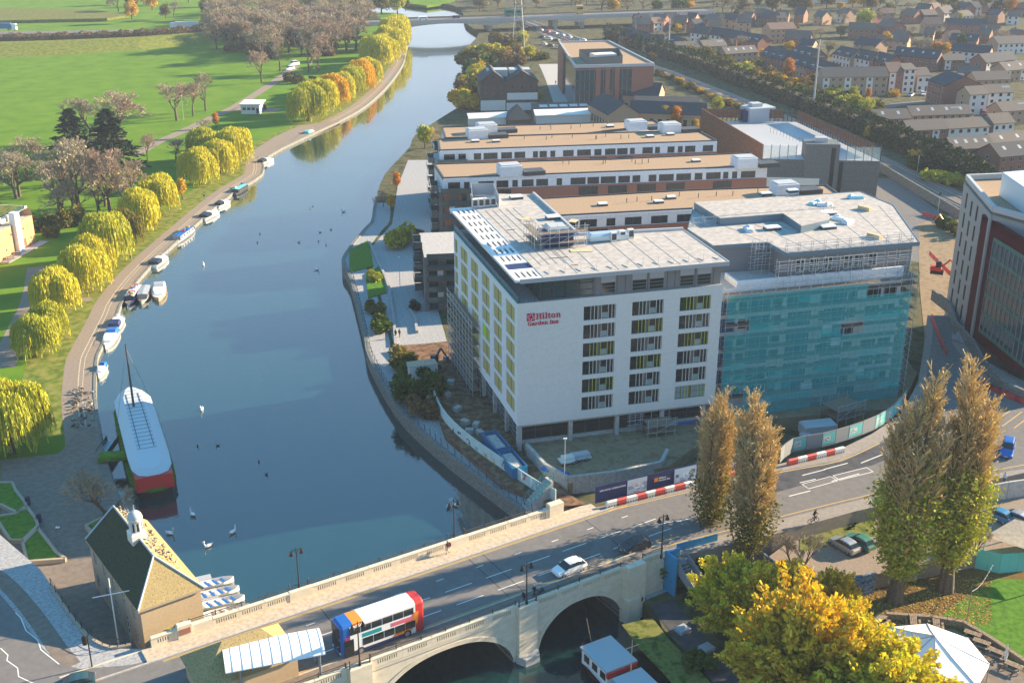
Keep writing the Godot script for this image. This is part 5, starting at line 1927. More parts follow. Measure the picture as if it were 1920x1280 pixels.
func make_left_buildings() -> void:
	var b: MB
	# orange rendered building at the left edge
	var p := at(-70, 528, LEFT_Y)
	var q := at(67, 455, LEFT_Y)
	var t := thing("orange_building", "orange rendered arts building with a white stair tower by the lawn", "building", p, facing(p, q))
	var w: float = p.distance_to(q)
	var rects := []
	for i in 6: rects.append(Rect2(w - 2.0 - i * 2.6, 4.6 if i % 2 else 1.6, .5, .5))
	rects.append(Rect2(w - 5.2, 0.1, 1.3, 2.3)); rects.append(Rect2(w - 12.5, 0.1, 1.3, 2.3))
	var keep := []
	for r in rects:
		var ok := true
		for k in keep:
			if k.intersects(r): ok = false
		if ok: keep.append(r)
	wall(t, I3, w, 7.0, keep, "orange_render", .15)
	for r in keep: window(t, I3, r, 1, 1, "dark_frame", "brick_red" if r.size.y > 2 else "glass", .1)
	var ex := Transform3D(Basis(Vector3.UP, PI / 2), V3(w, 0, 0))
	var er := [Rect2(1.0, 5.2, .5, .5), Rect2(2.4, 5.2, .5, .5), Rect2(4, 1, 1, 1.4)]
	wall(t, ex, 7.0, 8.6, er, "orange_render", .15, "end_wall")
	for r in er: window(t, ex, r, 1, 1, "dark_frame", "glass", .1)
	b = mb()
	b.block(V3(w - 6, 6.9, -7), V3(w - .02, 8.5, -2.5))
	b.block(V3(0, 6.6, -16), V3(w - .05, 6.95, -.05))
	part(t, "flat_roof", b, mt("membrane"))
	b = mb()
	b.block(V3(w - 14, 8.5, -16), V3(w + 1.0, 8.95, -1.6))
	b.block(V3(w - 13.5, 6.9, -15.5), V3(w - 6.1, 8.5, -3))
	var up := part(t, "upper_roof", b, mt("white"))
	b = mb()
	b.block(V3(w - 13.6, 8.95, -15.6), V3(w + .6, 9.02, -2))
	part(up, "sedum_mat", b, mt("rough_grass"))
	b = mb()
	b.chamfer(V3(w - 7.6, 4.9, .25), V3(1.9, 9.8, 1.6), .06)
	part(t, "stair_tower", b, mt("white"))
	b = mb()
	b.block(V3(w - 6.6, 8.6, -1.6), V3(w - .1, 9.4, -1.5))
	part(t, "terrace_rail", b, mt("glass_teal"))
	b = mb()
	b.block(V3(w + .02, 0, -12), V3(w + 9, 3.2, -7))
	part(t, "rear_annexe", b, mt("offwhite"))
	b = mb()
	b.block(V3(w - 16, -.05, .05), V3(w + 1.5, .12, 2.6))
	part(t, "patio", b, mt("paving"))
	for i in 5:
		var o := at(10 + i * 9, 494 - i * 8, LEFT_Y)
		b = mb()
		b.block(V3(-.9, .68, -.4), V3(.9, .76, .4))
		b.block(V3(-.9, .4, .55), V3(.9, .46, .85)); b.block(V3(-.9, .4, -.85), V3(.9, .46, -.55))
		b.beam(V3(-.6, 0, .8), V3(-.6, .7, 0), .08); b.beam(V3(.6, 0, -.8), V3(.6, .7, 0), .08); b.beam(V3(-.6, 0, -.8), V3(-.6, .7, 0), .08); b.beam(V3(.6, 0, .8), V3(.6, .7, 0), .08)
		var k := single("picnic_table", b, mt("wood"), "brown picnic table on the patio of the orange building, " + ["at the picture's left edge", "second from the left edge", "beside the brown door", "third along the wall", "nearest the white tower"][i], "picnic table", "picnic tables by the orange building")
		k.position = o
		k.rotation.y = .5
	# white pavilion in the meadow
	p = at(452, 214, LEFT_Y)
	q = at(480, 216, LEFT_Y)
	t = thing("park_pavilion", "small white flat roofed pavilion beside the meadow path", "pavilion", p, facing(p, at(481, 214, LEFT_Y)))
	w = 7.0
	var fr := [Rect2(.6, 1.5, 1.3, 1.0), Rect2(2.3, 1.5, 1.3, 1.0), Rect2(4.0, 1.5, 1.3, 1.0), Rect2(5.7, .1, .9, 2.2)]
	wall(t, I3, w, 3.4, fr, "offwhite", .2)
	for r in fr: window(t, I3, r, 1, 1, "blue", "glass", .12)
	b = mb()
	b.quad(V3(w, 0, 0), V3(w, 0, -9), V3(w, 3.4, -9), V3(w, 3.4, 0))
	b.quad(V3(0, 0, -9), V3(0, 0, 0), V3(0, 3.4, 0), V3(0, 3.4, -9))
	part(t, "side_wall", b, mt("offwhite"))
	for i in 3:
		b = mb()
		b.block(V3(w + .01, .3, -2.4 - i * 2.4), V3(w + .08, 2.6, -1.2 - i * 2.4))
		part(t, "blue_door", b, mt("blue"))
	b = mb()
	b.block(V3(-.5, 3.4, -9.4), V3(w + .5, 3.85, .5))
	part(t, "roof", b, mt("offwhite"))
	# old customs house
	p = V3(-41.1, 1.9, -106.8)
	t = thing("customs_house", "old stone customs house with mossy hipped roof and white cupola beside the river", "house", p, deg_to_rad(36.2))
	w = 7.0
	var L := 18.0
	var h := 7.1
	wall(t, I3, w, h, [], "rubble", .2, "front_wall")
	var lx := Transform3D(Basis(Vector3.UP, -PI / 2), V3(0, 0, -L))
	var lr := []
	for i in 5:
		lr.append(Rect2(1.2 + i * 3.4, 4.4, 1.0, 1.7))
		lr.append(Rect2(1.2 + i * 3.4, .9 if i != 3 else .1, 1.0 if i != 3 else 1.4, 1.9 if i != 3 else 2.8))
	wall(t, lx, L, h, lr, "rubble_dim", .25, "street_wall")
	for r in lr: window(t, lx, r, 2, 3, "offwhite", "glass", .18, .06)
	b = mb()
	b.quad(V3(w, -2, 0), V3(w, -2, -L), V3(w, h, -L), V3(w, h, 0))
	b.quad(V3(w, -2, -L), V3(0, -2, -L), V3(0, h, -L), V3(w, h, -L))
	part(t, "river_wall", b, mt("rubble"))
	var o := .35
	var e0 := V3(-o, h, o)
	var e1 := V3(w + o, h, o)
	var e2 := V3(w + o, h, -L - .1)
	var e3 := V3(-o, h, -L - .1)
	var r0 := V3(w / 2, h + 3.3, -4.3)
	var r1 := V3(w / 2, h + 3.3, -L - .1)
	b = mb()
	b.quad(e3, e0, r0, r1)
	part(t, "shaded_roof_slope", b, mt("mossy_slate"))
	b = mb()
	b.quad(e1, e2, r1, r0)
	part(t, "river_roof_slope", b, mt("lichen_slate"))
	b = mb()
	b.tri(e0, e1, r0)
	part(t, "hip_slope", b, mt("lichen_slate"))
	b = mb()
	b.tri(e2, e3, r1)
	b.quad(e0, e3, e3 - V3(0, .25, 0), e0 - V3(0, .25, 0)); b.quad(e1, e0, e0 - V3(0, .25, 0), e1 - V3(0, .25, 0)); b.quad(e2, e1, e1 - V3(0, .25, 0), e2 - V3(0, .25, 0))
	part(t, "eaves", b, mt("rubble_dim"))
	for s in [[e0, r0], [e1, r0], [r0, r1], [e3, r1]]:
		b = mb()
		b.tube(s[0] + V3(0, .05, 0), s[1] + V3(0, .05, 0), .13, .13, 6)
		part(t, "ridge_tile", b, mt("lead"))
	b = mb()
	b.chamfer(V3(w / 2, h + 3.4, -9.6), V3(1.8, 1.5, 1.8), .2)
	var cu := part(t, "cupola", b, mt("offwhite"))
	b = mb()
	for k in 8:
		var a := TAU * k / 8 + PI / 8
		b.box(V3(w / 2 + cos(a) * .68, h + 4.9, -9.6 + sin(a) * .68), V3(.2, 1.7, .2), -a)
	b.tube(V3(w / 2, h + 5.6, -9.6), V3(w / 2, h + 5.85, -9.6), .9, .9, 8, true)
	part(cu, "cupola_post", b, mt("offwhite"))
	b = mb()
	b.tube(V3(w / 2, h + 4.0, -9.6), V3(w / 2, h + 5.7, -9.6), .58, .58, 8)
	part(cu, "cupola_window", b, mt("glass"))
	b = mb()
	b.ellipsoid(V3(w / 2, h + 5.8, -9.6), V3(.86, .9, .86), 12, 8)
	b.tube(V3(w / 2, h + 6.6, -9.6), V3(w / 2, h + 7.5, -9.6), .07, .03, 6)
	part(cu, "cupola_dome", b, mt("lead"))
	# flagpole
	t = thing("flagpole", "white flagpole with a yard arm in the yard before the customs house", "flagpole", at(223, 1216, 1.9), .2)
	b = mb()
	b.tube(Vector3.ZERO, V3(0, 9.5, 0), .1, .06, 8)
	part(t, "pole", b, mt("white"))
	b = mb()
	b.beam(V3(-2.0, 7.2, 0), V3(2.0, 7.6, 0), .08)
	part(t, "yard_arm", b, mt("white"))
	# toll house and canopy at the bottom edge
	p = at(400, 1330, ROAD_Y - .1)
	t = thing("toll_house", "small stone building with a mossy hipped roof under a white canopy", "house", V3(at(392, 1310, ROAD_Y).x, ROAD_Y - .1, at(400, 1330, ROAD_Y).z), deg_to_rad(32))
	b = mb()
	b.block(V3(0, 0, -6), V3(10, 2.6, 0))
	part(t, "wall", b, mt("rubble"))
	b = mb()
	var c4 := [V3(-.4, 2.6, .4), V3(10.4, 2.6, .4), V3(10.4, 2.6, -6.4), V3(-.4, 2.6, -6.4)]
	var m0 := V3(3.2, 5.2, -3)
	var m1 := V3(7.4, 5.2, -3)
	b.quad(c4[0], c4[1], m1, m0); b.tri(c4[1], c4[2], m1); b.quad(c4[2], c4[3], m0, m1); b.tri(c4[3], c4[0], m0)
	part(t, "roof", b, mt("lichen_slate"))
	p = at(440, 1290, ROAD_Y)
	q = at(575, 1258, ROAD_Y)
	t = thing("bus_canopy", "white ribbed barrel canopy on posts at the picture's bottom edge", "canopy", p + V3(0, 0, 0), deg_to_rad(18))
	b = mb()
	for k in 10:
		var a0 := PI * (.16 + .68 * k / 10.0)
		var a1 := PI * (.16 + .68 * (k + 1) / 10.0)
		var z0 := -cos(a0) * 2.6
		var z1 := -cos(a1) * 2.6
		var y0 := 3.0 + sin(a0) * 1.6
		var yy := 3.0 + sin(a1) * 1.6
		b.quad(V3(9.2, y0, -z0), V3(9.2, yy, -z1), V3(-.8, yy, -z1), V3(-.8, y0, -z0))
		b.quad(V3(-.8, y0 - .1, -z0), V3(-.8, yy - .1, -z1), V3(9.2, yy - .1, -z1), V3(9.2, y0 - .1, -z0))
		b.quad(V3(9.2, y0 - .1, -z0), V3(9.2, y0, -z0), V3(9.2, yy, -z1), V3(9.2, yy - .1, -z1))
	part(t, "canopy_sheet", b, mt("white"))
	for x in range(0, 10):
		b = mb()
		for k in 10:
			var a0 := PI * (.16 + .68 * k / 10.0)
			var a1 := PI * (.16 + .68 * (k + 1) / 10.0)
			b.beam(V3(x, 3.04 + sin(a0) * 1.6, cos(a0) * 2.6), V3(x, 3.04 + sin(a1) * 1.6, cos(a1) * 2.6), .03)
		part(t, "canopy_rib", b, mt("white"))
	for x in [0.6, 8.6]:
		for z in [-1.9, 1.9]:
			b = mb()
			b.tube(V3(x, -1, z), V3(x, 4.0, z), .12, .12, 8)
			part(t, "post", b, mt("grey_frame"))
	# dark yard wall and railings round the customs house
	var line := smooth(plan([[95, 1098], [130, 1150], [165, 1192], [205, 1213], [245, 1208]], ROAD_Y))
	t = thing("yard_railing", "dark railing on a low wall along the pavement above the customs house yard", "railing", V3(line[0].x, 0, line[0].z))
	b = mb()
	for i in line.size() - 1:
		b.beam(line[i] - t.position + V3(0, -2.4, 0), line[i + 1] - t.position + V3(0, -2.4, 0), .35, 5.0)
	part(t, "yard_wall", b, mt("rubble_dim"))
	for i in line.size():
		b = mb()
		b.tube(line[i] - t.position, line[i] - t.position + V3(0, 1.1, 0), .05, .05, 6)
		part(t, "rail_post", b, mt("black"))
	for y in [.5, 1.05]:
		b = mb()
		for i in line.size() - 1: b.beam(line[i] - t.position + V3(0, y, 0), line[i + 1] - t.position + V3(0, y, 0), .05)
		part(t, "rail_bar", b, mt("black"))
	# stone edged lawn beds
	var beds := [[[[-30, 905], [22, 904], [28, 918], [45, 940], [50, 952], [30, 960], [0, 945], [-30, 950]], "green lawn bed with stone edging at the picture's left edge"], [[[-10, 968], [30, 962], [48, 948], [66, 972], [70, 985], [42, 1012], [18, 1012]], "middle green lawn bed beside the plaza bin"], [[[42, 1018], [70, 990], [105, 1035], [122, 1047], [50, 1052]], "pointed green lawn bed nearest the customs house"], [[[160, 985], [190, 970], [200, 998], [178, 1005]], "small square lawn at the foot of the spreading tree"]]
	for s in beds:
		var pts := plan(s[0], 2.4)
		t = thing("lawn_bed", s[1], "lawn", V3(pts[0].x, 1.9, pts[0].z), 0.0, "lawn beds on the plaza")
		b = mb()
		b.prism(flat(rel(pts, t.position)), -.4, .42)
		part(t, "lawn", b, mt("lawn"))
		edge_band(t, pts, 1.9, .6, .4, "rubble_dim", "stone_edge")

# ---------------------------------------------------------------- trees and shrubs
var proto := {}

func rv(r: RandomNumberGenerator) -> Vector3:
	while true:
		var v := V3(r.randf_range(-1, 1), r.randf_range(-1, 1), r.randf_range(-1, 1))
		if v.length() < 1.0 and v.length() > .05: return v
	return Vector3.UP

func shade(r: RandomNumberGenerator, spread := .3, hue := .15) -> Color:   # one leaf differs from the next
	var k := r.randf_range(1.0 - spread, 1.0)
	return C(k * r.randf_range(1.0 - hue, 1.0), k * r.randf_range(1.0 - hue, 1.0), k * r.randf_range(.4, 1.0))

func limb(b: MB, a: Vector3, d: Vector3, length: float, r0: float, r1: float, r: RandomNumberGenerator, bend := .2, seg := 6) -> Vector3:
	var p := a
	var n := 3
	for i in n:
		var q := p + d * (length / n)
		b.tube(p, q, lerpf(r0, r1, float(i) / n), lerpf(r0, r1, float(i + 1) / n), seg)
		p = q
		d = (d + rv(r) * bend).normalized()
	return p

func willow_shape(seed_: int) -> Array:
	var r := dice(seed_)
	var t := mb()
	var top := limb(t, Vector3.ZERO, V3(.05, 1, 0), 3.2, .42, .3, r, .1, 8)
	var c := mb()
	c.use_col = true
	var lobes := []
	for i in 6:
		var a := TAU * i / 6.0 + r.randf_range(-.4, .4)
		var e := V3(cos(a) * r.randf_range(1.3, 2.5), r.randf_range(6.0, 7.8), sin(a) * r.randf_range(1.3, 2.5))
		lobes.append([e, r.randf_range(1.6, 2.4)])
		limb(t, top, (e - top).normalized(), (e - top).length(), .22, .06, r, .15, 5)
	lobes.append([V3(r.randf_range(-.6, .6), 8.0, r.randf_range(-.6, .6)), 2.0])
	for l in lobes:
		for k in 400:
			var a := r.randf() * TAU
			var f := acos(r.randf_range(-.1, 1.0))
			var d := V3(sin(f) * cos(a), cos(f), sin(f) * sin(a))
			var p: Vector3 = l[0] + d * l[1] * r.randf_range(.75, 1.05)
			var out := V3(d.x, 0, d.z) * .1
			var fall := r.randf_range(1.0, 5.5) * (1.2 - .5 * d.y)
			var y := 0.0
			while y < fall and p.y > .5:
				c.col = shade(r)
				var yaw := r.randf() * TAU
				var w := V3(cos(yaw), 0, sin(yaw)) * r.randf_range(.035, .075)
				c.leaf(p, w, V3(out.x * .5 + r.randf_range(-.06, .06), -.36, out.z * .5 + r.randf_range(-.06, .06)))
				p += V3(out.x, -.62, out.z) * r.randf_range(.8, 1.1)
				out *= .8
				y += .62
	return [t.done(), c.done(), 10.0]

func bare_shape(seed_: int, wide := 1.0, leaves := 0) -> Array:
	var r := dice(seed_)
	var t := mb()
	var c := mb()
	c.use_col = true
	var top := limb(t, Vector3.ZERO, V3(.04, 1, .03), 3.0, .38, .3, r, .08, 8)
	var tips := [[top, Vector3.UP, 3.6, .26]]
	for level in 5:
		var nxt := []
		for s in tips:
			var n := 4 if level < 2 else 3
			for i in n:
				var d: Vector3 = (s[1] + rv(r) * (.75 * wide if level else .9 * wide) + V3(0, .12, 0)).normalized()
				var len_: float = s[2] * r.randf_range(.62, .86)
				if level < 2:
					var e := limb(t, s[0], d, len_, s[3], s[3] * .5, r, .18, 5)
					nxt.append([e, d, len_, s[3] * .5])
				else:
					var e: Vector3 = s[0] + d * len_
					c.col = C(1, 1, 1) * r.randf_range(.7, 1.0)
					var side := d.cross(rv(r)).normalized() * (.07 if level == 2 else .05)
					c.leaf((s[0] + e) / 2, side, (e - s[0]) / 2)
					if level == 4:
						for k in 7:
							var dd := (d + rv(r) * .8).normalized() * r.randf_range(.3, .6)
							c.leaf(e - d * len_ * r.randf() * .5 + dd * .5, dd.cross(rv(r)).normalized() * .025, dd * .5)
					nxt.append([e, d, len_, s[3] * .5])
		tips = nxt
		if level == 1: tips = tips.slice(0, 16)
	for i in leaves:
		var s: Array = tips[r.randi() % tips.size()]
		c.col = C(1.6, 1.2, .5) * r.randf_range(.7, 1.0)
		c.leaf(s[0] + rv(r) * .5, rv(r) * .16, rv(r) * .16)
	return [t.done(), c.done(), 13.0]

func round_shape(seed_: int, n := 5200, tall := 1.0, leaf := .3, squat := 1.0) -> Array:
	var r := dice(seed_)
	var t := mb()
	var top := limb(t, Vector3.ZERO, V3(.03, 1, 0), 2.6 * tall, .32, .22, r, .1, 7)
	var c := mb()
	c.use_col = true
	var lobes := []
	for i in 24:
		var a := TAU * i / 7.0 + r.randf_range(-.4, .4)
		var e := V3(cos(a) * r.randf_range(.6, 2.4) * squat, r.randf_range(3.2, 8.2) * tall, sin(a) * r.randf_range(.6, 2.4) * squat)
		if e.y > 7.0 * tall: e *= V3(.55, 1, .55)
		lobes.append([e, r.randf_range(.7, 1.7)])
		limb(t, top, (e - top).normalized(), (e - top).length() * .9, .13, .03, r, .2, 4)
	for i in n:
		var l: Array = lobes[i % lobes.size()]
		var d := rv(r).normalized()
		var p: Vector3 = l[0] + d * l[1] * pow(r.randf(), .5) * r.randf_range(.8, 1.3) * V3(1, tall, 1)
		c.col = shade(r, .4, .2)
		var f := (d + rv(r) * .9).normalized()
		var u := f.cross(rv(r)).normalized()
		c.leaf(p, u * leaf * r.randf_range(.5, 1.0) * .6, f.cross(u) * leaf * r.randf_range(.5, 1.0))
	return [t.done(), c.done(), 10.0 * tall]

func spray_shape(seed_: int, tips: int, per: int) -> Array:
	var r := dice(seed_)
	var t := mb()
	var top := limb(t, Vector3.ZERO, V3(.04, 1, 0), 2.4, .3, .22, r, .1, 7)
	var c := mb()
	c.use_col = true
	var f := FastNoiseLite.new()
	f.seed = seed_
	f.frequency = .9
	for i in tips:
		var d := (rv(r).normalized() + V3(0, .35, 0)).normalized()
		var e := V3(0, 4.6, 0) + d * V3(4.0, 5.0, 4.0) * (1.0 + .55 * f.get_noise_3dv(d * 1.6)) * r.randf_range(.62, 1.0)
		if e.y < 1.0: continue
		limb(t, top, (e - top).normalized(), (e - top).length() * .92, .05, .015, r, .12, 3)
		var along := (e - top).normalized()
		for k in per:
			var u := pow(r.randf(), .8)
			var p := top.lerp(e, .5 + .55 * u) + rv(r) * (.75 - .45 * u)
			c.col = shade(r, .5, .25)
			var g := (along + rv(r)).normalized()
			c.leaf(p, g.cross(rv(r)).normalized() * r.randf_range(.05, .1), g * r.randf_range(.09, .2))
	return [t.done(), c.done(), 10.0]

func bush_shape(seed_: int, n := 1500) -> Array:
	var r := dice(seed_)
	var t := mb()
	var c := mb()
	c.use_col = true
	for i in 5: limb(t, Vector3.ZERO, (Vector3.UP + rv(r) * .7).normalized(), 1.6, .07, .02, r, .2, 4)
	var lobes := []
	for i in 7: lobes.append([V3(r.randf_range(-1.3, 1.3), r.randf_range(.7, 1.7), r.randf_range(-1.3, 1.3)), r.randf_range(.7, 1.15)])
	for i in n:
		var l: Array = lobes[i % 7]
		var d := rv(r).normalized()
		var p: Vector3 = l[0] + d * l[1] * pow(r.randf(), .4)
		p.y = maxf(p.y, .05)
		c.col = shade(r, .45, .25)
		var u := d.cross(rv(r)).normalized()
		c.leaf(p, u * r.randf_range(.08, .2), (d + rv(r)).normalized() * r.randf_range(.08, .22))
	return [t.done(), c.done(), 2.7]

func conifer_shape(seed_: int) -> Array:
	var r := dice(seed_)
	var t := mb()
	t.tube(Vector3.ZERO, V3(0, 11, 0), .35, .05, 7)
	var c := mb()
	c.use_col = true
	for i in 210:
		var y := r.randf_range(1.0, 11.4)
		var reach := (12.0 - y) * .38 * r.randf_range(.7, 1.15) + .3
		var a := r.randf() * TAU
		var d := V3(cos(a), -.12, sin(a))
		for k in 14:
			var p := V3(0, y, 0) + d * reach * (k + 1) / 14.0
			c.col = shade(r, .4, .15)
			c.leaf(p + rv(r) * .2, rv(r) * .3, d * .22 + rv(r) * .12)
	return [t.done(), c.done(), 12.0]

func poplar_shape(seed_: int, leaves: int, green_to: float) -> Array:
	var r := dice(seed_)
	var t := mb()
	var c := mb()
	c.use_col = true
	var g := mb()
	g.use_col = true
	for i in 7:
		var a := TAU * i / 7.0
		t.tube(V3(cos(a) * .62, 0, sin(a) * .62), V3(cos(a) * .3, 3.6, sin(a) * .3), .36, .3, 6)
	var stems := []
	for i in 13:
		var a := TAU * i / 13.0 + r.randf_range(-.3, .3)
		var lean := r.randf_range(.03, .2) if i > 1 else .02
		var d := V3(cos(a) * lean, 1, sin(a) * lean).normalized()
		var p := V3(cos(a) * .3, 2.6 + r.randf_range(0, 5.0), sin(a) * .3)
		var length := (30.0 - p.y) * (1.0 - lean * 2.0) * r.randf_range(.82, 1.0)
		var rad := .32 if lean < .08 else .2
		var n := 8
		var q := p
		for k in n:
			var e := q + d * (length / n)
			t.tube(q, e, lerpf(rad, .03, float(k) / n), lerpf(rad, .03, float(k + 1) / n), 6)
			stems.append([q, e, d, float(k) / n])
			q = e
			d = (d + V3(-d.x * .12, .05, -d.z * .12) + rv(r) * .05).normalized()
	for s in stems:
		if s[0].y < 5.0: continue
		for k in 20:
			var p: Vector3 = s[0].lerp(s[1], r.randf())
			var a := r.randf() * TAU
			var d := (V3(cos(a) * .5, 1.0, sin(a) * .5) + rv(r) * .15).normalized()
			var l: float = r.randf_range(1.6, 3.8) * (1.15 - .6 * s[3])
			var e: Vector3 = p + d * l
			c.col = C(.85, .8, .75) * r.randf_range(.6, 1.0)
			c.leaf((p + e) / 2, d.cross(rv(r)).normalized() * .035, (e - p) / 2)
			for j in 6:
				var o := p.lerp(e, r.randf_range(.25, 1.0))
				var dd := (d + rv(r) * .45).normalized() * r.randf_range(.5, 1.2)
				c.col = C(1.0, .92, .8) * r.randf_range(.65, 1.0)
				c.leaf(o + dd * .5, dd.cross(rv(r)).normalized() * .034, dd * .5)
				if r.randf() < .5:
					c.leaf(o + dd, rv(r) * .1, rv(r) * .13)
	for i in leaves:
		var s: Array = stems[r.randi() % stems.size()]
		var p: Vector3 = s[0].lerp(s[1], r.randf())
		p.y = p.y * green_to / 30.0 + 1.6
		var a := r.randf() * TAU
		var f := sin(clampf(p.y / (green_to + 4.0), 0, 1) * PI) * 2.0 + .4
		p += V3(cos(a), r.randf_range(-.5, .5), sin(a)) * f * sqrt(r.randf())
		g.col = shade(r, .45, .3)
		g.leaf(p, rv(r) * .17, rv(r) * .17)
	return [t.done(), c.done(), 30.0, g.done()]

func make_protos() -> void:
	for i in 3: proto["willow%d" % i] = willow_shape(11 + i)
	for i in 3: proto["bare%d" % i] = bare_shape(31 + i, 1.0 + .15 * i, 300 if i == 1 else 60)
	for i in 2: proto["round%d" % i] = round_shape(51 + i)
	proto["crown0"] = spray_shape(57, 230, 120)
	proto["crown1"] = spray_shape(58, 200, 130)
	proto["slim0"] = round_shape(61, 3000, 1.3, .3, .45)
	proto["bush0"] = bush_shape(71)
	proto["bush1"] = bush_shape(72)
	proto["conifer0"] = conifer_shape(81)
	proto["poplar0"] = poplar_shape(91, 3500, 15.0)
	proto["poplar1"] = poplar_shape(92, 10000, 19.0)
	leafy("leaf_yellow", C(.68, .63, .085))
	leafy("leaf_lime", C(.52, .53, .08))
	leafy("leaf_olive", C(.22, .2, .05))
	leafy("leaf_gold", C(.82, .5, .05))
	leafy("leaf_orange", C(.75, .3, .03))
	leafy("leaf_green", C(.1, .16, .035))
	leafy("leaf_bright", C(.98, .7, .1), .8)
	leafy("leaf_sun", C(.9, .78, .1), .8)
	leafy("leaf_hedge", C(.06, .095, .03), .12)
	leafy("leaf_dark", C(.028, .055, .035), .1)
	leafy("leaf_brown", C(.27, .19, .11))
	leafy("twig_brown", C(.42, .34, .25), .3)
	leafy("twig_grey", C(.4, .35, .27), .3)
	leafy("twig_pink", C(.44, .33, .26), .3)
	leafy("twig_tan", C(.66, .52, .3), .5)

func tree(kind: String, where: Vector3, h: float, m: String, label: String, group := "", called := "tree", wide := 1.0) -> Node3D:
	var s: Array = proto[kind]
	var k: float = h / s[2]
	var t := thing(called, label, "bush" if kind.begins_with("bush") else "tree", where, rng.randf() * TAU, group)
	var sc := Transform3D(Basis.from_scale(V3(k * wide, k, k * wide)), Vector3.ZERO)
	part(t, "trunk" if not kind.begins_with("bush") else "stem", s[0], mt("bark"), sc)
	part(t, "crown", s[1], mt(m), sc)
	if s.size() > 3: part(t, "lower_leaves", s[3], mt("leaf_lime" if kind == "poplar1" else "leaf_olive"), sc)
	return t

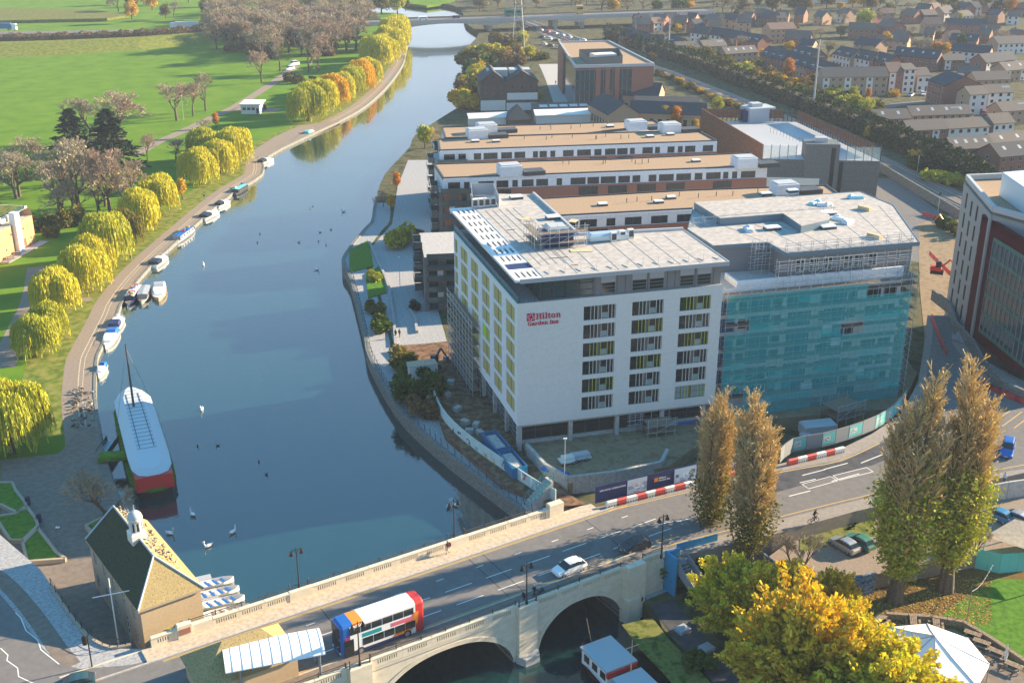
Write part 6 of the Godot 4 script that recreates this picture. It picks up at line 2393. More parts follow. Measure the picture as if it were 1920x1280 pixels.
func make_trees() -> void:
	make_protos()
	var r := dice(5)
	var k := 0
	# weeping willows along the embankment, from the near end
	var W := [[22, 850, 10.5, "leaf_lime", "large green-yellow willow cut by the left edge near the goose flock"], [66, 668, 7.0, "leaf_lime", "small round lime willow nearest the moored cruisers"], [96, 634, 6.6, "leaf_lime", "lime willow second from the near end of the row"], [108, 590, 8.4, "leaf_yellow", "yellow willow above the path junction"], [152, 548, 9.0, "leaf_yellow", "full yellow willow opposite the three rafted boats"], [175, 512, 8.0, "leaf_yellow", "yellow willow tucked behind the full one opposite the rafted boats"], [203, 492, 10.2, "leaf_lime", "tall drooping willow with a dark left side by the lamp post"], [238, 455, 7.5, "leaf_olive", "olive willow between the drooping one and the yellow group"], [262, 432, 9.5, "leaf_yellow", "broad yellow willow at the near end of the middle group"], [300, 400, 9.0, "leaf_yellow", "yellow willow in the middle group beside the orange tree"], [377, 345, 9.4, "leaf_yellow", "yellow willow at the landing stage, near one"], [412, 325, 9.0, "leaf_yellow", "yellow willow at the landing stage, middle one"], [440, 308, 10.0, "leaf_yellow", "yellow willow at the landing stage, far one"], [385, 300, 9.0, "leaf_lime", "greener willow behind the landing stage group"], [578, 226, 12.0, "leaf_lime", "tall green-yellow willow alone by the hardstanding"], [600, 212, 11.0, "leaf_yellow", "yellow willow just behind the tall one by the hardstanding"], [627, 196, 10.5, "leaf_gold", "golden willow in the far row, nearest one"], [645, 186, 9.5, "leaf_yellow", "yellow willow in the far row, second along"], [660, 176, 10.0, "leaf_lime", "lime willow in the far row beside the gold ones"], [678, 168, 11.0, "leaf_gold", "golden willow in the far row, mid row"], [692, 158, 10.0, "leaf_yellow", "yellow willow in the far row above the bend"], [706, 128, 13.0, "leaf_yellow", "tall yellow willow in the far row past the gap"], [716, 119, 12.0, "leaf_yellow", "tall yellow willow second past the gap in the far row"], [727, 108, 13.5, "leaf_yellow", "tall yellow willow third past the gap in the far row"], [738, 92, 14.0, "leaf_yellow", "tallest yellow willow beside the viaduct"], [746, 82, 13.0, "leaf_yellow", "last yellow willow before the viaduct"]]
	for a in W:
		tree("willow%d" % (k % 3), at(a[0], a[1], LEFT_Y), a[2] * 1.16, a[3], a[4], "willows along the embankment", "willow_tree", 1.3)
		k += 1
	tree("slim0", at(342, 374, LEFT_Y), 6.5, "leaf_gold", "bright orange small tree between the two willow groups", "", "autumn_tree", 1.4)
	tree("round1", at(58, 775, LEFT_Y), 6.0, "leaf_brown", "rusty brown pollarded tree above the big willow", "", "pollard_tree")
	# bare trees of the park
	for a in [[331, 226, 13.5, 1.2, "bare brown tree, left of the three by the path bend"], [362, 218, 12.5, .9, "bare brown tree, middle of the three by the path bend"], [385, 208, 15.5, .8, "tallest bare tree, right of the three by the path bend"], [215, 270, 17.0, 1.4, "broad bare brown crown behind the two dark conifers"], [170, 262, 14.0, 1.3, "bare brown tree left of the broad bare crown"], [148, 402, 21.0, .95, "tall pale bare tree in front of the conifers"], [205, 398, 18.0, .8, "tall bare tree right of the pale one before the conifers"], [112, 398, 15.0, 1.1, "grey bare tree beside the orange building's lawn"], [30, 372, 12.5, 1.3, "bare tree behind the orange building at the left edge"], [276, 300, 8.5, .8, "small bare tree on the path's edge below the meadow"], [330, 302, 7.0, 1.3, "low grey bare tree near the landing stage willows"], [384, 256, 6.5, 1.0, "small pinkish bare tree beside the path"], [490, 155, 14.0, .9, "lone bare tree in front of the wood by the meadow"], [525, 133, 16.0, .9, "bare tree in front of the wood beside the path"], [578, 137, 16.5, .8, "slender pinkish bare tree by the path, left"], [596, 134, 18.0, .8, "slender pinkish bare tree by the path, right"], [198, 985, 8.0, 1.3, "spreading bare tree beside the customs house"], [153, 938, 5.0, 1.0, "small dark bare sapling on the plaza"]]:
		tree("bare%d" % (k % 3), at(a[0], a[1], LEFT_Y), a[2] * 1.12, ["twig_brown", "twig_grey", "twig_pink"][k % 3] if a[0] < 560 else "twig_pink", a[4], "bare trees of the park", "bare_tree", a[3])
		k += 1
	for i in 14:
		tree("bare%d" % (i % 3), at(r.randf_range(-10, 250), r.randf_range(300, 405), LEFT_Y), r.randf_range(9, 15), ["twig_grey", "twig_brown"][i % 2], "bare tree in the thicket between the conifers and the orange building", "thicket by the orange building", "thicket_tree", 1.2)
	tree("conifer0", at(140, 300, LEFT_Y), 17.0, "leaf_dark", "dark conifer, left of the pair at the meadow's edge", "dark conifers", "conifer_tree", 1.5)
	tree("conifer0", at(210, 316, LEFT_Y), 19.0, "leaf_dark", "dark conifer, right of the pair at the meadow's edge", "dark conifers", "conifer_tree", 1.6)
	tree("slim0", at(405, 240, LEFT_Y), 6.0, "leaf_orange", "small orange tree beside the path below the pavilion", "", "autumn_tree", 1.3)
	for a in [[377, 282, 4.0, "leaf_dark", "small dark conical shrub by the path"], [75, 430, 4.5, "leaf_green", "dense green shrub beside the orange building"], [92, 445, 3.6, "leaf_olive", "olive shrub at the orange building's corner"], [130, 425, 5.0, "leaf_olive", "wide shrub behind the lawn"], [540, 153, 5.0, "leaf_dark", "dark shrub by the path and the vans"], [556, 156, 4.0, "leaf_olive", "grey shrub right of the dark one by the vans"], [585, 150, 2.5, "leaf_green", "tiny green shrub on the far lawn"], [492, 206, 2.2, "leaf_brown", "rusty shrub at the pavilion's corner"], [290, 420, 4.0, "leaf_olive", "shrub under the yellow willow group"]]:
		tree("bush%d" % (k % 2), at(a[0], a[1], LEFT_Y), a[2], a[3], a[4], "shrubs of the park", "shrub")
		k += 1
	# the wood behind the meadow
	for i in 120:
		var px := r.randf_range(405, 690)
		var py := lerpf(r.randf_range(20, 118), 20.0, clampf((px - 560) / 500.0, 0, 1))
		if px < 470: py = minf(py, 92)
		var m: String = ["twig_brown", "twig_pink", "twig_brown", "twig_grey"][r.randi() % 4]
		tree("bare%d" % (r.randi() % 3), at(px, py, LEFT_Y), r.randf_range(14, 20), m, "bare brown tree in the dense wood between meadow and viaduct", "wood behind the meadow", "wood_tree", r.randf_range(1.0, 1.35))
	for i in 16:
		var px := r.randf_range(410, 660)
		tree("bush%d" % (i % 2), at(px, r.randf_range(40, 112), LEFT_Y), r.randf_range(4, 6), "leaf_brown", "brown undergrowth at the foot of the dense wood", "undergrowth of the wood", "shrub", 1.4)
	for i in 26:
		var px := r.randf_range(200, 700)
		var m: String = ["leaf_brown", "twig_brown", "leaf_olive", "leaf_gold", "twig_grey"][r.randi() % 5]
		tree(("round%d" if m.begins_with("leaf") else "bare%d") % (r.randi() % 2), at(px, r.randf_range(4, 34), 2.0), r.randf_range(9, 14), m, "hazy autumn tree beyond the parkway road", "trees beyond the parkway", "far_tree", 1.25)
	tree("round0", at(247, 36, 3.0), 12.0, "leaf_gold", "golden tree beside the parkway behind the lorry", "", "autumn_tree", 1.2)
	tree("round1", at(745, 30, LEFT_Y), 17.0, "leaf_lime", "large lime tree at the viaduct's left shoulder", "", "leafy_tree", 1.1)
	tree("round0", at(715, 26, LEFT_Y), 15.0, "leaf_olive", "olive tree left of the lime tree by the viaduct", "", "leafy_tree", 1.2)
	# right bank: quay and scrub
	for a in [[744, 356, 5.5, "slim0", "leaf_orange", "bright orange small tree on the quay edge", 1.5], [733, 394, 4.8, "slim0", "leaf_gold", "golden small tree below the orange one on the quay", 1.6], [719, 388, 5.0, "bare1", "twig_pink", "pinkish bare sapling on the quay edge", 1.0], [797, 278, 8.0, "round1", "leaf_lime", "yellow-green tree at the corner of the apartment blocks", 1.1], [812, 276, 7.0, "bare0", "twig_tan", "pale bare shrub tree beside the apartment blocks", 1.2], [1246, 240, 8.5, "slim0", "leaf_gold", "orange tree, left of the pair behind the flats", 1.5], [1267, 244, 9.0, "slim0", "leaf_orange", "orange tree, right of the pair behind the flats", 1.5], [1304, 248, 5.0, "slim0", "leaf_gold", "small yellow tree beside the car park wall", 1.6], [1345, 208, 6.0, "round0", "leaf_lime", "yellow-green tree behind the car park corner", 1.4], [1590, 358, 6.5, "round1", "leaf_lime", "yellow-green tree between the car park and the wing roof", 1.3], [1010, 190, 4.5, "round0", "leaf_gold", "small golden tree beside the derelict mill", 1.2], [760, 20, 9.0, "round0", "leaf_green", "green tree on the far riverbank", 1.2], [1150, 24, 11.0, "round0", "leaf_gold", "golden tree behind the viaduct on the right", 1.3], [1290, 22, 12.0, "round1", "leaf_gold", "golden tree at the top beyond the houses", 1.3]]:
		tree(a[3], at(a[0], a[1], RIGHT_Y), a[2], a[4], a[5], "", "autumn_tree" if a[3] != "bare1" else "bare_tree", a[6])
	for a in [[752, 462, 5.0, "leaf_lime", "big round pale green bush on the quay plaza"], [766, 448, 4.0, "leaf_olive", "smaller bush behind the round one on the quay plaza"], [790, 800 - 55, 4.6, "leaf_green", "dark green shrubbery along the promenade fence, upper"], [775, 715, 4.2, "leaf_green", "dark green shrubbery along the promenade fence, middle"], [760, 690, 3.6, "leaf_olive", "shrub at the upper end of the promenade fence"], [798, 775, 4.0, "leaf_brown", "brown grassy clump at the lower end of the promenade bed"], [785, 755, 4.4, "leaf_green", "dark green shrubbery along the promenade fence, lower"], [706, 585, 3.0, "leaf_olive", "spiky olive shrub in the promenade bed"], [710, 620, 3.2, "leaf_green", "green shrub in the promenade bed near the walkers"], [704, 525, 2.6, "leaf_lime", "yellow-green shrub on the promenade lawn"], [780, 580, 1.8, "leaf_dark", "small dark shrub beside the plaza bench wall"]]:
		tree("bush%d" % (k % 2), at(a[0], a[1], RIGHT_Y), a[2], a[3], a[4], "shrubs of the quay", "shrub", 1.1)
		k += 1
	for i in 40:
		var f := i / 40.0
		var px: float = lerpf(905, 800, f) + r.randf_range(-20, 26) if i < 22 else r.randf_range(880, 1010)
		var py: float = lerpf(110, 285, f) if i < 22 else r.randf_range(85, 118)
		if i >= 22 and i < 34: py = r.randf_range(78, 125)
		if px < 880 and py < 180: px = 905
		var m: String = ["leaf_olive", "leaf_gold", "leaf_brown", "leaf_yellow", "leaf_green"][r.randi() % 5]
		tree("round%d" % (i % 2) if i % 3 else "bush0", at(px, py, RIGHT_Y), r.randf_range(5, 9), m, "autumn scrub tree on the riverbank around the derelict mill", "scrub around the mill", "scrub_tree", 1.3)
	# poplars in front
	tree("poplar0", at(1330, 1022, 3.0), 24.5, "twig_tan", "bare poplar with gold twigs, leftmost of the four by the road", "tall poplars", "poplar_tree", 1.12)
	tree("poplar0", at(1400, 1068, 3.0), 26.0, "twig_tan", "bare poplar with gold twigs, second of the four by the road", "tall poplars", "poplar_tree", 1.2)
	tree("poplar1", at(1678, 1126, RIGHT_Y), 31.5, "twig_tan", "tall poplar with green lower leaves, third of the four", "tall poplars", "poplar_tree", 1.12)
	tree("poplar1", at(1772, 1106, RIGHT_Y), 32.0, "twig_tan", "tallest poplar with yellow lower leaves and thick trunk, rightmost of the four", "tall poplars", "poplar_tree", 1.12)
	# golden trees at the bottom
	for a in [[1372, 1195, 10.5, "leaf_sun", "yellow tree beside the steps at the bridge's right end", 1.1], [1460, 1200, 9.5, "leaf_bright", "golden tree behind the largest golden one", 1.1], [1500, 1345, 15.0, "leaf_bright", "largest golden tree in the foreground", 1.15], [1590, 1240, 7.5, "leaf_sun", "small yellow tree between the golden one and the tent", 1.0], [1640, 1400, 13.0, "leaf_sun", "bright yellow tree at the bottom edge by the tent", 1.25], [1560, 1160, 6.5, "leaf_bright", "golden tree beside the painted wall", 1.1]]:
		tree("crown%d" % (k % 2), at(a[0], a[1], RIGHT_Y), a[2] * 1.08, a[3], a[4], "golden trees by the garden", "autumn_tree", a[5])
		k += 1
	for a in [[1480, 1070, 5.5, "bare thin tree in front of the painted wall, left"], [1510, 1075, 6.0, "bare thin tree in front of the painted wall, right"], [1830, 1050, 5.0, "bare thin tree beside the parked blue car"]]:
		tree("bare0", at(a[0], a[1], 3.0), a[2], "twig_grey", a[3], "bare saplings by the lot", "bare_tree", .9)
	for a in [[1340, 1110, 3.0, "leaf_dark", "dark ivy shrub beside the steps"], [1290, 1090, 3.4, "leaf_green", "green shrub by the mural wall"], [1615, 1020, 3.0, "leaf_dark", "dark hedge shrub over the parked cars"], [1600, 1185, 2.4, "leaf_olive", "olive shrub on the patio's edge"], [1310, 1255, 2.2, "leaf_green", "ivy on the lower riverbank"], [335, 1195, 1.9, "leaf_lime", "lime shrub growing against the customs house wall"], [1775, 425, 3.4, "leaf_green", "low green scrub beside the roadworks"], [1790, 440, 3.0, "leaf_olive", "olive scrub beside the roadworks"]]:
		tree("bush%d" % (k % 2), at(a[0], a[1], RIGHT_Y if a[0] > 400 else 4.0), a[2], a[3], a[4], "shrubs by the roads", "shrub", 1.3)
		k += 1
	# railway hedge and the dark hedge along the flood bank
	hedge(plan([[1130, 72], [1215, 100], [1330, 142], [1440, 184], [1560, 232], [1660, 276], [1760, 322], [1830, 362]], RIGHT_Y), 6.5, 6.2, "leaf_hedge", 24000, "railway_hedge", "tall dark green hedge running along the railway below the houses", 7)
	hedge(plan([[-60, 80], [120, 76], [280, 69], [420, 58]], 4.6), 3.4, 6.0, "leaf_brown", 7000, "road_hedge", "long dark brown hedge along the parkway on the flood bank", 8)

func hedge(line: Array, h: float, wide: float, m: String, n: int, called: String, label: String, seed_: int) -> void:
	var r := dice(seed_)
	var t := thing(called, label, "hedge", line[0])
	var l := rel(smooth(line), line[0])
	var core := mb()
	core.strip(l, 1.2, wide - 1.2, h * .72, -.5)
	part(t, "inner_branches", core, mt("bark"))
	var c := mb()
	c.use_col = true
	for i in n:
		var k := r.randf() * (l.size() - 1)
		var a: Vector3 = l[int(k)]
		var b: Vector3 = l[mini(int(k) + 1, l.size() - 1)]
		var p := a.lerp(b, k - int(k))
		var f := (b - a).normalized()
		var s := V3(f.z, 0, -f.x)
		var bump := 1.0 + .16 * sin(k * 9.0) + .1 * sin(k * 23.0)
		var u := r.randf()
		var y := h * bump
		var off := 0.0
		if u < .5:
			off = r.randf_range(.2, wide - .2)
			y *= 1.0 - .22 * pow(absf(off / wide - .5) * 2.0, 2.0)
			y += r.randf_range(-.5, .35)
		else:
			y *= r.randf_range(.0, .9)
			off = (0.1 if u < .85 else wide - .1) + r.randf_range(-.4, .4)
		c.col = shade(r, .5, .3)
		c.leaf(p + s * off + V3(0, y, 0), rv(r) * .34, rv(r) * .34)
	part(t, "foliage", c, mt(m))

# ---------------------------------------------------------------- the housing estate
func house(px0: float, py0: float, px1: float, py1: float, d: float, eave: float, ridge: float, wm: String, rm: String, style: String, label: String) -> void:
	var p := at(px0, py0, RIGHT_Y)
	var q := at(px1, py1, RIGHT_Y)
	var t := thing("house", label, "house", p, facing(p, q), "houses of the estate")
	var w: float = p.distance_to(q)
	var storeys := int(round(eave / 2.6))
	var rects := []
	var n := maxi(2, int(w / 2.7))
	for i in n:
		for s in storeys:
			var cx := w * (i + .5) / n
			if s == 0 and i % 2 == 1: rects.append(Rect2(cx - .5, .05, 1.0, 2.1))
			else: rects.append(Rect2(cx - .6, eave / storeys * s + .9, 1.2, 1.2))
	wall(t, I3, w, eave, rects, wm, .15, "front_wall")
	for r in rects:
		if r.size.y > 2.0: window(t, I3, r, 1, 1, "offwhite", "brick_dark", .1, .06, "door")
		else: window(t, I3, r, 2, 1, "offwhite" if wm.begins_with("brick") else "dark_frame", "glass", .1, .06)
	gable_roof(t, w, d, eave, ridge, rm, wm if not wm == "offwhite" else "brick_buff")
	var ex := Transform3D(Basis(Vector3.UP, -PI / 2), V3(-.02, 0, -d))
	for s in storeys:
		window(t, ex, Rect2(d * .4, eave / storeys * s + .9, 1.1, 1.1), 1, 1, "offwhite", "glass", -.05, .07)
	if style.contains("p"):   # white rendered bays
		for i in range(0, n, 3):
			for s in [w * (i + .05) / n]:
				var b := mb()
				b.xf = Transform3D(Basis(), V3(s, eave * .12, .12))
				var rr := []
				var bw := w / n * .9
				for k in storeys:
					if k > 0 or true: rr.append(Rect2(bw / 2 - .55, clampf(eave / storeys * k + .95 - eave * .12, .1, eave * .85), 1.1, 1.1))
				b.holes(bw, eave * .86, rr, .22)
				b.quad(V3(bw, 0, 0), V3(bw, 0, -.12), V3(bw, eave * .86, -.12), V3(bw, eave * .86, 0))
				part(t, "white_bay", b, mt("offwhite"))
	var slope := atan2(ridge - eave, d / 2)
	if style.contains("r"):
		var m := 4 if w > 14 else 2
		for i in m:
			var b := mb()
			b.xf = Transform3D(Basis(Vector3.RIGHT, slope), V3(w * (i + .6) / (m + .2), lerpf(eave, ridge, .58) + .16, -d / 2 * .58))
			b.box(V3(0, .02, 0), V3(.95, .14, 1.5))
			part(t, "rooflight", b, mt("lead"))
	if style.contains("s"):
		for i in 3:
			var b := mb()
			b.xf = Transform3D(Basis(Vector3.RIGHT, slope), V3(w * .72 + i * 1.1, lerpf(eave, ridge, .55) + .17, -d / 2 * .55))
			b.box(V3(0, .02, 0), V3(1.0, .08, 1.9))
			part(t, "solar_panel", b, mt("glass_pale"))
	if style.contains("d"):
		for i in maxi(2, int(w / 5)):
			var b := mb()
			var x := w * (i + .5) / maxi(2, int(w / 5))
			b.block(V3(x - .8, eave + .3, -1.6), V3(x + .8, eave + 1.7, .05 - .5))
			var o := part(t, "dormer", b, mt("lead"))
			b = mb()
			b.block(V3(x - .6, eave + .5, -.46), V3(x + .6, eave + 1.5, -.42))
			part(o, "dormer_window", b, mt("glass"))
	if style.contains("c"):
		var b := mb()
		b.chamfer(V3(w * .3, ridge + .2, -d / 2), V3(.9, 1.6, .7), .05)
		part(t, "chimney", b, mt("brick_dim"))

func make_houses() -> void:
	var L := [
		[1639, 249, 1704, 247, 8, 4.6, 7.2, "brick_buff", "tile_grey", "r", "buff terrace house with rooflights just above the railway hedge"],
		[1708, 242, 1819, 238, 8, 4.6, 7.2, "brick_buff", "tile_grey", "rs", "long buff terrace with six rooflights beside the hedge"],
		[1702, 274, 1774, 270, 8, 5.0, 7.6, "brick_red", "tile_grey", "p", "red brick house with one white panel beside the hedge"],
		[1776, 270, 1852, 265, 8, 5.0, 7.4, "offwhite", "tile_grey", "", "white fronted row right of the red house with a white panel"],
		[1860, 264, 1898, 261, 8, 5.6, 8.2, "offwhite", "tile_grey", "", "taller white end house of the white fronted row"],
		[1785, 311, 1862, 306, 8.5, 5.0, 7.8, "brick_red", "tile_grey", "r", "red brick house with two rooflights above the grey office"],
		[1864, 303, 1930, 296, 8.5, 5.0, 7.8, "brick_red", "tile_grey", "r", "red house at the right edge with a pair of rooflights"],
		[1872, 326, 1935, 320, 10, 5.0, 8.0, "brick_red", "tile_slate", "r", "red house with black slate roof just behind the grey office"],
		[1540, 180, 1662, 179, 9, 7.4, 10.6, "brick_buff", "tile_grey", "p", "wide three storey terrace with white bays facing the scrub"],
		[1664, 176, 1690, 175, 9, 8.6, 11.8, "brick_red", "tile_brown", "p", "tall brick end house of the wide white bayed terrace"],
		[1691, 175, 1713, 174, 9, 9.4, 11.2, "offwhite", "tile_grey", "", "tall white house with a stair window beside the brick end house"],
		[1736, 190, 1766, 202, 15, 8.2, 11.6, "brick_red", "tile_slate", "", "big red gabled block standing alone by the lane"],
		[1815, 216, 1848, 214, 8, 7.4, 9.8, "offwhite", "tile_grey", "", "white three storey house above the parked cars"],
		[1850, 209, 1895, 207, 8, 6.8, 9.2, "offwhite", "tile_grey", "s", "white house with solar panels beside the three storey one"],
		[1828, 174, 1892, 172, 8.5, 5.0, 7.8, "brick_buff", "tile_grey", "", "buff house with a plain grey roof right of the red block"],
		[1877, 236, 1930, 232, 8, 5.0, 7.6, "brick_buff", "tile_grey", "s", "buff house with a solar panel at the right edge"],
		[1884, 156, 1930, 152, 9, 5.2, 8.0, "brick_buff", "tile_grey", "rp", "buff house with white bay at the right edge, mid height"],
		[1847, 141, 1905, 134, 9, 5.4, 8.6, "brick_red", "tile_slate", "p", "house with a white bay beside the parked white car"],
		[1674, 126, 1755, 134, 9, 5.4, 8.8, "brick_dim", "tile_slate", "r", "dark slate house with four slanting rooflights"],
		[1770, 133, 1808, 132, 8, 4.6, 6.8, "brick_red", "tile_grey", "p", "small brick house between the slate one and the white bay house"],
		[1718, 172, 1742, 171, 9, 6.4, 9.0, "offwhite", "tile_grey", "", "narrow white house left of the red gabled block"],
		[1792, 163, 1832, 165, 8, 6.0, 8.4, "brick_red", "tile_grey", "p", "grey roofed house behind the red gabled block"],
		[1781, 115, 1852, 121, 8, 5.0, 8.0, "offwhite", "tile_slate", "", "white walled slate roofed pair in the middle rows"],
		[1480, 120, 1518, 130, 9, 5.2, 8.6, "brick_dim", "tile_slate", "d", "slate dormer house at the left of the dormer row"],
		[1560, 122, 1592, 130, 9, 5.2, 8.6, "offwhite", "tile_slate", "d", "slate dormer house second in the dormer row"],
		[1594, 128, 1628, 136, 9, 5.2, 8.6, "offwhite", "tile_slate", "d", "slate dormer house third in the dormer row"],
		[1630, 134, 1660, 142, 9, 5.2, 8.6, "brick_red", "tile_slate", "d", "slate dormer house last in the dormer row"],
		[1270, 109, 1316, 107, 8, 4.6, 7.2, "offwhite", "tile_grey", "p", "grey roofed white house behind the left mast"],
		[1320, 107, 1362, 104, 8, 4.8, 7.4, "brick_buff", "tile_grey", "sp", "grey roofed house with solar panels near the left mast"],
		[1361, 121, 1420, 117, 8, 4.8, 7.4, "brick_buff", "tile_grey", "r", "buff house with four white rooflights facing the railway"],
		[1424, 122, 1466, 134, 9, 5.0, 8.6, "brick_red", "tile_slate", "d", "red slate house with glazed dormers behind the orange tree, left"],
		[1468, 135, 1510, 148, 9, 5.0, 8.6, "brick_buff", "tile_slate", "d", "slate house with glazed dormers behind the orange tree, right"],
		[1512, 149, 1550, 160, 9, 5.0, 8.6, "brick_red", "tile_slate", "d", "slate house with dormers beside the right mast"],
		[1204, 97, 1242, 98, 9, 4.8, 8.0, "brick_buff", "tile_slate", "", "slate house at the left end of the railway row"],
		[1243, 98, 1268, 104, 9, 4.8, 8.0, "brick_dim", "tile_slate", "", "dark slate house behind the left mast's foot"],
		[1160, 82, 1200, 92, 9, 4.8, 8.0, "brick_red", "tile_slate", "", "slate house nearest the brick office"],
		[1294, 79, 1321, 83, 9, 5.0, 8.2, "offwhite", "tile_slate", "", "white windowed slate house, first of three in a row"],
		[1323, 82, 1349, 86, 9, 5.0, 8.2, "offwhite", "tile_slate", "", "white windowed slate house, second of three in a row"],
		[1351, 86, 1380, 91, 9, 5.0, 8.2, "brick_red", "tile_slate", "", "slate house, last of three in a row"],
		[1382, 92, 1420, 99, 9, 5.0, 8.2, "brick_red", "tile_slate", "d", "slate house with dormers behind the rooflight house"],
		[1444, 82, 1492, 80, 10, 7.2, 10.0, "brick_buff", "tile_brown", "", "large brown brick block among the slate houses"],
		[1470, 90, 1518, 92, 11, 4.8, 8.4, "brick_red", "tile_brown", "", "wide brown hipped house in front of the large brick block"],
		[1498, 105, 1522, 107, 8, 5.4, 8.0, "offwhite", "tile_slate", "", "white gabled house beside the wide brown one"],
		[1329, 66, 1352, 66, 10, 5.0, 8.4, "brick_buff", "tile_slate", "", "buff gabled house behind the three in a row"],
		[1383, 60, 1408, 60, 9, 5.0, 8.4, "brick_buff", "tile_slate", "c", "buff gabled house above the large brick block's left"],
		[1590, 72, 1640, 74, 10, 4.8, 8.0, "brick_red", "tile_brown", "", "pinkish roofed house below the round yellow tree"],
		[1642, 68, 1666, 74, 10, 6.0, 9.4, "brick_red", "tile_brown", "", "red gabled house right of the round yellow tree"],
		[1600, 100, 1640, 106, 9, 4.6, 7.6, "brick_buff", "tile_slate", "", "low slate house with an orange gable behind the dormer row"],
		[1640, 92, 1700, 96, 9, 4.4, 7.0, "brick_buff", "tile_brown", "", "brown roofed house behind the slate rooflight house"],
		[1735, 66, 1765, 66, 10, 5.6, 9.0, "brick_buff", "tile_brown", "", "house with a pale sloping gable in the upper rows"],
		[1775, 62, 1850, 64, 9, 4.6, 7.6, "brick_red", "tile_slate", "c", "long dark roofed terrace in the upper right"],
		[1780, 92, 1830, 95, 10, 4.6, 7.4, "brick_red", "tile_slate", "r", "slate bungalow with one rooflight in the upper right"],
		[1835, 76, 1870, 78, 10, 5.0, 8.0, "brick_buff", "tile_brown", "", "buff gabled house at the upper right by the dark tree"],
		[1870, 102, 1930, 100, 10, 5.0, 8.0, "offwhite", "tile_grey", "", "white and grey house at the right edge, upper rows"],
	]
	for a in L: house(a[0], a[1], a[2], a[3], a[4], a[5], a[6], a[7], a[8], a[9], a[10])
	var r := dice(88)
	for row in [[1180, 1480, 50, 9], [1400, 1920, 44, 13], [1700, 1920, 30, 6], [1180, 1330, 62, 4], [1660, 1930, 84, 5]]:
		for i in row[3]:
			var x: float = lerpf(row[0], row[1], (i + r.randf_range(.1, .4)) / row[3])
			var y: float = row[2] + r.randf_range(-4, 4)
			var w := r.randf_range(16, 26)
			house(x, y, x + w, y + r.randf_range(-2, 4), r.randf_range(8, 10), 4.8, r.randf_range(7.4, 8.6), ["brick_red", "brick_buff", "offwhite", "brick_dim"][r.randi() % 4], ["tile_brown", "tile_slate", "tile_grey"][r.randi() % 3], "c" if r.randf() < .5 else "", "small hazy house in the far rows of the estate")
	# a pale warehouse and a glass roof at the top
	var p := at(1490, 6, RIGHT_Y)
	var b := mb()
	b.block(V3(0, 0, -20), V3(46, 6, 0))
	var o := single("warehouse", b, mt("offwhite"), "pale low warehouse at the very top above the estate", "warehouse")
	o.position = p
	# trees and gardens among the houses
	for a in [[1620, 58, 13.0, "round0", "leaf_lime", "large round yellow-green tree in the upper rows of houses", 1.35], [1478, 152, 10.5, "slim0", "leaf_orange", "bright orange tree in front of the slate dormer houses", 1.6], [1480, 170, 4.5, "slim0", "leaf_gold", "small golden tree below the bright orange one", 1.6], [1511, 168, 4.2, "slim0", "leaf_orange", "little orange tree left of the right mast", 1.7], [1870, 34, 20.0, "conifer0", "leaf_dark", "tall dark conifer at the upper right", .9], [1896, 30, 12.0, "round1", "leaf_orange", "orange tree right of the tall dark conifer", 1.2], [1800, 48, 8.0, "slim0", "leaf_lime", "pale yellow tree among the upper right terrace", 1.6], [1757, 108, 8.0, "round1", "leaf_orange", "orange brown tree in the middle of the estate", 1.4], [1735, 100, 9.0, "bare1", "twig_grey", "bare tree left of the orange brown one in the estate", 1.3], [1880, 88, 10.0, "bare2", "twig_brown", "round bare tree at the right of the upper rows", 1.3], [1626, 262, 5.0, "slim0", "leaf_gold", "small orange tree on the railway hedge behind the car park", 1.6], [1680, 180, 3.0, "bush0", "leaf_gold", "bright orange bush on the lane by the white house", 1.5], [1626, 198, 7.5, "slim0", "leaf_orange", "slender orange birch in the scrub below the terrace", 1.1], [1600, 188, 6.0, "round0", "leaf_lime", "lime tree in front of the wide terrace", 1.2], [1576, 70, 7.0, "round0", "leaf_brown", "brown round tree left of the large yellow one", 1.2], [1715, 280, 4.5, "bare1", "twig_tan", "small reddish bare tree before the white panel house", 1.0], [1745, 285, 5.0, "bare0", "twig_pink", "reddish bare tree right of the white panel house", 1.0]]:
		tree(a[3], at(a[0], a[1], RIGHT_Y), a[2], a[4], a[5], "", "autumn_tree" if not a[3].begins_with("con") else "conifer_tree", a[6])
	for i in 46:
		var f := r.randf()
		var p0 := Vector2(1290, 112).lerp(Vector2(1640, 232), f) + Vector2(r.randf_range(-8, 24), r.randf_range(-14, 4))
		if f > .62: p0.y -= r.randf_range(0, 18)
		var m: String = ["leaf_olive", "leaf_gold", "leaf_brown", "leaf_olive", "leaf_lime"][r.randi() % 5]
		tree("bush%d" % (i % 2), at(p0.x, p0.y, RIGHT_Y), r.randf_range(3.0, 6.5), m, "autumn bush in the scrub strip between hedge and houses", "scrub above the railway hedge", "shrub", 1.2)
	for i in 110:
		var px := r.randf_range(1170, 1920)
		var py := r.randf_range(8, 128)
		if i < 44: py = r.randf_range(-2, 26)
		var m: String = ["leaf_olive", "leaf_gold", "leaf_brown", "twig_brown", "leaf_green", "twig_grey"][r.randi() % 6]
		var kind: String = "bare%d" % (i % 3) if m.begins_with("twig") else ("round%d" % (i % 2))
		tree(kind, at(px, py, RIGHT_Y), r.randf_range(5, 9) if i >= 44 else r.randf_range(9, 14), m, "garden tree between the houses of the estate" if i >= 44 else "hazy tree in the belt beyond the estate", "garden trees of the estate" if i >= 44 else "tree belt beyond the estate", "garden_tree", 1.3)
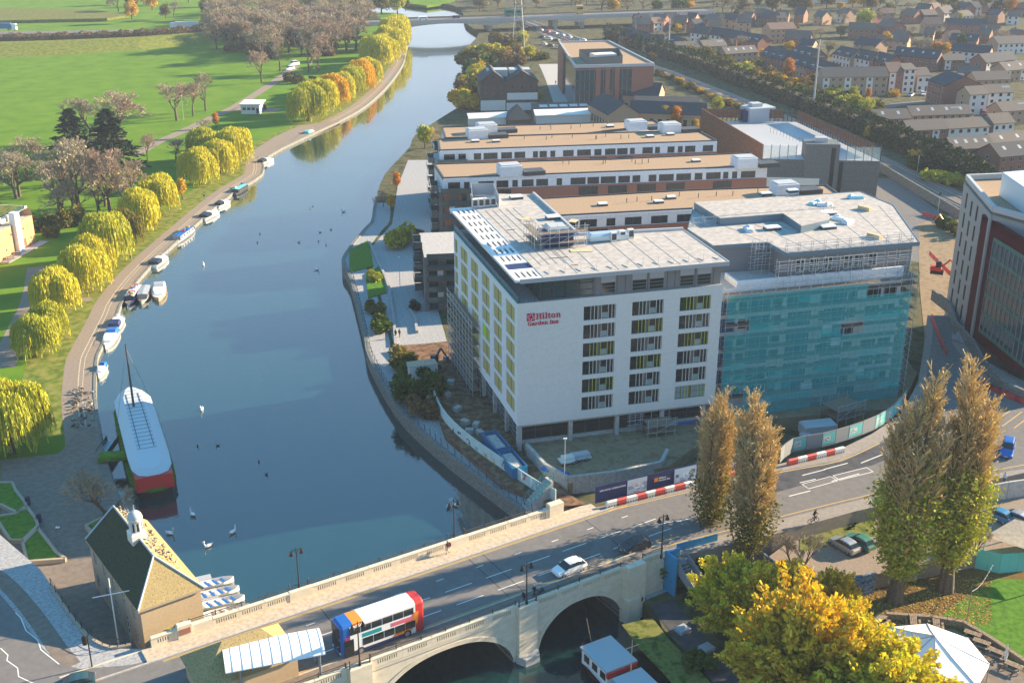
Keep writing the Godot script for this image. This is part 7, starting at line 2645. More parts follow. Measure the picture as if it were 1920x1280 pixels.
	for i in 18:
		var px := r.randf_range(880, 1180)
		tree("round%d" % (i % 2) if i % 2 else "bare%d" % (i % 3), at(px, r.randf_range(-2, 24), RIGHT_Y), r.randf_range(9, 14), ["leaf_brown", "twig_brown", "leaf_olive", "twig_grey"][i % 4], "hazy brown tree behind the viaduct's right half", "trees behind the viaduct", "far_tree", 1.35)
	for i in 22:
		var f := i / 22.0
		var p0 := Vector2(1235, 140).lerp(Vector2(1392, 208), f)
		tree("bush%d" % (i % 2), at(p0.x + r.randf_range(-3, 3), p0.y, RIGHT_Y), r.randf_range(1.8, 3.0), ["leaf_olive", "leaf_brown", "leaf_gold"][i % 3], "low shrub between the lane and the railway", "shrubs beside the railway", "shrub", 1.2)
	for i in 12:
		var f := i / 12.0
		var p0 := Vector2(1730, 330).lerp(Vector2(1830, 345), f)
		tree("bush%d" % (i % 2), at(p0.x + r.randf_range(-10, 10), p0.y + r.randf_range(-22, 10), RIGHT_Y), r.randf_range(3, 5.5), ["leaf_green", "leaf_olive", "leaf_lime", "leaf_dark"][i % 4], "scrub bush at the railway bend behind the grey office", "scrub at the railway bend", "shrub", 1.3)

# ---------------------------------------------------------------- vehicles
func loft(b: MB, rings: Array, caps := true) -> void:
	for i in rings.size() - 1:
		var a: Array = rings[i]
		var c: Array = rings[i + 1]
		for j in a.size() - 1: b.quad(a[j], a[j + 1], c[j + 1], c[j])
	if caps:
		for e in [[rings[0], true], [rings[-1], false]]:
			var q: Array = e[0]
			for j in range(1, q.size() - 1):
				if e[1]: b.tri(q[0], q[j + 1], q[j])
				else: b.tri(q[0], q[j], q[j + 1])

func car_ring(x: float, y0: float, y1: float, w0: float, w1: float) -> Array:
	return [V3(x, y0, w0), V3(x, y0, -w0), V3(x, (y0 + y1) * .5, -w0 - .05), V3(x, y1, -w1), V3(x, y1, w1), V3(x, (y0 + y1) * .5, w0 + .05), V3(x, y0, w0)]

func wheel(t: Node3D, x: float, z: float, r: float, w := .2) -> void:
	var b := mb()
	b.tube(V3(x, r, z - w / 2), V3(x, r, z + w / 2), r, r, 14, true)
	var o := part(t, "wheel", b, mt("rubber"))
	b = mb()
	b.tube(V3(x, r, z - w / 2 - .012), V3(x, r, z + w / 2 + .012), r * .6, r * .6, 10, true)
	part(o, "hub_cap", b, mt("steel"))

func car(where: Vector3, turn: float, m: String, label: String, tall := 1.48, L := 4.3, group := "", called := "car") -> Node3D:   # front towards -x
	var t := thing(called, label, "van" if called == "van" else "car", where, turn, group)
	var h := L / 2
	var s := tall / 1.48
	var b := mb()
	loft(b, [car_ring(-h, .35, .55, .62, .55), car_ring(-h + .15, .24, .72, .8, .7), car_ring(-h + .9, .2, .88 * s, .86, .78), car_ring(-h + 1.35, .2, .95 * s, .87, .82), car_ring(h - .8, .2, 1.0 * s, .87, .82), car_ring(h - .1, .26, .98 * s, .83, .76), car_ring(h, .4, .8 * s, .74, .68)])
	part(t, "body", b, mt(m))
	b = mb()
	loft(b, [car_ring(-h + 1.05, .9 * s, .93 * s, .78, .76), car_ring(-h + 1.85, .9 * s, 1.4 * s, .79, .62), car_ring(h - .95, .95 * s, 1.43 * s, .79, .62), car_ring(h - .3, .95 * s, 1.05 * s, .76, .7)])
	part(t, "window_glass", b, mt("glass"))
	b = mb()
	loft(b, [car_ring(-h + 1.8, 1.36 * s, 1.42 * s, .64, .6), car_ring(-h + 2.3, 1.4 * s, 1.49 * s, .65, .56), car_ring(h - 1.2, 1.4 * s, 1.49 * s, .65, .56), car_ring(h - .72, 1.3 * s, 1.4 * s, .64, .58)])
	part(t, "roof", b, mt(m))
	for z in [-.79, .79]:
		for x in [-h + .85, h - .82]: wheel(t, x, z, .32)
		b = mb()
		b.ellipsoid(V3(-h + .22, .66, z * .78), V3(.14, .08, .13), 8, 5)
		part(t, "headlight", b, mt("lead"))
		b = mb()
		b.ellipsoid(V3(h - .06, .86 * s, z * .84), V3(.07, .14, .1), 8, 5)
		part(t, "tail_light", b, mt("red"))
		b = mb()
		b.chamfer(V3(-h + 1.5, .98 * s, z * 1.18), V3(.14, .14, .16), .04)
		part(t, "mirror", b, mt(m))
		b = mb()
		b.beam(V3(-h + 2.55, .95 * s, z * .99), V3(-h + 2.5, 1.42 * s, z * .8), .07)
		part(t, "door_pillar", b, mt(m))
	b = mb()
	b.box(V3(-h - .01, .42, 0), V3(.03, .11, .5))
	part(t, "number_plate", b, mt("offwhite"))
	return t

func make_bus() -> void:
	var f := at(680, 1225.6, 6.4)
	var r := at(766.3, 1193.1, 6.4)
	var turn := deg_to_rad(32)
	var n := V3(sin(turn), 0, cos(turn))
	var t := thing("double_decker_bus", "double-decker bus with blue, orange, white and red livery on the bridge", "bus", (f + r) / 2 - n * 1.2 + V3(cos(turn), 0, -sin(turn)) * -.25, turn)
	var L := 10.0
	var h := 4.25
	var w := 1.25
	var ring := func(x: float, k: float) -> Array:
		return [V3(x, .3 + k * .2, w - k), V3(x, .3 + k * .2, -w + k), V3(x, h - .35 - k, -w + k), V3(x, h - .1 - k, -w + .16 + k), V3(x, h - k * .8, -w + .45 + k), V3(x, h - k * .8, w - .45 - k), V3(x, h - .1 - k, w - .16 - k), V3(x, h - .35 - k, w - k), V3(x, .3 + k * .2, w - k)]
	for s in [[[[-5.0, .32], [-4.92, .16], [-4.65, .03], [-3.5, .0]], "blue"], [[[-3.5, 0.0], [-2.3, 0.0]], "orange"], [[[-2.3, 0.0], [3.9, 0.0]], "white"], [[[3.9, 0.0], [4.75, .02], [4.95, .12], [5.0, .3]], "red"]]:
		var b := mb()
		var rings := []
		for k in s[0]: rings.append(ring.call(k[0], k[1]))
		loft(b, rings, true)
		part(t, "body_section", b, mt(s[1]))
	# side livery
	for z in [w + .012, -w - .012]:
		var sg := signf(z)
		var b := mb()
		b.block(V3(-3.9, .55, z - .01), V3(3.9, 3.9, z + .008))
		part(t, "white_side", b, mt("white"))
		b = mb()
		b.block(V3(-4.7, .3, z - .01), V3(3.2, .75, z + .02))
		part(t, "blue_skirt", b, mt("navy"))
		b = mb()
		var q := [V3(1.0, .75, z + .016 * sg), V3(3.3, .75, z + .016 * sg), V3(4.15, 1.6, z + .016 * sg), V3(4.3, 3.0, z + .016 * sg), V3(3.8, 3.0, z + .016 * sg), V3(3.6, 1.6, z + .016 * sg), V3(2.6, 1.0, z + .016 * sg)]
		for j in range(1, q.size() - 1): b.tri(q[0], q[j], q[j + 1])
		part(t, "orange_sweep", b, mt("orange"))
		b = mb()
		b.block(V3(-2.5, 2.12, z - .01), V3(-.2, 2.62, z + .022))
		part(t, "teal_advert", b, mt("teal"))
		b = mb()
		b.block(V3(.9, 2.12, z - .01), V3(3.6, 2.62, z + .022))
		part(t, "pink_advert", b, paint("pink", C(.6, .13, .2), .5))
		for k in 6:
			b = mb()
			b.block(V3(-3.9 + k * 1.28, 2.85, z - .02), V3(-2.72 + k * 1.28, 3.65, z + .03))
			part(t, "upper_window", b, mt("glass"))
		for k in 5:
			b = mb()
			b.block(V3(-2.45 + k * 1.28, 1.1, z - .02), V3(-1.27 + k * 1.28, 1.98, z + .03))
			part(t, "lower_window", b, mt("glass"))
		for x in [-2.75, 2.85]: wheel(t, x, sg * 1.13, .5, .3)
	var d := mb()
	d.block(V3(-4.6, .35, w - .01), V3(-3.5, 2.35, w + .04))
	part(t, "door", d, mt("glass"))
	d = mb()
	for k in [[-5.02, -4.9, 2.75, 3.85], [-5.03, -4.95, .95, 2.3]]:
		d.block(V3(k[0], k[2], -1.0), V3(k[1], k[3], 1.0))
	part(t, "windscreen", d, mt("glass"))
	d = mb()
	d.block(V3(-5.04, 2.35, -.8), V3(-4.95, 2.7, .8))
	part(t, "destination_blind", d, mt("black"))
	d = mb()
	d.block(V3(4.9, 2.9, -.9), V3(5.02, 3.7, .9))
	part(t, "rear_window", d, mt("glass"))
	for z in [-.9, .9]:
		d = mb()
		d.ellipsoid(V3(-4.98, .75, z), V3(.08, .13, .16), 8, 5)
		part(t, "headlight", d, mt("offwhite"))
	lettering(t, "36", .5, mt("logo_red"), Transform3D(Basis(), V3(-4.25, 2.55, w + .05)), false, .02)

func lorry(where: Vector3, turn: float, m: String, label: String, cab := 1.0) -> void:
	var t := thing("lorry", label, "lorry", where, turn, "lorries on the parkway")
	var b := mb()
	b.chamfer(V3(-1.5 * cab, 2.55, 0), V3(13.0, 2.9, 2.5), .06)
	part(t, "trailer", b, mt(m))
	b = mb()
	b.chamfer(V3(6.7 * cab, 2.0, 0), V3(2.2, 3.2, 2.45), .3)
	var o := part(t, "cab", b, mt("white"))
	b = mb()
	b.box(V3(7.75 * cab, 2.5, 0), V3(.12, .9, 2.1))
	part(o, "windscreen", b, mt("glass"))
	for x in [-6.2, -5.0, -3.8, 3.6, 6.8]:
		for z in [-1.05, 1.05]: wheel(t, x * cab, z, .5, .3)

# ---------------------------------------------------------------- boats
func hull_ring(x: float, w: float, h: float) -> Array:
	return [V3(x, h, w), V3(x, h * .45, w * .92), V3(x, -.12, w * .6), V3(x, -.12, -w * .6), V3(x, h * .45, -w * .92), V3(x, h, -w)]

func hull(L: float, w: float, h: float, stern := .8, bow := .35) -> MB:   # bow towards +x
	var b := mb()
	var rings := []
	for k in [[-.5, stern, 1.0], [-.3, .96, 1.0], [0.0, 1.0, 1.0], [.25, .88, 1.06], [.4, .55, 1.16], [.47, .25, 1.25], [.5, .02, 1.3]]:
		rings.append(hull_ring(L * k[0], w * k[1], h * k[2]))
	loft(b, rings, false)
	var q: Array = rings[0]
	for j in range(1, 5): b.tri(q[0], q[j + 1], q[j])
	return b

func deck(L: float, w: float, y: float, stern := .8) -> MB:
	var b := mb()
	var p := PackedVector2Array()
	for k in [[-.5, stern], [-.3, .93], [0.0, .96], [.25, .84], [.4, .5], [.48, .1]]: p.append(Vector2(L * k[0], w * k[1] * .97))
	for k in [[.48, .1], [.4, .5], [.25, .84], [0.0, .96], [-.3, .93], [-.5, stern]]: p.append(Vector2(L * k[0], -w * k[1] * .97))
	b.prism(p, y - .05, y, true, false, false)
	return b

func cruiser(where: Vector3, turn: float, L: float, label: String, cover := "glass", hm := "white") -> void:
	var t := thing("motor_cruiser", label, "boat", where, turn, "cruisers moored along the embankment")
	L *= 1.15
	var w := L * .17
	part(t, "hull", hull(L, w, .75), mt(hm))
	part(t, "deck", deck(L, w, .7), mt("white"))
	var b := mb()
	loft(b, [car_ring(-L * .12, .7, 1.35, w * .8, w * .66), car_ring(L * .08, .7, 1.35, w * .8, w * .64), car_ring(L * .28, .7, .95, w * .6, w * .45)])
	part(t, "cabin", b, mt("white"))
	b = mb()
	loft(b, [car_ring(-L * .42, .7, 1.5, w * .78, w * .66), car_ring(-L * .18, .7, 1.75, w * .78, w * .6), car_ring(-L * .1, .75, 1.4, w * .78, w * .66)])
	part(t, "cockpit_cover", b, mt(cover))
	for s in [-1.0, 1.0]:
		b = mb()
		b.box(V3(L * .06, 1.08, s * w * .74), V3(L * .22, .24, .05))
		part(t, "window", b, mt("glass"))
	b = mb()
	for s in [-1.0, 1.0]:
		b.beam(V3(L * .12, 1.25, s * w * .85), V3(L * .47, 1.5, s * w * .12), .035)
		for k in 3: b.beam(V3(L * (.16 + k * .12), .8, s * w * (.8 - .2 * k)), V3(L * (.16 + k * .12), 1.3 + .06 * k, s * w * (.78 - .2 * k)), .03)
	part(t, "pulpit_rail", b, mt("steel"))

func narrowboat(where: Vector3, turn: float, L: float, label: String, roof: String, hm: String, clutter := 0) -> void:
	var t := thing("narrowboat", label, "boat", where, turn, "narrowboats on the river")
	var w := 1.25
	part(t, "hull", hull(L, w, .7, .7), mt(hm))
	part(t, "deck", deck(L, w, .6, .7), mt("wood"))
	var b := mb()
	b.prism(PackedVector2Array([Vector2(-L * .38, w * .82), Vector2(L * .27, w * .82), Vector2(L * .27, -w * .82), Vector2(-L * .38, -w * .82)]), .6, 1.6, false)
	part(t, "cabin_side", b, mt(hm))
	b = mb()
	loft(b, [[V3(-L * .39, 1.58, -w * .86), V3(-L * .39, 1.72, 0), V3(-L * .39, 1.58, w * .86)], [V3(L * .28, 1.58, -w * .86), V3(L * .28, 1.72, 0), V3(L * .28, 1.58, w * .86)]], false)
	part(t, "roof", b, mt(roof))
	for s in [-1.0, 1.0]:
		for k in 5:
			b = mb()
			b.box(V3(-L * .32 + k * L * .13, 1.2, s * w * .84), V3(.7, .4, .05))
			part(t, "window", b, mt("glass"))
	for k in clutter:
		b = mb()
		b.chamfer(V3(rng.randf_range(-L * .35, L * .25), 1.85, rng.randf_range(-.5, .5)), V3(rng.randf_range(.4, 1.0), .35, rng.randf_range(.3, .8)), .08, rng.randf())
		part(t, "roof_cargo", b, mt(["red", "blue", "offwhite", "orange", "wood", "green_metal", "plywood"][k % 7]))

func row_boat(where: Vector3, turn: float, label: String, seat: String) -> void:
	var t := thing("rowing_boat", label, "boat", where, turn, "white boats beside the customs house")
	part(t, "hull", hull(5.6, .85, .55, .75), mt("white"))
	part(t, "floor", deck(5.4, .78, .18, .7), mt("offwhite"))
	for k in 4:
		var b := mb()
		b.box(V3(-1.6 + k * 1.0, .42, 0), V3(.3, .07, 1.3), .35)
		part(t, "thwart", b, mt(seat))

func make_boats() -> void:
	var a := func(px0, py0, px1, py1): return [at((px0 + px1) / 2.0, (py0 + py1) / 2.0, 0), facing(at(px0, py0, 0), at(px1, py1, 0))]
	var q = a.call(184, 709, 197, 690)
	cruiser(q[0], q[1] + PI, 3.8, "small white boat with a blue cover moored alone below the others", "blue")
	q = a.call(197, 655, 215, 622)
	cruiser(q[0], q[1] + PI, 7.5, "white cruiser with a bright blue cover beside the slipway", "blue")
	q = a.call(212, 622, 228, 595)
	cruiser(q[0], q[1], 6.8, "white cruiser with a dark canopy just behind the blue covered one", "navy")
	q = a.call(236, 578, 262, 540)
	narrowboat(q[0], q[1] + PI, 11.0, "cluttered narrowboat nearest the bank of the three rafted boats", "offwhite", "navy", 26)
	q = a.call(264, 573, 276, 542)
	narrowboat(q[0], q[1] + PI, 9.0, "pale grey narrowboat in the middle of the three rafted boats", "fascia_grey", "stone_grey", 0)
	q = a.call(297, 566, 299, 536)
	cruiser(q[0], q[1] + PI, 8.5, "white and cream cabin boat outermost of the three rafted boats", "fascia_grey", "tan")
	q = a.call(286, 503, 312, 482)
	cruiser(q[0], q[1], 7.6, "white sports cruiser moored above the rafted boats")
	q = a.call(328, 457, 364, 430)
	narrowboat(q[0], q[1], 13.0, "blue narrowboat with a white bow moored by the willows", "blue", "fascia_grey", 6)
	q = a.call(380, 413, 408, 398)
	cruiser(q[0], q[1], 7.8, "large white cruiser below the landing stage")
	q = a.call(408, 390, 429, 380)
	cruiser(q[0], q[1], 5.8, "smaller white cruiser between the large one and the green boat")
	q = a.call(438, 367, 464, 351)
	narrowboat(q[0], q[1], 9.5, "dark boat with a pale green canopy near the landing stage", "teal_light", "dark_frame", 3)
	q = a.call(486, 309, 512, 300)
	cruiser(q[0], q[1], 6.5, "white cruiser at the corner of the landing stage")
	q = a.call(571, 256, 591, 246)
	cruiser(q[0], q[1], 6.5, "turquoise white cruiser alone below the tall willow", "teal_light")
	var py := 1108.0
	for k in 4:
		var p := at(397 + k * 9.5, 1098 + k * 17.5, 0)
		row_boat(p, deg_to_rad(24), ["white rowing boat with two thwarts, farthest of four beside the customs house", "white rowing boat with blue seats, second of four", "white rowing boat with blue seats, third of four", "white launch with a dark canopy, nearest the parapet"][k], "blue" if k < 3 else "wood")
	# jetty by the rowing boats
	for k in 3:
		var b := mb()
		b.box(V3(0, .35, 0), V3(3.2, .12, 1.1))
		var o := single("floating_jetty", b, mt("fascia_grey"), ["small grey floating jetty, farthest from the bridge beside the rowing boats", "small grey floating jetty between the rowing boats", "small grey floating jetty nearest the bridge"][k], "jetty", "floating jetties")
		o.position = at(372 + k * 12, 1090 + k * 36, 0)
		o.rotation.y = deg_to_rad(24)
	# floating restaurant
	var p0 := at(247, 765, 0)
	var p1 := at(293, 930, 0)
	var mid := (p0 + p1) / 2
	var turn := facing(p0, p1)
	var t := thing("restaurant_barge", "long grey roofed floating restaurant with a red stern and tall mast", "boat", mid, turn)
	var L := p0.distance_to(p1)
	var w := 2.9
	var poly := func(l: float, ww: float) -> PackedVector2Array:
		var o := PackedVector2Array()
		for k in [[-.5, .0], [-.49, .3], [-.45, .62], [-.36, .95], [-.2, 1.0], [.3, 1.0], [.42, .95], [.48, .7], [.5, .3]]: o.append(Vector2(l * k[0], ww * k[1]))
		for k in [[.5, .3], [.48, .7], [.42, .95], [.3, 1.0], [-.2, 1.0], [-.36, .95], [-.45, .62], [-.49, .3]]: o.append(Vector2(l * k[0], -ww * k[1]))
		return o
	var b := mb()
	b.prism(poly.call(L + 1.2, w + .45), -.5, 1.1)
	part(t, "hull", b, mt("black"))
	b = mb()
	b.prism(poly.call(L + 1.3, w + .5), 1.1, 1.6)
	part(t, "hedge_trim", b, mt("lawn"))
	b = mb()
	b.prism(poly.call(L, w - .25), 1.2, 3.6)
	part(t, "cabin_wall", b, mt("dark_frame"))
	b = mb()
	b.block(V3(L * .36, 1.3, -w * .92), V3(L * .515, 3.55, w * .92))
	part(t, "red_stern_screen", b, mt("red"))
	var roof := mb()
	var pp: PackedVector2Array = poly.call(L + .5, w + .1)
	for i in pp.size():
		var c := pp[i]
		var d := pp[(i + 1) % pp.size()]
		roof.quad(V3(c.x, 3.6, c.y), V3(d.x, 3.6, d.y), V3(d.x * .94, 4.3, d.y * .5), V3(c.x * .94, 4.3, c.y * .5))
	var up := PackedVector2Array()
	for c in pp: up.append(Vector2(c.x * .94, c.y * .5))
	roof.prism(up, 4.2, 4.3, true, false, false)
	part(t, "roof", roof, paint("roof_sheet", C(.52, .57, .6), .55))
	for k in 17:
		b = mb()
		b.beam(V3(-L * .42 + k * L * .043, 4.33, -w * .5), V3(-L * .42 + k * L * .043, 4.33, w * .5), .05, .05)
		part(t, "roof_seam", b, mt("grey_panel"))
	for z in [-1.0, .9]:
		b = mb()
		b.beam(V3(-L * .38, 4.34, z), V3(L * .26, 4.34, z * 1.1), .09, .06)
		part(t, "roof_pipe", b, mt("dark_frame"))
	b = mb()
	b.tube(V3(-L * .22, 4.2, .2), V3(-L * .22, 15.2, .2), .2, .1, 8)
	part(t, "mast", b, mt("dark_frame"))
	b = mb()
	b.beam(V3(-L * .22, 14.5, .2), V3(-L * .48, 3.7, 0), .03); b.beam(V3(-L * .22, 14.5, .2), V3(-L * .1, 3.7, 3.2), .03); b.beam(V3(-L * .22, 14.5, .2), V3(-L * .1, 3.7, -3.2), .03)
	part(t, "stay", b, mt("dark_frame"))
	for k in [[205, 905, 4.2, 2.2], [318, 800, 0.0, 0.0]]:
		if k[2] > 0:
			b = mb()
			b.chamfer(V3(0, 1.6, 0), V3(k[2], .8, k[3]), .2)
			var o := single("box_planter", b, mt("lawn"), "clipped green hedge planter at the restaurant boat's gangway", "planter")
			o.position = at(214, 872, .9)
			o.rotation.y = .2
	t = thing("gangway", "pale blue glazed gangway between the quay and the restaurant boat", "gangway", at(192, 858, LEFT_Y), facing(at(192, 858, LEFT_Y), at(222, 815, LEFT_Y)))
	b = mb()
	b.block(V3(0, .2, -.9), V3(5.2, .35, .9))
	part(t, "walkway", b, mt("fascia_grey"))
	for z in [-.9, .9]:
		b = mb()
		b.block(V3(0, .35, z - .03), V3(5.2, 1.3, z + .03))
		part(t, "glass_side", b, mt("glass_teal"))
	# red houseboat below the bridge
	p0 = at(1098, 1230, 0)
	p1 = at(1240, 1370, 0)
	t = thing("houseboat", "red houseboat with pale flat roofs moored below the bridge", "boat", (p0 + p1) / 2, facing(p0, p1) + PI)
	L = p0.distance_to(p1)
	part(t, "hull", hull(L + 1, 2.4, 1.3, .9), mt("maroon"))
	part(t, "deck", deck(L + .8, 2.3, 1.2, .9), mt("fascia_grey"))
	b = mb()
	b.block(V3(L * .02, 1.2, -1.9), V3(L * .36, 3.2, 1.9))
	part(t, "fore_cabin", b, mt("white"))
	b = mb()
	b.block(V3(L * .01, 3.2, -2.1), V3(L * .37, 3.38, 2.1))
	part(t, "fore_roof", b, mt("lead"))
	b = mb()
	b.block(V3(-.1, 2.5, -2.0), V3(L * .02, 3.2, 2.0))
	part(t, "red_bulkhead", b, mt("red"))
	b = mb()
	b.block(V3(-L * .4, 1.2, -1.7), V3(-L * .06, 2.9, 1.7))
	part(t, "aft_cabin", b, mt("glass_pale"))
	b = mb()
	b.block(V3(-L * .42, 2.9, -1.95), V3(-L * .05, 3.08, 1.95))
	part(t, "aft_roof", b, mt("lead"))
	for s in [-1.92, 1.92]:
		for k in 3:
			b = mb()
			b.box(V3(L * (.07 + k * .11), 2.3, s), V3(1.0, .9, .06))
			part(t, "window", b, mt("glass"))
	b = mb()
	b.tube(V3(-L * .05, 2.5, .6), V3(-L * .05, 7.2, .6), .07, .04, 6)
	b.beam(V3(-L * .05, 6.3, -.3), V3(-L * .05, 6.3, 1.5), .06)
	part(t, "mast", b, mt("plywood"))
	b = mb()
	b.beam(V3(L * .36, 3.3, -.6), V3(L * .44, 6.0, -.6), .05)
	var staff := part(t, "flag_staff", b, mt("wood"))
	b = mb()
	b.quad(V3(L * .39, 4.3, -.6), V3(L * .42, 4.1, -.4), V3(L * .44, 5.3, -.45), V3(L * .42, 5.4, -.6))
	part(staff, "flag", b, mt("orange"))

# ---------------------------------------------------------------- people and birds
func body_shape(pose: Dictionary, cell := .036) -> Array:   # surface nets over tapered bones; gives vertices and the zone of each
	var bones := []
	var J: Dictionary = pose
	for k in [["hip", "chest", .15, .17, 1], ["chest", "neck", .16, .06, 1], ["neck", "head", .055, .09, 3], ["head", "crown", .105, .095, 4], ["lsh", "lel", .065, .05, 1], ["lel", "lha", .05, .035, 1], ["rsh", "rel", .065, .05, 1], ["rel", "rha", .05, .035, 1], ["chest", "lsh", .13, .075, 1], ["chest", "rsh", .13, .075, 1], ["lhip", "lkn", .095, .065, 2], ["lkn", "lan", .065, .045, 2], ["lan", "lto", .045, .04, 5], ["rhip", "rkn", .095, .065, 2], ["rkn", "ran", .065, .045, 2], ["ran", "rto", .045, .04, 5], ["lha", "lfi", .035, .022, 3], ["rha", "rfi", .035, .022, 3]]:
		bones.append([J[k[0]], J[k[1]], k[2], k[3], k[4]])
	var lo := V3(-.5, -.06, -.55)
	var n := Vector3i(28, 54, 31)
	var f := PackedFloat32Array()
	f.resize((n.x + 1) * (n.y + 1) * (n.z + 1))
	var at_i := func(x: int, y: int, z: int) -> int: return x + (n.x + 1) * (y + (n.y + 1) * z)
	for z in n.z + 1:
		for y in n.y + 1:
			for x in n.x + 1:
				var p := lo + V3(x, y, z) * cell
				var d := 9.0
				for b in bones:
					var e: Vector3 = b[1] - b[0]
					var t := clampf((p - b[0]).dot(e) / maxf(e.length_squared(), .0001), 0.0, 1.0)
					var q: float = p.distance_to(b[0] + e * t) - lerpf(b[2], b[3], t)
					var h := clampf(.5 + (d - q) / .06, 0.0, 1.0)
					d = lerpf(d, q, h) - .03 * h * (1.0 - h)
				f[at_i.call(x, y, z)] = d
	var id := {}
	var vs := PackedVector3Array()
	for z in n.z:
		for y in n.y:
			for x in n.x:
				var sum := Vector3.ZERO
				var c := 0
				for k in [[0, 0, 0, 1, 0, 0], [0, 1, 0, 1, 1, 0], [0, 0, 1, 1, 0, 1], [0, 1, 1, 1, 1, 1], [0, 0, 0, 0, 1, 0], [1, 0, 0, 1, 1, 0], [0, 0, 1, 0, 1, 1], [1, 0, 1, 1, 1, 1], [0, 0, 0, 0, 0, 1], [1, 0, 0, 1, 0, 1], [0, 1, 0, 0, 1, 1], [1, 1, 0, 1, 1, 1]]:
					var a: float = f[at_i.call(x + k[0], y + k[1], z + k[2])]
					var b: float = f[at_i.call(x + k[3], y + k[4], z + k[5])]
					if (a < 0.0) != (b < 0.0):
						sum += V3(k[0], k[1], k[2]).lerp(V3(k[3], k[4], k[5]), a / (a - b))
						c += 1
				if c:
					id[at_i.call(x, y, z)] = vs.size()
					vs.push_back(lo + (V3(x, y, z) + sum / c) * cell)
	var quads := []
	for z in range(1, n.z):
		for y in range(1, n.y):
			for x in range(1, n.x):
				var a := f[at_i.call(x, y, z)] < 0.0
				for ax in 3:
					var s := Vector3i(int(ax == 0), int(ax == 1), int(ax == 2))
					if (f[at_i.call(x + s.x, y + s.y, z + s.z)] < 0.0) == a: continue
					var u := Vector3i(int(ax == 1), int(ax == 2), int(ax == 0))
					var v := Vector3i(int(ax == 2), int(ax == 0), int(ax == 1))
					var q := []
					for o in [Vector3i.ZERO, u, u + v, v]: q.append(id[at_i.call(x - o.x, y - o.y, z - o.z)])
					if not a: q.reverse()
					quads.append(q)
	var zone := []
	for p in vs:
		var best := 9.0
		var zn := 1
		for b in bones:
			var e: Vector3 = b[1] - b[0]
			var t := clampf((p - b[0]).dot(e) / maxf(e.length_squared(), .0001), 0.0, 1.0)
			var q: float = p.distance_to(b[0] + e * t) - lerpf(b[2], b[3], t)
			if q < best:
				best = q
				zn = b[4]
		if zn == 4: zn = 3 if (p.z - J["head"].z > .035 and p.y < J["crown"].y + .03) else 4
		zone.append(zn)
	return [vs, zone, quads]

func walk_pose(stride: float, sit := 0.0) -> Dictionary:
	return {"hip": V3(0, .95, 0), "chest": V3(0, 1.28, .02), "neck": V3(0, 1.48, .02), "head": V3(0, 1.6, .05), "crown": V3(0, 1.66, .03), "lsh": V3(.19, 1.38, 0), "rsh": V3(-.19, 1.38, 0), "lel": V3(.24, 1.1, -.1 * stride), "rel": V3(-.24, 1.1, .1 * stride), "lha": V3(.23, .88, .05 - .12 * stride), "rha": V3(-.23, .88, .05 + .14 * stride), "lfi": V3(.22, .78, .08 - .12 * stride), "rfi": V3(-.22, .78, .08 + .14 * stride), "lhip": V3(.09, .9, 0), "rhip": V3(-.09, .9, 0), "lkn": V3(.1, .5, .16 * stride), "rkn": V3(-.1, .5, -.05 * stride), "lan": V3(.1, .08, .24 * stride), "ran": V3(-.1, .1, -.3 * stride), "lto": V3(.11, .03, .24 * stride + .17), "rto": V3(-.11, .03, -.3 * stride + .16)}

var bodies := []
func person(where: Vector3, turn: float, pose: int, top: Color, legs: Color, hair: Color, label: String) -> Node3D:   # faces +z before the turn
	if bodies.is_empty():
		bodies = [body_shape(walk_pose(1.0)), body_shape(walk_pose(.25))]
		var ride := walk_pose(.2)
		for k in ["chest", "neck", "head", "crown", "lsh", "rsh"]: ride[k] += V3(0, -.06, .22 if k != "chest" else .12)
		for s in ["l", "r"]:
			ride[s + "el"] += V3(0, .02, .34); ride[s + "ha"] += V3(0, .16, .46); ride[s + "fi"] += V3(0, .22, .48)
			ride[s + "kn"] += V3(0, .1, .24 if s == "l" else .2); ride[s + "an"] += V3(0, .18 if s == "l" else .04, .05 if s == "l" else .1); ride[s + "to"] += V3(0, .18 if s == "l" else .04, .05 if s == "l" else .1)
		bodies.append(body_shape(ride))
	var s: Array = bodies[pose]
	var pal := [Color.WHITE, top, legs, C(.5, .32, .24), hair, C(.03, .03, .03)]
	var b := mb()
	b.use_col = true
	var nrm := PackedVector3Array()
	nrm.resize(s[0].size())
	for q in s[2]:
		var m: Vector3 = (s[0][q[1]] - s[0][q[0]]).cross(s[0][q[2]] - s[0][q[0]])
		for k in q: nrm[k] += m
	for q in s[2]:
		for k in [[0, 1, 2], [0, 2, 3]]:
			b.col = pal[s[1][q[k[0]]]]
			b.smooth_tri(s[0][q[k[0]]], s[0][q[k[1]]], s[0][q[k[2]]], nrm[q[k[0]]], nrm[q[k[1]]], nrm[q[k[2]]])
	var t := thing("person", label, "person", where, turn)
	part(t, "body", b, tinted("skin_cloth"))
	return t

func bird_mesh(swim: bool) -> ArrayMesh:
	var b := mb()
	var q := Basis(Vector3.RIGHT, .12)
	b.ellipsoid(V3(0, .2 if swim else .34, 0), V3(.24, .2, .48), 10, 6, q)
	b.tube(V3(0, .3, .36), V3(0, .62, .5), .09, .06, 7)
	b.tube(V3(0, .62, .5), V3(0, .82, .44), .06, .055, 7)
	b.ellipsoid(V3(0, .86, .48), V3(.075, .075, .11), 8, 5)
	b.tube(V3(0, .85, .56), V3(0, .82, .7), .04, .012, 6)
	b.tube(V3(0, .26, -.38), V3(0, .36, -.66), .13, .02, 6)
	if not swim:
		for s in [-.09, .09]: b.tube(V3(s, .2, 0), V3(s, 0, .03), .025, .02, 5)
	return b.done()

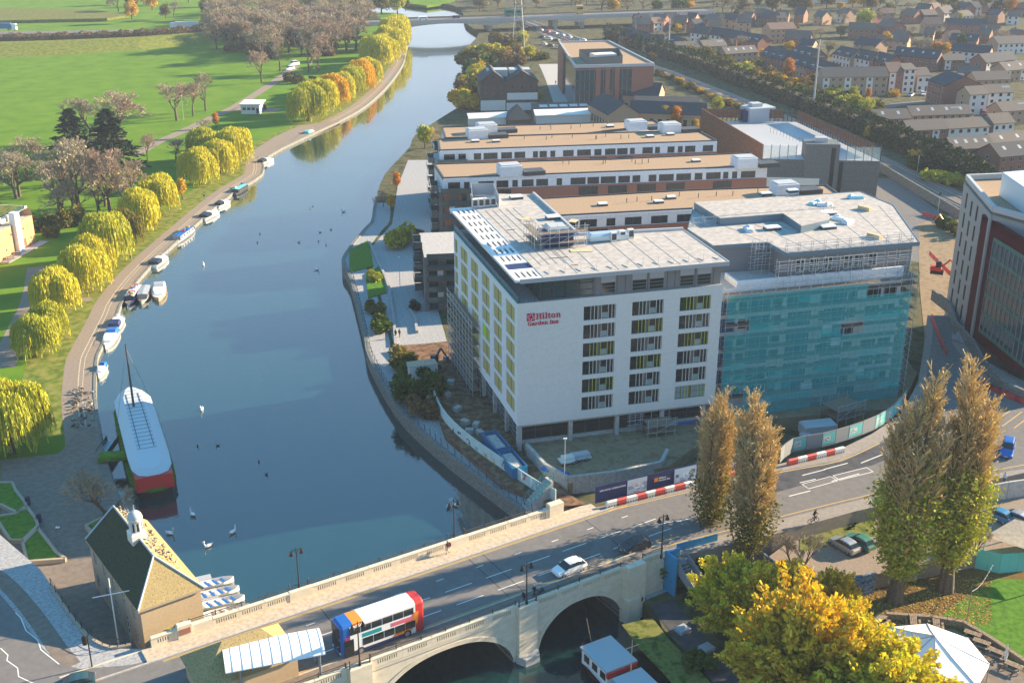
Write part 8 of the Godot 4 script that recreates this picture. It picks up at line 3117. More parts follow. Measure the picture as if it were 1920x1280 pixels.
func make_birds() -> void:
	var sw := bird_mesh(true)
	var gs := bird_mesh(false)
	var labels := ["white swan swimming right of the restaurant boat's mast", "white swan nearest the customs house cupola", "white swan between the customs house and the far lamp", "white swan swimming beside the restaurant boat's red stern", "white swan near midstream below the landing stage", "white swan opposite the sports cruiser", "white swan near the promenade lawn", "white swan under the arch shadow by the quay wall", "second white swan by the quay wall below the hotel", "white swan just above the far parapet lamp"]
	var k := 0
	for p in [[378, 769], [318, 1001], [436, 999], [361, 966], [644, 397], [381, 497], [593, 506], [841, 951], [853, 948], [390, 1025]]:
		var o := single("swan", sw, mt("white"), labels[k], "swan", "swans on the river")
		o.position = at(p[0], p[1], 0)
		o.rotation.y = 1.3 * k
		o.scale = Vector3.ONE * 1.15
		k += 1
	var r := dice(404)
	for p in [[487, 439], [482, 455], [560, 455], [581, 392], [586, 387], [600, 436], [597, 453], [611, 460], [620, 431], [485, 866], [499, 890], [370, 1262 - 425], [408, 836], [687, 215], [690, 228]]:
		var o := single("duck", sw, paint("duck_brown", C(.06, .045, .035), .7), "small dark duck swimming on the open river", "duck", "ducks on the river")
		o.position = at(p[0], p[1], 0)
		o.rotation.y = r.randf() * TAU
		o.scale = Vector3.ONE * .6
	for i in 42:
		var o := single("goose", gs, paint("goose_grey%d" % (i % 3), [C(.05, .045, .045), C(.11, .095, .08), C(.3, .29, .28)][i % 3], .8), "grey goose standing in the flock on the embankment path", "goose", "geese on the embankment path")
		o.position = at(r.randf_range(133, 176), r.randf_range(728, 805) if i > 4 else r.randf_range(755, 775), LEFT_Y + .02)
		o.rotation.y = r.randf() * TAU
		o.scale = Vector3.ONE * r.randf_range(.7, .95)
	# pigeons on the customs house roof
	var base := V3(-41.1, 1.9, -106.8)
	var turn := Basis(Vector3.UP, deg_to_rad(36.2))
	for i in 130:
		var u := r.randf_range(.04, .98)
		var v := pow(r.randf(), 1.4) * .72
		var a := V3(3.5, 11.0, -4.6 - u * 13.2)
		var c := V3(7.35, 7.1, lerpf(-1.2, -18.0, u))
		var o := single("pigeon", gs, paint("pigeon%d" % (i % 3), [C(.05, .05, .06), C(.13, .13, .15), C(.4, .39, .38)][i % 3], .7), "pigeon perched on the sunny river slope of the customs house roof", "pigeon", "pigeons on the customs house roof")
		o.position = base + turn * a.lerp(c, v)
		o.rotation.y = r.randf() * TAU
		o.scale = Vector3.ONE * .38

func make_people() -> void:
	var d := deg_to_rad
	var p := person(at(840, 1037, 6.53), deg_to_rad(122 + 180), 0, C(.12, .05, .05), C(.5, .46, .42), C(.05, .03, .02), "man with a dark rucksack and pale trousers walking on the far footway")
	var b := mb()
	b.chamfer(V3(0, 1.22, -.24), V3(.34, .5, .24), .08)
	part(p, "rucksack", b, mt("maroon"))
	person(at(982, 1131, 6.53), deg_to_rad(122), 0, C(.02, .03, .06), C(.04, .04, .05), C(.45, .28, .1), "blonde walker in a dark coat left of the near lamp post")
	person(at(1002, 1119, 6.53), deg_to_rad(302), 0, C(.03, .03, .04), C(.03, .03, .04), C(.7, .7, .7), "walker in black with a white hat right of the near lamp post")
	var bp := at(1014, 1113, 6.53)
	var t := thing("pushchair", "dark pushchair in front of the walker with a white hat", "pushchair", bp, deg_to_rad(32))
	b = mb()
	b.xf = Transform3D(Basis(Vector3.BACK, .4), V3(0, .55, 0))
	b.chamfer(Vector3.ZERO, V3(.7, .4, .45), .1)
	part(t, "seat", b, mt("dark_frame"))
	b = mb()
	b.beam(V3(-.5, 1.0, 0), V3(.25, .2, .2), .04); b.beam(V3(-.5, 1.0, 0), V3(.25, .2, -.2), .04)
	part(t, "handle", b, mt("steel"))
	for x in [-.25, .3]:
		for z in [-.22, .22]: wheel(t, x, z, .12, .05)
	person(at(742, 633, RIGHT_Y), 2.6, 1, C(.02, .02, .025), C(.02, .02, .03), C(.04, .03, .02), "left walker in black of the couple on the quay plaza")
	person(at(749, 632, RIGHT_Y), 2.6, 1, C(.06, .06, .07), C(.1, .1, .11), C(.1, .06, .03), "right walker in grey of the couple on the quay plaza")
	person(at(806, 724, 3.2), .5, 1, C(.5, .65, .03), C(.03, .03, .05), C(.7, .7, .7), "worker in a yellow vest beside the promenade fence")
	person(at(812, 685, 3.2), 2.0, 1, C(.5, .65, .03), C(.03, .03, .05), C(.7, .65, .1), "worker in a yellow vest next to the digger")
	person(at(821, 692, 3.2), 2.0, 1, C(.75, .1, .22), C(.05, .05, .08), C(.6, .6, .6), "worker in a pink vest beside the digger")
	person(at(1883, 906, 6.4), -1.0, 1, C(.5, .55, .6), C(.05, .07, .12), C(.04, .03, .02), "person in a pale top by the low wall at the right edge")
	person(at(383, 374, LEFT_Y), .6, 1, C(.05, .05, .06), C(.3, .3, .32), C(.05, .04, .03), "walker on the embankment path below the orange tree")
	person(at(246, 490, LEFT_Y), .6, 1, C(.05, .05, .12), C(.4, .4, .4), C(.4, .4, .4), "person standing beside the embankment lamp post")
	person(at(1042, 158, RIGHT_Y), .3, 1, C(.02, .02, .02), C(.02, .02, .02), C(.04, .03, .02), "dark figure walking on the office forecourt")
	# cyclist
	var c := at(1525, 980, 6.42)
	person(c + V3(0, .28, 0), deg_to_rad(112), 2, C(.015, .015, .02), C(.02, .02, .03), C(.03, .03, .03), "cyclist in black riding along the near side of the road")
	t = thing("bicycle", "dark bicycle under the cyclist on the road", "bicycle", c, deg_to_rad(22))
	for x in [-.52, .52]:
		b = mb()
		for k in 16:
			var a0 := TAU * k / 16
			var a1 := TAU * (k + 1) / 16
			b.beam(V3(x + cos(a0) * .34, .35 + sin(a0) * .34, 0), V3(x + cos(a1) * .34, .35 + sin(a1) * .34, 0), .05)
		part(t, "wheel", b, mt("rubber"))
	b = mb()
	for s in [[-.52, .35, -.15, .85], [-.15, .85, 0.0, .32], [0.0, .32, -.52, .35], [-.15, .85, .4, .9], [.4, .9, 0.0, .32], [.4, 1.0, .52, .35]]: b.beam(V3(s[0], s[1], 0), V3(s[2], s[3], 0), .05)
	part(t, "frame", b, mt("dark_frame"))
	b = mb()
	b.beam(V3(.42, 1.05, -.25), V3(.42, 1.05, .25), .04)
	part(t, "handlebar", b, mt("dark_frame"))

# ---------------------------------------------------------------- street and site furniture
func wall_line(t: Node3D, line: Array, y0: float, y1: float, piece: float, th: float, m: String, called: String) -> void:
	for i in line.size() - 1:
		var l: float = Vector2(line[i].x - line[i + 1].x, line[i].z - line[i + 1].z).length()
		var n := maxi(1, int(round(l / piece)))
		for k in n:
			var b := mb()
			var a: Vector3 = line[i].lerp(line[i + 1], (k + .015) / n) - t.position
			var c: Vector3 = line[i].lerp(line[i + 1], (k + .985) / n) - t.position
			b.beam(V3(a.x, (y0 + y1) / 2 - t.position.y, a.z), V3(c.x, (y0 + y1) / 2 - t.position.y, c.z), th, y1 - y0)
			part(t, called, b, mt(m))

func picture(t: Node3D, xf: Transform3D, x: float, y: float, w: float, h: float, key: String, cols: Array) -> void:   # a printed panel
	var b := mb()
	b.xf = xf
	b.quad_uv(V3(x, y, .07), V3(x + w, y, .07), V3(x + w, y + h, .07), V3(x, y + h, .07))
	if not mats.has(key):
		var im := Image.create(64, 32, false, Image.FORMAT_RGB8)
		var r := dice(hash(key))
		im.fill(cols[0].linear_to_srgb())
		for i in 14:
			im.fill_rect(Rect2i(r.randi_range(0, 50), r.randi_range(8, 28), r.randi_range(5, 18), r.randi_range(2, 12)), cols[1 + r.randi() % (cols.size() - 1)].linear_to_srgb())
		var m := StandardMaterial3D.new()
		m.albedo_texture = ImageTexture.create_from_image(im)
		m.roughness = .5
		mats[key] = m
	part(t, "printed_picture", b, mt(key))

func make_site() -> void:
	var b: MB
	# terrace in front of the hotel and its ribbed retaining wall
	b = mb()
	b.prism(flat(plan([[985, 842], [1066, 907], [1252, 876], [1300, 840], [1400, 800], [1290, 800]], 4.0)), 2.0, 4.06)
	struct("hotel_terrace_ground", b, mt("soil"))
	var line := plan([[987, 832], [1022, 870], [1066, 895], [1155, 884], [1240, 866], [1252, 842]], 4.9)
	var t := thing("retaining_wall", "pale ribbed concrete retaining wall around the hotel's front terrace", "wall", V3(line[2].x, 2.2, line[2].z))
	wall_line(t, line, 2.2, 4.9, .95, .35, "concrete", "wall_panel")
	wall_line(t, line, 4.9, 5.05, 3.0, .5, "concrete", "coping")
	# navy hoarding
	var p := at(1116, 944, 6.4)
	var q := at(1308, 898, 6.4)
	t = thing("navy_hoarding", "navy blue printed site hoarding with hotel pictures along the road", "hoarding", p, facing(p, q))
	var w: float = p.distance_to(q)
	var n := 8
	for i in n:
		b = mb()
		b.block(V3(w * i / n + .01, .05, -.06), V3(w * (i + 1) / n - .01, 2.5, .05))
		part(t, "hoarding_panel", b, mt("navy"))
	picture(t, I3, w * .3, .2, w * .19, 2.2, "bedroom_print", [C(.55, .62, .7), C(.75, .78, .8), C(.3, .36, .45), C(.6, .5, .4)])
	picture(t, I3, w * .76, .2, w * .22, 2.2, "tower_print", [C(.5, .65, .8), C(.12, .16, .25), C(.7, .75, .8), C(.3, .36, .42)])
	lettering(t, "NEW HOTEL COMING SOON", .3, mt("white"), Transform3D(Basis(), V3(w * .16, 1.75, .07)), false, .02)
	lettering(t, "Hilton", .36, mt("white"), Transform3D(Basis(), V3(w * .64, 1.6, .07)), true, .02)
	lettering(t, "Garden Inn", .32, mt("white"), Transform3D(Basis(), V3(w * .66, 1.25, .07)), true, .02)
	b = mb()
	b.box(V3(w * .58, 1.45, .06), V3(.6, .6, .03))
	part(t, "logo_square", b, mt("orange"))
	p = at(1308, 897, 6.4)
	q = at(1405, 872, 6.4)
	t = thing("picture_hoarding", "dark printed hoarding behind the left poplars", "hoarding", p, facing(p, q))
	w = p.distance_to(q)
	for i in 5:
		b = mb()
		b.block(V3(w * i / 5 + .01, .05, -.06), V3(w * (i + 1) / 5 - .01, 2.4, .05))
		part(t, "hoarding_panel", b, mt("grey_panel"))
	picture(t, I3, w * .1, .2, w * .3, 2.0, "street_print", [C(.2, .22, .26), C(.5, .5, .52), C(.1, .1, .14), C(.6, .6, .62)])
	picture(t, I3, w * .55, .2, w * .4, 2.0, "street_print2", [C(.16, .14, .2), C(.4, .38, .42), C(.08, .08, .1), C(.5, .48, .5)])
	# curved grey hoarding with teal posters
	line = smooth(plan([[1462, 868], [1485, 848], [1540, 838], [1590, 824], [1640, 805], [1675, 782], [1698, 755]], 6.4), 2)
	t = thing("poster_hoarding", "curved grey hoarding with five teal posters below the scaffolded wing", "hoarding", line[0])
	wall_line(t, line, 6.4, 8.7, 2.4, .1, "grey_frame", "hoarding_panel")
	for k in [2, 4, 6, 8, 9, 10]:
		var xf := frame(line[k], line[k + 1], t.position)
		var l: float = line[k].distance_to(line[k + 1])
		b = mb()
		b.xf = xf
		b.block(V3(.1, .35, .02), V3(l - .1, 2.1, .065))
		part(t, "teal_poster", b, mt("teal_light"))
		picture(t, xf, .3, .8, l * .5, .9, "estate_print%d" % (k % 3), [C(.5, .55, .55), C(.16, .2, .2), C(.35, .3, .25), C(.7, .72, .7)])
	# red and white plastic barriers
	var k := 0
	for s in [[[1139, 951], [1300, 911], 9], [[1330, 905], [1404, 885], 4], [[1478, 872], [1582, 847], 6]]:
		for i in s[2]:
			p = at(lerpf(s[0][0], s[1][0], (i + .5) / s[2]), lerpf(s[0][1], s[1][1], (i + .5) / s[2]), 6.4)
			q = at(s[1][0], s[1][1], 6.4)
			var red := k % 2 == 1
			t = thing("traffic_barrier", ("red" if red else "white") + " plastic barrier, number %d along the far kerb from the bridge" % (k + 1), "barrier", p, facing(at(s[0][0], s[0][1], 6.4), q), "plastic barriers along the kerb")
			b = mb()
			b.chamfer(V3(0, .45, 0), V3(1.78, .9, .5), .12)
			var o := part(t, "barrier_body", b, mt("barrier_red" if red else "offwhite"))
			for j in 4:
				b = mb()
				b.box(V3(-.6 + j * .4, .22, .26), V3(.16, .18, .04))
				part(o, "drain_slot", b, mt("black"))
			k += 1
	# pale graffiti hoarding along the promenade
	line = smooth(plan([[803, 722], [812, 752], [830, 792], [860, 826], [905, 862], [960, 900], [1012, 934], [1042, 948]], 2.4), 3)
	t = thing("graffiti_hoarding", "pale mint hoarding with graffiti along the riverside walk", "hoarding", line[0])
	wall_line(t, line, 2.2, 5.0, 2.6, .12, "mint_board", "hoarding_panel")
	var r := dice(12)
	for i in 9:
		var j := 8 + i
		var xf := frame(line[j], line[j + 1], t.position)
		b = mb()
		b.xf = xf
		var c := V3(.4, 1.4, .08)
		for s in 9:
			var d := c + V3(r.randf_range(-.3, .45), r.randf_range(-.5, .5), 0)
			d.y = clampf(d.y, .7, 2.3)
			b.beam(c, d, .07, .09)
			c = d
		part(t, "graffiti", b, mt(["black", "navy", "black", "teal_light", "mark_yellow", "mark_yellow", "black", "teal_light", "red"][i]))
	# riverside railing
	var rb := right_bank.slice(54, 75)
	t = thing("quay_railing", "dark blue railing of curved posts along the riverside walk", "railing", rb[0])
	var posts := mb()
	posts.beam(Vector3.ZERO, V3(0, .8, 0), .1)
	posts.beam(V3(0, .8, 0), V3(-.15, 1.25, .05), .09)
	var pm := posts.done()
	for i in rb.size() - 1:
		var f: Vector3 = rb[i + 1] - rb[i]
		var s := V3(f.z, 0, -f.x).normalized() * .75
		var l := f.length()
		var m := maxi(1, int(l / 1.8))
		for j in m: part(t, "rail_post", pm, mt("navy"), Transform3D(Basis(), rb[i].lerp(rb[i + 1], float(j) / m) + s - rb[0] + V3(0, RIGHT_Y + .05, 0)))
		for y in [.45, .8, 1.15]:
			b = mb()
			b.beam(rb[i] + s - rb[0] + V3(0, RIGHT_Y + y, 0), rb[i + 1] + s - rb[0] + V3(0, RIGHT_Y + y, 0), .03)
			part(t, "rail_wire", b, mt("steel"))
	# blue skip train, blue sheeted stack
	t = thing("blue_skip", "long blue open skip beside the hotel's river corner", "skip", at(945, 862, 3.2), deg_to_rad(-68))
	for x in [-3.3, 3.3]:
		b = mb()
		b.block(V3(x - 3.0, .2, -1.2), V3(x + 3.0, 1.9, -1.1)); b.block(V3(x - 3.0, .2, 1.1), V3(x + 3.0, 1.9, 1.2)); b.block(V3(x - 3.0, .2, -1.1), V3(x - 2.9, 1.9, 1.1)); b.block(V3(x + 2.9, .2, -1.1), V3(x + 3.0, 1.9, 1.1))
		b.block(V3(x - 2.9, .2, -1.1), V3(x + 2.9, .3, 1.1))
		var o := part(t, "container", b, mt("skip_blue"))
		b = mb()
		b.chamfer(V3(x, 1.3, 0), V3(4.8, .7, 1.9), .3)
		part(o, "rubble_load", b, mt("concrete"))
	for s in [[1085, 862, 3.6, 1.5, "grey", "flat grey trailer of steel sheets on the hotel terrace"], [1062, 868, 2.2, 1.6, "white", "white tank beside the sheet trailer on the terrace"]]:
		t = thing("material_stack", s[5], "materials", at(s[0], s[1], 4.06), .35)
		b = mb()
		b.block(V3(-s[2] / 2, .4, -.9), V3(s[2] / 2, .6, .9))
		b.chamfer(V3(.2, .8, 0), V3(s[2] * .8, s[3] * .5, 1.2), .1)
		part(t, "load", b, mt("lead" if s[4] == "grey" else "offwhite"))
		for x in [-.8, .9]: wheel(t, x, .8, .3)
	t = thing("blue_sheet", "crumpled blue tarpaulin behind the retaining wall", "tarpaulin", at(1040, 885, 4.06), -.5)
	b = mb()
	b.chamfer(V3(0, .3, 0), V3(4.2, .6, .9), .28)
	part(t, "sheet", b, mt("blue"))
	# access towers and loading platform
	for s in [[1150, 806, 1.6, 3.2, "aluminium access tower against the hotel's shop front, left one"], [1180, 812, 1.8, 2.6, "aluminium access tower on the hotel terrace, right one"]]:
		t = thing("access_tower", s[4], "scaffold", at(s[0], s[1], 4.06), .3)
		scaffold(t, I3, s[2], s[3], 1.2, .8, .9, "galv", false, 20)
	t = thing("loading_platform", "boarded loading platform on scaffold legs before the hotel", "platform", at(1215, 822, 4.06), .26)
	scaffold(t, I3, 4.4, 2.0, 2.6, 1.6, 1.5, "galv", true, 21)
	t = thing("loading_platform", "sloping boarded ramp platform below the teal netting", "platform", at(1570, 800, 4.0), .5)
	scaffold(t, I3, 5.5, 2.4, 4.0, 2.0, 1.8, "galv", true, 22)
	t = thing("sheeted_stack", "tall stack of blocks under grey white sheeting before the scaffold", "materials", at(1533, 810, 4.0), .2)
	b = mb()
	b.chamfer(V3(0, .9, 0), V3(5.4, 1.8, 2.4), .3)
	b.chamfer(V3(-2.4, .3, .9), V3(1.6, .7, 1.2), .3)
	part(t, "sheeting", b, mt("lead"))
	# promenade steps, life ring, cabin, digger
	t = thing("river_steps", "teal railed steps from the riverside walk up to the bridge", "steps", at(990, 960, RIGHT_Y), deg_to_rad(32))
	for i in 10:
		b = mb()
		b.block(V3(i * .42, 0, -1.6), V3(i * .42 + .42, .4 + i * .36, 0))
		part(t, "step", b, mt("concrete"))
	for z in [-1.6, 0.0]:
		b = mb()
		b.beam(V3(0, 1.4, z), V3(4.2, 4.8, z), .06); b.beam(V3(0, .9, z), V3(4.2, 4.3, z), .04)
		for i in 8: b.beam(V3(i * .6, .3 + i * .48, z), V3(i * .6, 1.4 + i * .48, z), .05)
		part(t, "stair_rail", b, mt("teal"))
	t = thing("site_cabin", "cream site cabin at the upper end of the muddy yard", "cabin", at(792, 705, 3.2), .3)
	b = mb()
	b.chamfer(V3(0, 1.2, 0), V3(5.0, 2.4, 2.4), .06)
	var o := part(t, "body", b, mt("offwhite"))
	b = mb()
	b.box(V3(0, 2.45, 0), V3(5.1, .12, 2.5))
	part(o, "roof", b, mt("footway"))
	digger(at(811, 692, 3.2), .8, "dark mini digger in the muddy yard beside the hotel", "dark_frame")
	digger(at(1778, 428, RIGHT_Y), 2.4, "orange digger on the roadworks behind the grey office", "orange")
	digger(at(1757, 512, 6.4), -.4, "red and black crane lorry beside the terrace steps", "red")
	for s in [[838, 742], [858, 770], [846, 720], [872, 795], [880, 812], [900, 815], [893, 800]]:
		b = mb()
		b.chamfer(V3(0, .4, 0), V3(1.3, .8, 1.0), .08)
		var m := single("block_pallet", b, mt("concrete"), "grey pallet of blocks in the muddy yard by the hotel", "pallet", "pallets in the muddy yard")
		m.position = at(s[0], s[1], 3.2)
		m.rotation.y = s[0] * .1
	# roadworks barriers
	k = 0
	for s in [[[1735, 405], [1800, 425], 9, RIGHT_Y], [[1745, 480], [1785, 520], 7, 6.4], [[1748, 600], [1775, 668], 12, 6.4], [[1850, 728], [1920, 758], 8, 6.4]]:
		for i in s[2]:
			p = at(lerpf(s[0][0], s[1][0], float(i) / s[2]), lerpf(s[0][1], s[1][1], float(i) / s[2]), s[3])
			b = mb()
			b.block(V3(-.9, .05, -.04), V3(.9, 1.0, .04))
			b.block(V3(-.7, 0, -.25), V3(-.5, .08, .25)); b.block(V3(.5, 0, -.25), V3(.7, .08, .25))
			var m := single("chapter_barrier", b, mt("barrier_red"), ["red barrier at the roadworks beside the scrub", "red barrier on the verge right of the scaffold", "red barrier along the kerb below the terrace steps", "red barrier at the junction by the right edge"][k], "barrier", "roadworks barriers " + str(k))
			m.position = p
			m.rotation.y = facing(at(s[0][0], s[0][1], s[3]), at(s[1][0], s[1][1], s[3]))
		k += 1
	# concrete wall beside the railway, signal posts
	line = plan([[1652, 322], [1700, 352], [1760, 388], [1800, 412]], RIGHT_Y)
	t = thing("railway_wall", "mottled concrete wall between the service road and the railway", "wall", line[0])
	wall_line(t, line, RIGHT_Y, RIGHT_Y + 2.6, 4.0, .4, "concrete_dark", "wall_panel")
	for s in [[1720, 325, 6.0, "railway signal post beside the tracks"], [1759, 398, 5.0, "green topped lamp post on the service road"]]:
		t = thing("signal_post", s[3], "post", at(s[0], s[1], RIGHT_Y))
		b = mb()
		b.tube(Vector3.ZERO, V3(0, s[2], 0), .1, .08, 6)
		part(t, "pole", b, mt("lead"))
		b = mb()
		b.chamfer(V3(0, s[2], 0), V3(.5, .9, .4), .08)
		part(t, "signal_head", b, mt("dark_frame"))

func digger(where: Vector3, turn: float, label: String, m: String) -> void:
	var t := thing("digger", label, "digger", where, turn)
	for z in [-.75, .75]:
		var b := mb()
		b.chamfer(V3(0, .35, z), V3(2.6, .7, .45), .2)
		part(t, "track", b, mt("rubber"))
	var b := mb()
	b.chamfer(V3(-.3, 1.15, 0), V3(2.2, .9, 1.7), .15)
	part(t, "body", b, mt(m))
	b = mb()
	b.chamfer(V3(.2, 2.1, .35), V3(1.1, 1.3, .95), .12)
	part(t, "cab", b, mt("glass"))
	b = mb()
	b.beam(V3(.8, 1.4, -.4), V3(2.4, 3.2, -.4), .3); b.beam(V3(2.4, 3.2, -.4), V3(3.6, 1.4, -.4), .24)
	part(t, "boom", b, mt(m))
	b = mb()
	b.chamfer(V3(3.6, 1.0, -.4), V3(.7, .7, .8), .15)
	part(t, "bucket", b, mt("steel"))

func make_traffic() -> void:
	var turn := deg_to_rad(32)
	var n := V3(sin(turn), 0, cos(turn))
	make_bus()
	car((at(1057.5, 1082, 6.4) + at(1090.6, 1072, 6.4)) / 2 - n * .8, turn, "white", "white hatchback driving over the bridge", 1.5, 4.3)
	car((at(1183, 1038, 6.4) + at(1212, 1031, 6.4)) / 2 - n * .8, deg_to_rad(25), "dark_car", "dark grey hatchback driving onto the bridge", 1.5, 4.0)
	car(at(1889, 848, 6.4), deg_to_rad(63), "blue", "blue van entering the junction at the right edge", 2.0, 4.8, "", "van")
	car(at(140, 1290, 6.4), deg_to_rad(20), "glass_teal", "dark car cut by the bottom edge on the street", 1.5, 4.3)
	car(at(1583, 1028, 4.46), deg_to_rad(-58), "steel", "silver car parked by the verge in the lot", 1.5, 4.2)
	car(at(1612, 1022, 4.46), deg_to_rad(-58), "green_metal", "dark green car parked under the hedge in the lot", 1.5, 4.2)
	car(at(1870, 972, 4.46), deg_to_rad(-50), "skip_blue", "blue car parked right of the tall poplars", 1.5, 4.2)
	car(at(1902, 975, 4.46), deg_to_rad(-50), "steel", "silver car parked at the right edge of the lot", 1.5, 4.2)
	car(at(1700, 995, 4.46), deg_to_rad(-55), "offwhite", "white car parked behind the third poplar", 1.5, 4.2)
	car(at(1748, 990, 4.46), deg_to_rad(-55), "white", "white car parked between the two tall poplars", 1.6, 4.4)
	car(at(543, 131, LEFT_Y), .8, "white", "white van parked on the meadow path, lower one", 2.0, 4.8, "", "van")
	car(at(551, 123, LEFT_Y), .8, "white", "white van parked on the meadow path, upper one", 2.4, 5.4, "", "van")
	car(at(1856, 142, RIGHT_Y), .2, "white", "white car parked in front of the white bay house", 1.5, 4.3)
	for i in 6:
		var p: Array = [[1845, 220], [1862, 222], [1708, 180], [1730, 178], [1850, 216], [1880, 216]][i]
		car(at(p[0], p[1], RIGHT_Y), i * .5, ["dark_frame", "glass_teal", "steel", "offwhite", "red", "navy"][i], ["black car parked below the white three storey house", "teal car parked below the solar house", "silver car parked before the tall white house", "white car parked left of the red gabled block", "red car parked between the white houses", "navy car parked on the lane at the right"][i], 1.5, 4.2, "cars of the estate")
	var r := dice(61)
	for i in 22:
		car(at(1012 + (i % 8) * 13 + i * .4, 58 + (i / 8) * 13 + (i % 8) * 3.2, RIGHT_Y + .05), -.6, ["white", "dark_frame", "steel", "red", "navy", "offwhite"][r.randi() % 6], "small parked car in the staff car park beyond the office", 1.5, 4.3, "cars beyond the office")
	lorry(at(4, 57, 4.0), deg_to_rad(4), "skip_blue", "blue trailer lorry at the left edge on the parkway")
	lorry(at(346, 54, 4.0), deg_to_rad(4), "offwhite", "pale trailer lorry on the parkway behind the hedge", -1.0)
	# road markings right of the bridge
	for s in [[[1545, 880], [1590, 868]], [[1505, 891], [1548, 880]], [[1560, 902], [1612, 888]], [[1615, 868], [1655, 852]], [[1500, 905], [1530, 898]], [[1315, 965], [1355, 955]], [[1400, 945], [1440, 935]], [[1270, 978], [1300, 970]], [[1480, 930], [1520, 920]], [[1230, 985], [1262, 977]]]:
		var b := mb()
		b.strip(plan(s, 6.4), -.08, .08, 6.412)
		struct("lane_marking", b, mt("mark"))
	for s in [[[1510, 912], [1565, 897]], [[1568, 896], [1632, 880]]]:
		var b := mb()
		var q := plan(s, 6.4)
		for d in [-.7, .7]: b.strip(q, d - .06, d + .06, 6.412)
		b.strip([q[0].lerp(q[1], 0.0), q[0].lerp(q[1], .02)], -.7, .7, 6.412); b.strip([q[0].lerp(q[1], .98), q[1]], -.7, .7, 6.412)
		struct("traffic_island_marking", b, mt("mark"))
	for s in [[[1200, 1036], [1450, 972], [1620, 930], [1800, 893], [1940, 868]], [[1140, 958], [1305, 919], [1470, 884], [1575, 864], [1650, 830]]]:
		var b := mb()
		b.strip(smooth(plan(s, 6.4)), -.07, .07, 6.411)
		struct("yellow_kerb_line", b, mt("mark_yellow"))
	for i in 5:
		var b := mb()
		b.strip(plan([[1858 + i * 22, 795 + i * 4], [1895 + i * 22, 770 + i * 2]], 6.4), -.07, .07, 6.413)
		struct("box_junction_line", b, mt("mark_yellow"))
	var z := plan([[0, 1215], [14, 1228], [12, 1238], [32, 1252], [34, 1268], [70, 1285]], 6.4)
	var b := mb()
	b.strip(z, -.06, .06, 6.412)
	b.strip(plan([[28, 1148], [38, 1158], [48, 1182], [70, 1200], [76, 1218], [110, 1245]], 6.4), -.06, .06, 6.412)
	struct("zigzag_marking", b, mt("mark"))

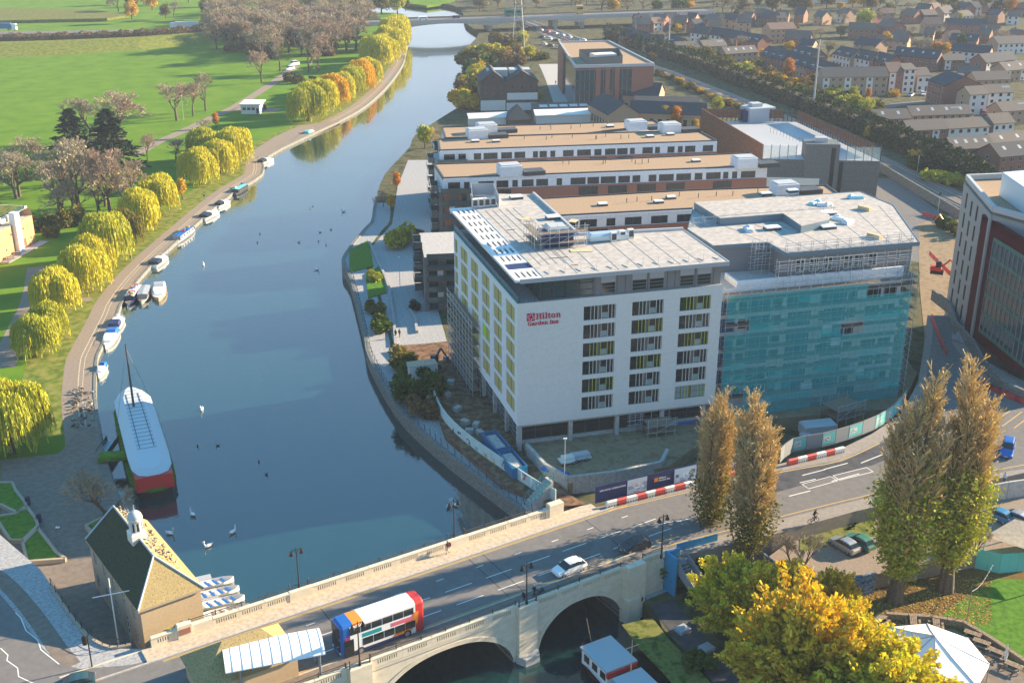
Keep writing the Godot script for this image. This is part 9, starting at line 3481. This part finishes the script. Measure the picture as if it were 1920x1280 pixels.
func make_garden() -> void:
	var b: MB
	# white marquee
	var c := at(1741, 1265, RIGHT_Y)
	var t := thing("white_marquee", "white eight sided marquee with grey seams at the bottom right", "tent", c)
	var e := []
	for k in 8:
		var a := TAU * k / 8 + .25
		e.append(V3(cos(a) * 6.0, 2.6, sin(a) * 6.0))
	for k in 8:
		b = mb()
		var top := V3(0, 5.2, 0)
		var m0: Vector3 = e[k].lerp(top, .5) - V3(0, .12, 0)
		var m1: Vector3 = e[(k + 1) % 8].lerp(top, .5) - V3(0, .12, 0)
		b.quad(e[(k + 1) % 8], e[k], m0, m1); b.tri(m1, m0, top)
		b.quad(e[k], e[(k + 1) % 8], e[(k + 1) % 8] - V3(0, .4, 0), e[k] - V3(0, .4, 0))
		part(t, "canvas_panel", b, mt("white"))
		b = mb()
		b.beam(e[k] + V3(0, .03, 0), e[k].lerp(top, .5) + V3(0, -.09, 0), .1); b.beam(e[k].lerp(top, .5) + V3(0, -.09, 0), top, .1)
		part(t, "seam", b, mt("fascia_grey"))
		b = mb()
		b.tube(V3(e[k].x, 0, e[k].z), e[k], .06, .06, 6)
		part(t, "pole", b, mt("steel"))
	# picnic tables on the patio
	var k := 0
	for s in [[1823, 1196, -.6], [1840, 1212, -.6], [1868, 1230, -.7], [1900, 1256, -.7], [1650, 1168, .7], [1712, 1172, 1.3], [1755, 1178, 1.3]]:
		t = thing("garden_table", ["wooden picnic table nearest the lawn's corner", "dark picnic table behind the marquee's right side", "wooden picnic table left of the closed parasol", "wooden picnic table right of the closed parasol", "wooden picnic table beside the golden tree", "wooden garden bench under the patio wall, left", "wooden garden bench under the patio wall, right"][k], "picnic table", at(s[0], s[1], RIGHT_Y + .05), s[2], "picnic tables on the patio")
		for j in 4:
			b = mb()
			b.block(V3(-.95, .7, -.38 + j * .2), V3(.95, .75, -.21 + j * .2))
			part(t, "top_board", b, mt("wood"))
		for z in [-.75, .75]:
			b = mb()
			b.block(V3(-.95, .42, z - .14), V3(.95, .47, z + .14))
			part(t, "bench_seat", b, mt("wood"))
		for x in [-.7, .7]:
			b = mb()
			b.beam(V3(x, 0, -.75), V3(x, .7, -.2), .09); b.beam(V3(x, 0, .75), V3(x, .7, .2), .09); b.beam(V3(x, .4, -.75), V3(x, .4, .75), .08)
			part(t, "leg_frame", b, mt("wood"))
		k += 1
	t = thing("closed_parasol", "closed white parasol standing on the patio", "parasol", at(1883, 1248, RIGHT_Y + .05))
	b = mb()
	b.tube(V3(0, .8, 0), V3(0, 1.6, 0), .16, .24, 8); b.tube(V3(0, 1.6, 0), V3(0, 3.0, 0), .24, .04, 8)
	part(t, "canopy", b, mt("offwhite"))
	b = mb()
	b.tube(Vector3.ZERO, V3(0, 3.1, 0), .04, .04, 6); b.block(V3(-.4, 0, -.4), V3(.4, .1, .4))
	part(t, "pole", b, mt("wood"))
	var line := plan([[1660, 1158], [1745, 1164], [1806, 1174], [1860, 1206], [1925, 1250]], RIGHT_Y)
	t = thing("patio_wall", "low dark edging wall between the patio and the lawn", "wall", line[0])
	wall_line(t, line, RIGHT_Y, RIGHT_Y + .75, 2.2, .5, "wood", "wall_segment")
	# painted wall and teal fence around the lot
	line = smooth(plan([[1430, 1062], [1470, 1092], [1530, 1108], [1590, 1110], [1640, 1098]], RIGHT_Y + 1), 2)
	t = thing("painted_wall", "curved wall with dark painted murals below the parking lot", "wall", line[0])
	wall_line(t, line, RIGHT_Y, 5.2, 2.0, .25, "mural_wall", "mural_panel")
	line = smooth(plan([[1268, 1038], [1300, 1030], [1345, 1018]], 6.0), 2)
	t = thing("painted_fence", "light blue painted fence above the steps beside the road", "fence", line[0])
	wall_line(t, line, 5.6, 7.4, 1.2, .1, "mural_blue", "fence_board")
	line = plan([[1830, 1052], [1875, 1062], [1925, 1058]], RIGHT_Y + 1)
	t = thing("teal_fence", "turquoise fence behind the stage canopy at the right edge", "fence", line[0])
	wall_line(t, line, RIGHT_Y, 5.0, 1.2, .1, "teal_light", "fence_board")
	t = thing("stage_canopy", "cream sail canopy at the right edge above the lawn", "canopy", at(1900, 1070, RIGHT_Y))
	b = mb()
	b.quad(V3(-3.6, 4.2, -1.5), V3(5, 3.2, 3.2), V3(8, 4.4, -1), V3(1, 5.2, -4))
	part(t, "sail", b, mt("footway"))
	for p in [[-3.5, -1.5], [5.0, 3.0], [1, -3.9]]:
		b = mb()
		b.tube(V3(p[0], 0, p[1]), V3(p[0], 4.4, p[1]), .09, .09, 6)
		part(t, "post", b, mt("lead"))
	# festoon post, wall at the right, ground hatches
	t = thing("festoon_post", "thin post carrying a string of festoon bulbs over the lawn", "post", at(1813, 1165, RIGHT_Y))
	b = mb()
	b.tube(Vector3.ZERO, V3(0, 4.2, 0), .06, .05, 6)
	part(t, "post", b, mt("wood"))
	var z := at(1862, 1060, 5.0) - t.position
	for i in 12:
		var f0 := i / 12.0
		var f1 := (i + 1) / 12.0
		b = mb()
		var p0 := V3(0, 4.2, 0).lerp(z, f0) - V3(0, sin(f0 * PI) * .8, 0)
		var p1 := V3(0, 4.2, 0).lerp(z, f1) - V3(0, sin(f1 * PI) * .8, 0)
		b.beam(p0, p1, .02)
		b.ellipsoid(p1, V3(.07, .09, .07), 6, 4)
		part(t, "festoon_string", b, mt("offwhite"))
	line = plan([[1852, 922], [1890, 915], [1960, 905]], 6.0)
	t = thing("roadside_wall", "low pale wall between road and parking lot at the right", "wall", line[0])
	wall_line(t, line, 4.4, 7.0, 2.4, .3, "concrete", "wall_panel")
	for s in [[1280, 1183, "pale square hatch cover on the ivy bank, upper"], [1325, 1218, "pale square hatch cover on the ivy bank, lower"]]:
		t = thing("hatch_cover", s[2], "hatch", at(s[0], s[1], RIGHT_Y), .6)
		b = mb()
		b.chamfer(V3(0, .25, 0), V3(1.5, .5, 1.3), .05)
		part(t, "lid", b, mt("fascia_grey"))
	# leaves that have fallen on the patio side
	b = mb()
	b.use_col = true
	var r := dice(9)
	for i in 5200:
		var p := at(r.randf_range(1560, 1860), r.randf_range(1080, 1172), RIGHT_Y + .08)
		b.col = [C(.35, .2, .05), C(.45, .32, .06), C(.22, .12, .05)][r.randi() % 3]
		b.leaf(p, rv(r) * .12 * V3(1, .2, 1), rv(r) * .12 * V3(1, .2, 1))
	var lf := single("fallen_leaves", b, leafy("fallen", C(1, 1, 1), .1), "brown fallen leaves scattered under the poplars", "leaves")
	lf.set_meta("kind", "stuff")
	# plaza furniture
	for s in [[73, 978, "dark litter bin on the plaza beside the lawn bed", "bin"], [52, 945, "dark litter bin at the far lawn bed", "bin"]]:
		t = thing("litter_bin", s[2], "bin", at(s[0], s[1], 1.9))
		b = mb()
		b.tube(Vector3.ZERO, V3(0, 1.1, 0), .36, .36, 12, true)
		var o := part(t, "body", b, mt("navy"))
		b = mb()
		b.ellipsoid(V3(0, 1.1, 0), V3(.38, .2, .38), 12, 4)
		part(o, "lid", b, mt("black"))
	t = thing("traffic_light", "traffic light on a black pole at the street corner", "traffic light", at(172, 1250, 6.4))
	b = mb()
	b.tube(Vector3.ZERO, V3(0, 4.0, 0), .08, .08, 8)
	part(t, "pole", b, mt("black"))
	b = mb()
	b.chamfer(V3(-.35, 3.4, 0), V3(.4, 1.1, .35), .06)
	part(t, "signal_head", b, mt("black"))
	for s in [[236, 488, 6.0, "white lamp post beside the drooping willow on the embankment"], [750, 540, 7.0, "slim lamp post on the quay plaza"], [1058, 905, 7.0, "slim lamp post with two heads before the hotel terrace"], [110, 1005, 1.4, "short white bollard post with a red band on the plaza"], [344, 226, 9.0, "slim white pole among the three bare park trees"]]:
		t = thing("lamp_column", s[3], "lamp post", at(s[0], s[1], LEFT_Y if s[0] < 500 else (RIGHT_Y if s[0] < 900 else 4.06)))
		b = mb()
		b.tube(Vector3.ZERO, V3(0, s[2], 0), .07, .05, 6)
		part(t, "column", b, mt("lead"))
		b = mb()
		b.chamfer(V3(0, s[2], 0), V3(.55, .16, .3), .05)
		part(t, "lantern", b, mt("white"))
	for s in [[[[692, 455], [712, 500], [722, 520], [730, 545], [738, 600], [742, 650]], "long pale bench wall zigzagging along the quay lawns"], [[[760, 572], [778, 598], [782, 625]], "short angled bench wall on the quay plaza"]]:
		line = plan(s[0], RIGHT_Y)
		t = thing("bench_wall", s[1], "bench", line[0])
		wall_line(t, line, RIGHT_Y, RIGHT_Y + .6, 3.0, .55, "paving", "bench_block")

func _ready() -> void:
	rng.seed = 20201
	make_view()
	make_materials()
	make_land()
	make_bridge()
	make_hotel()
	make_wing()
	make_flats()
	make_car_park()
	make_far_buildings()
	make_offices_right()
	make_left_buildings()
	make_houses_and_trees()
	make_site()
	make_traffic()
	make_boats()
	make_garden()
	make_people()
	make_birds()

func make_houses_and_trees() -> void:
	make_trees()
	make_houses()
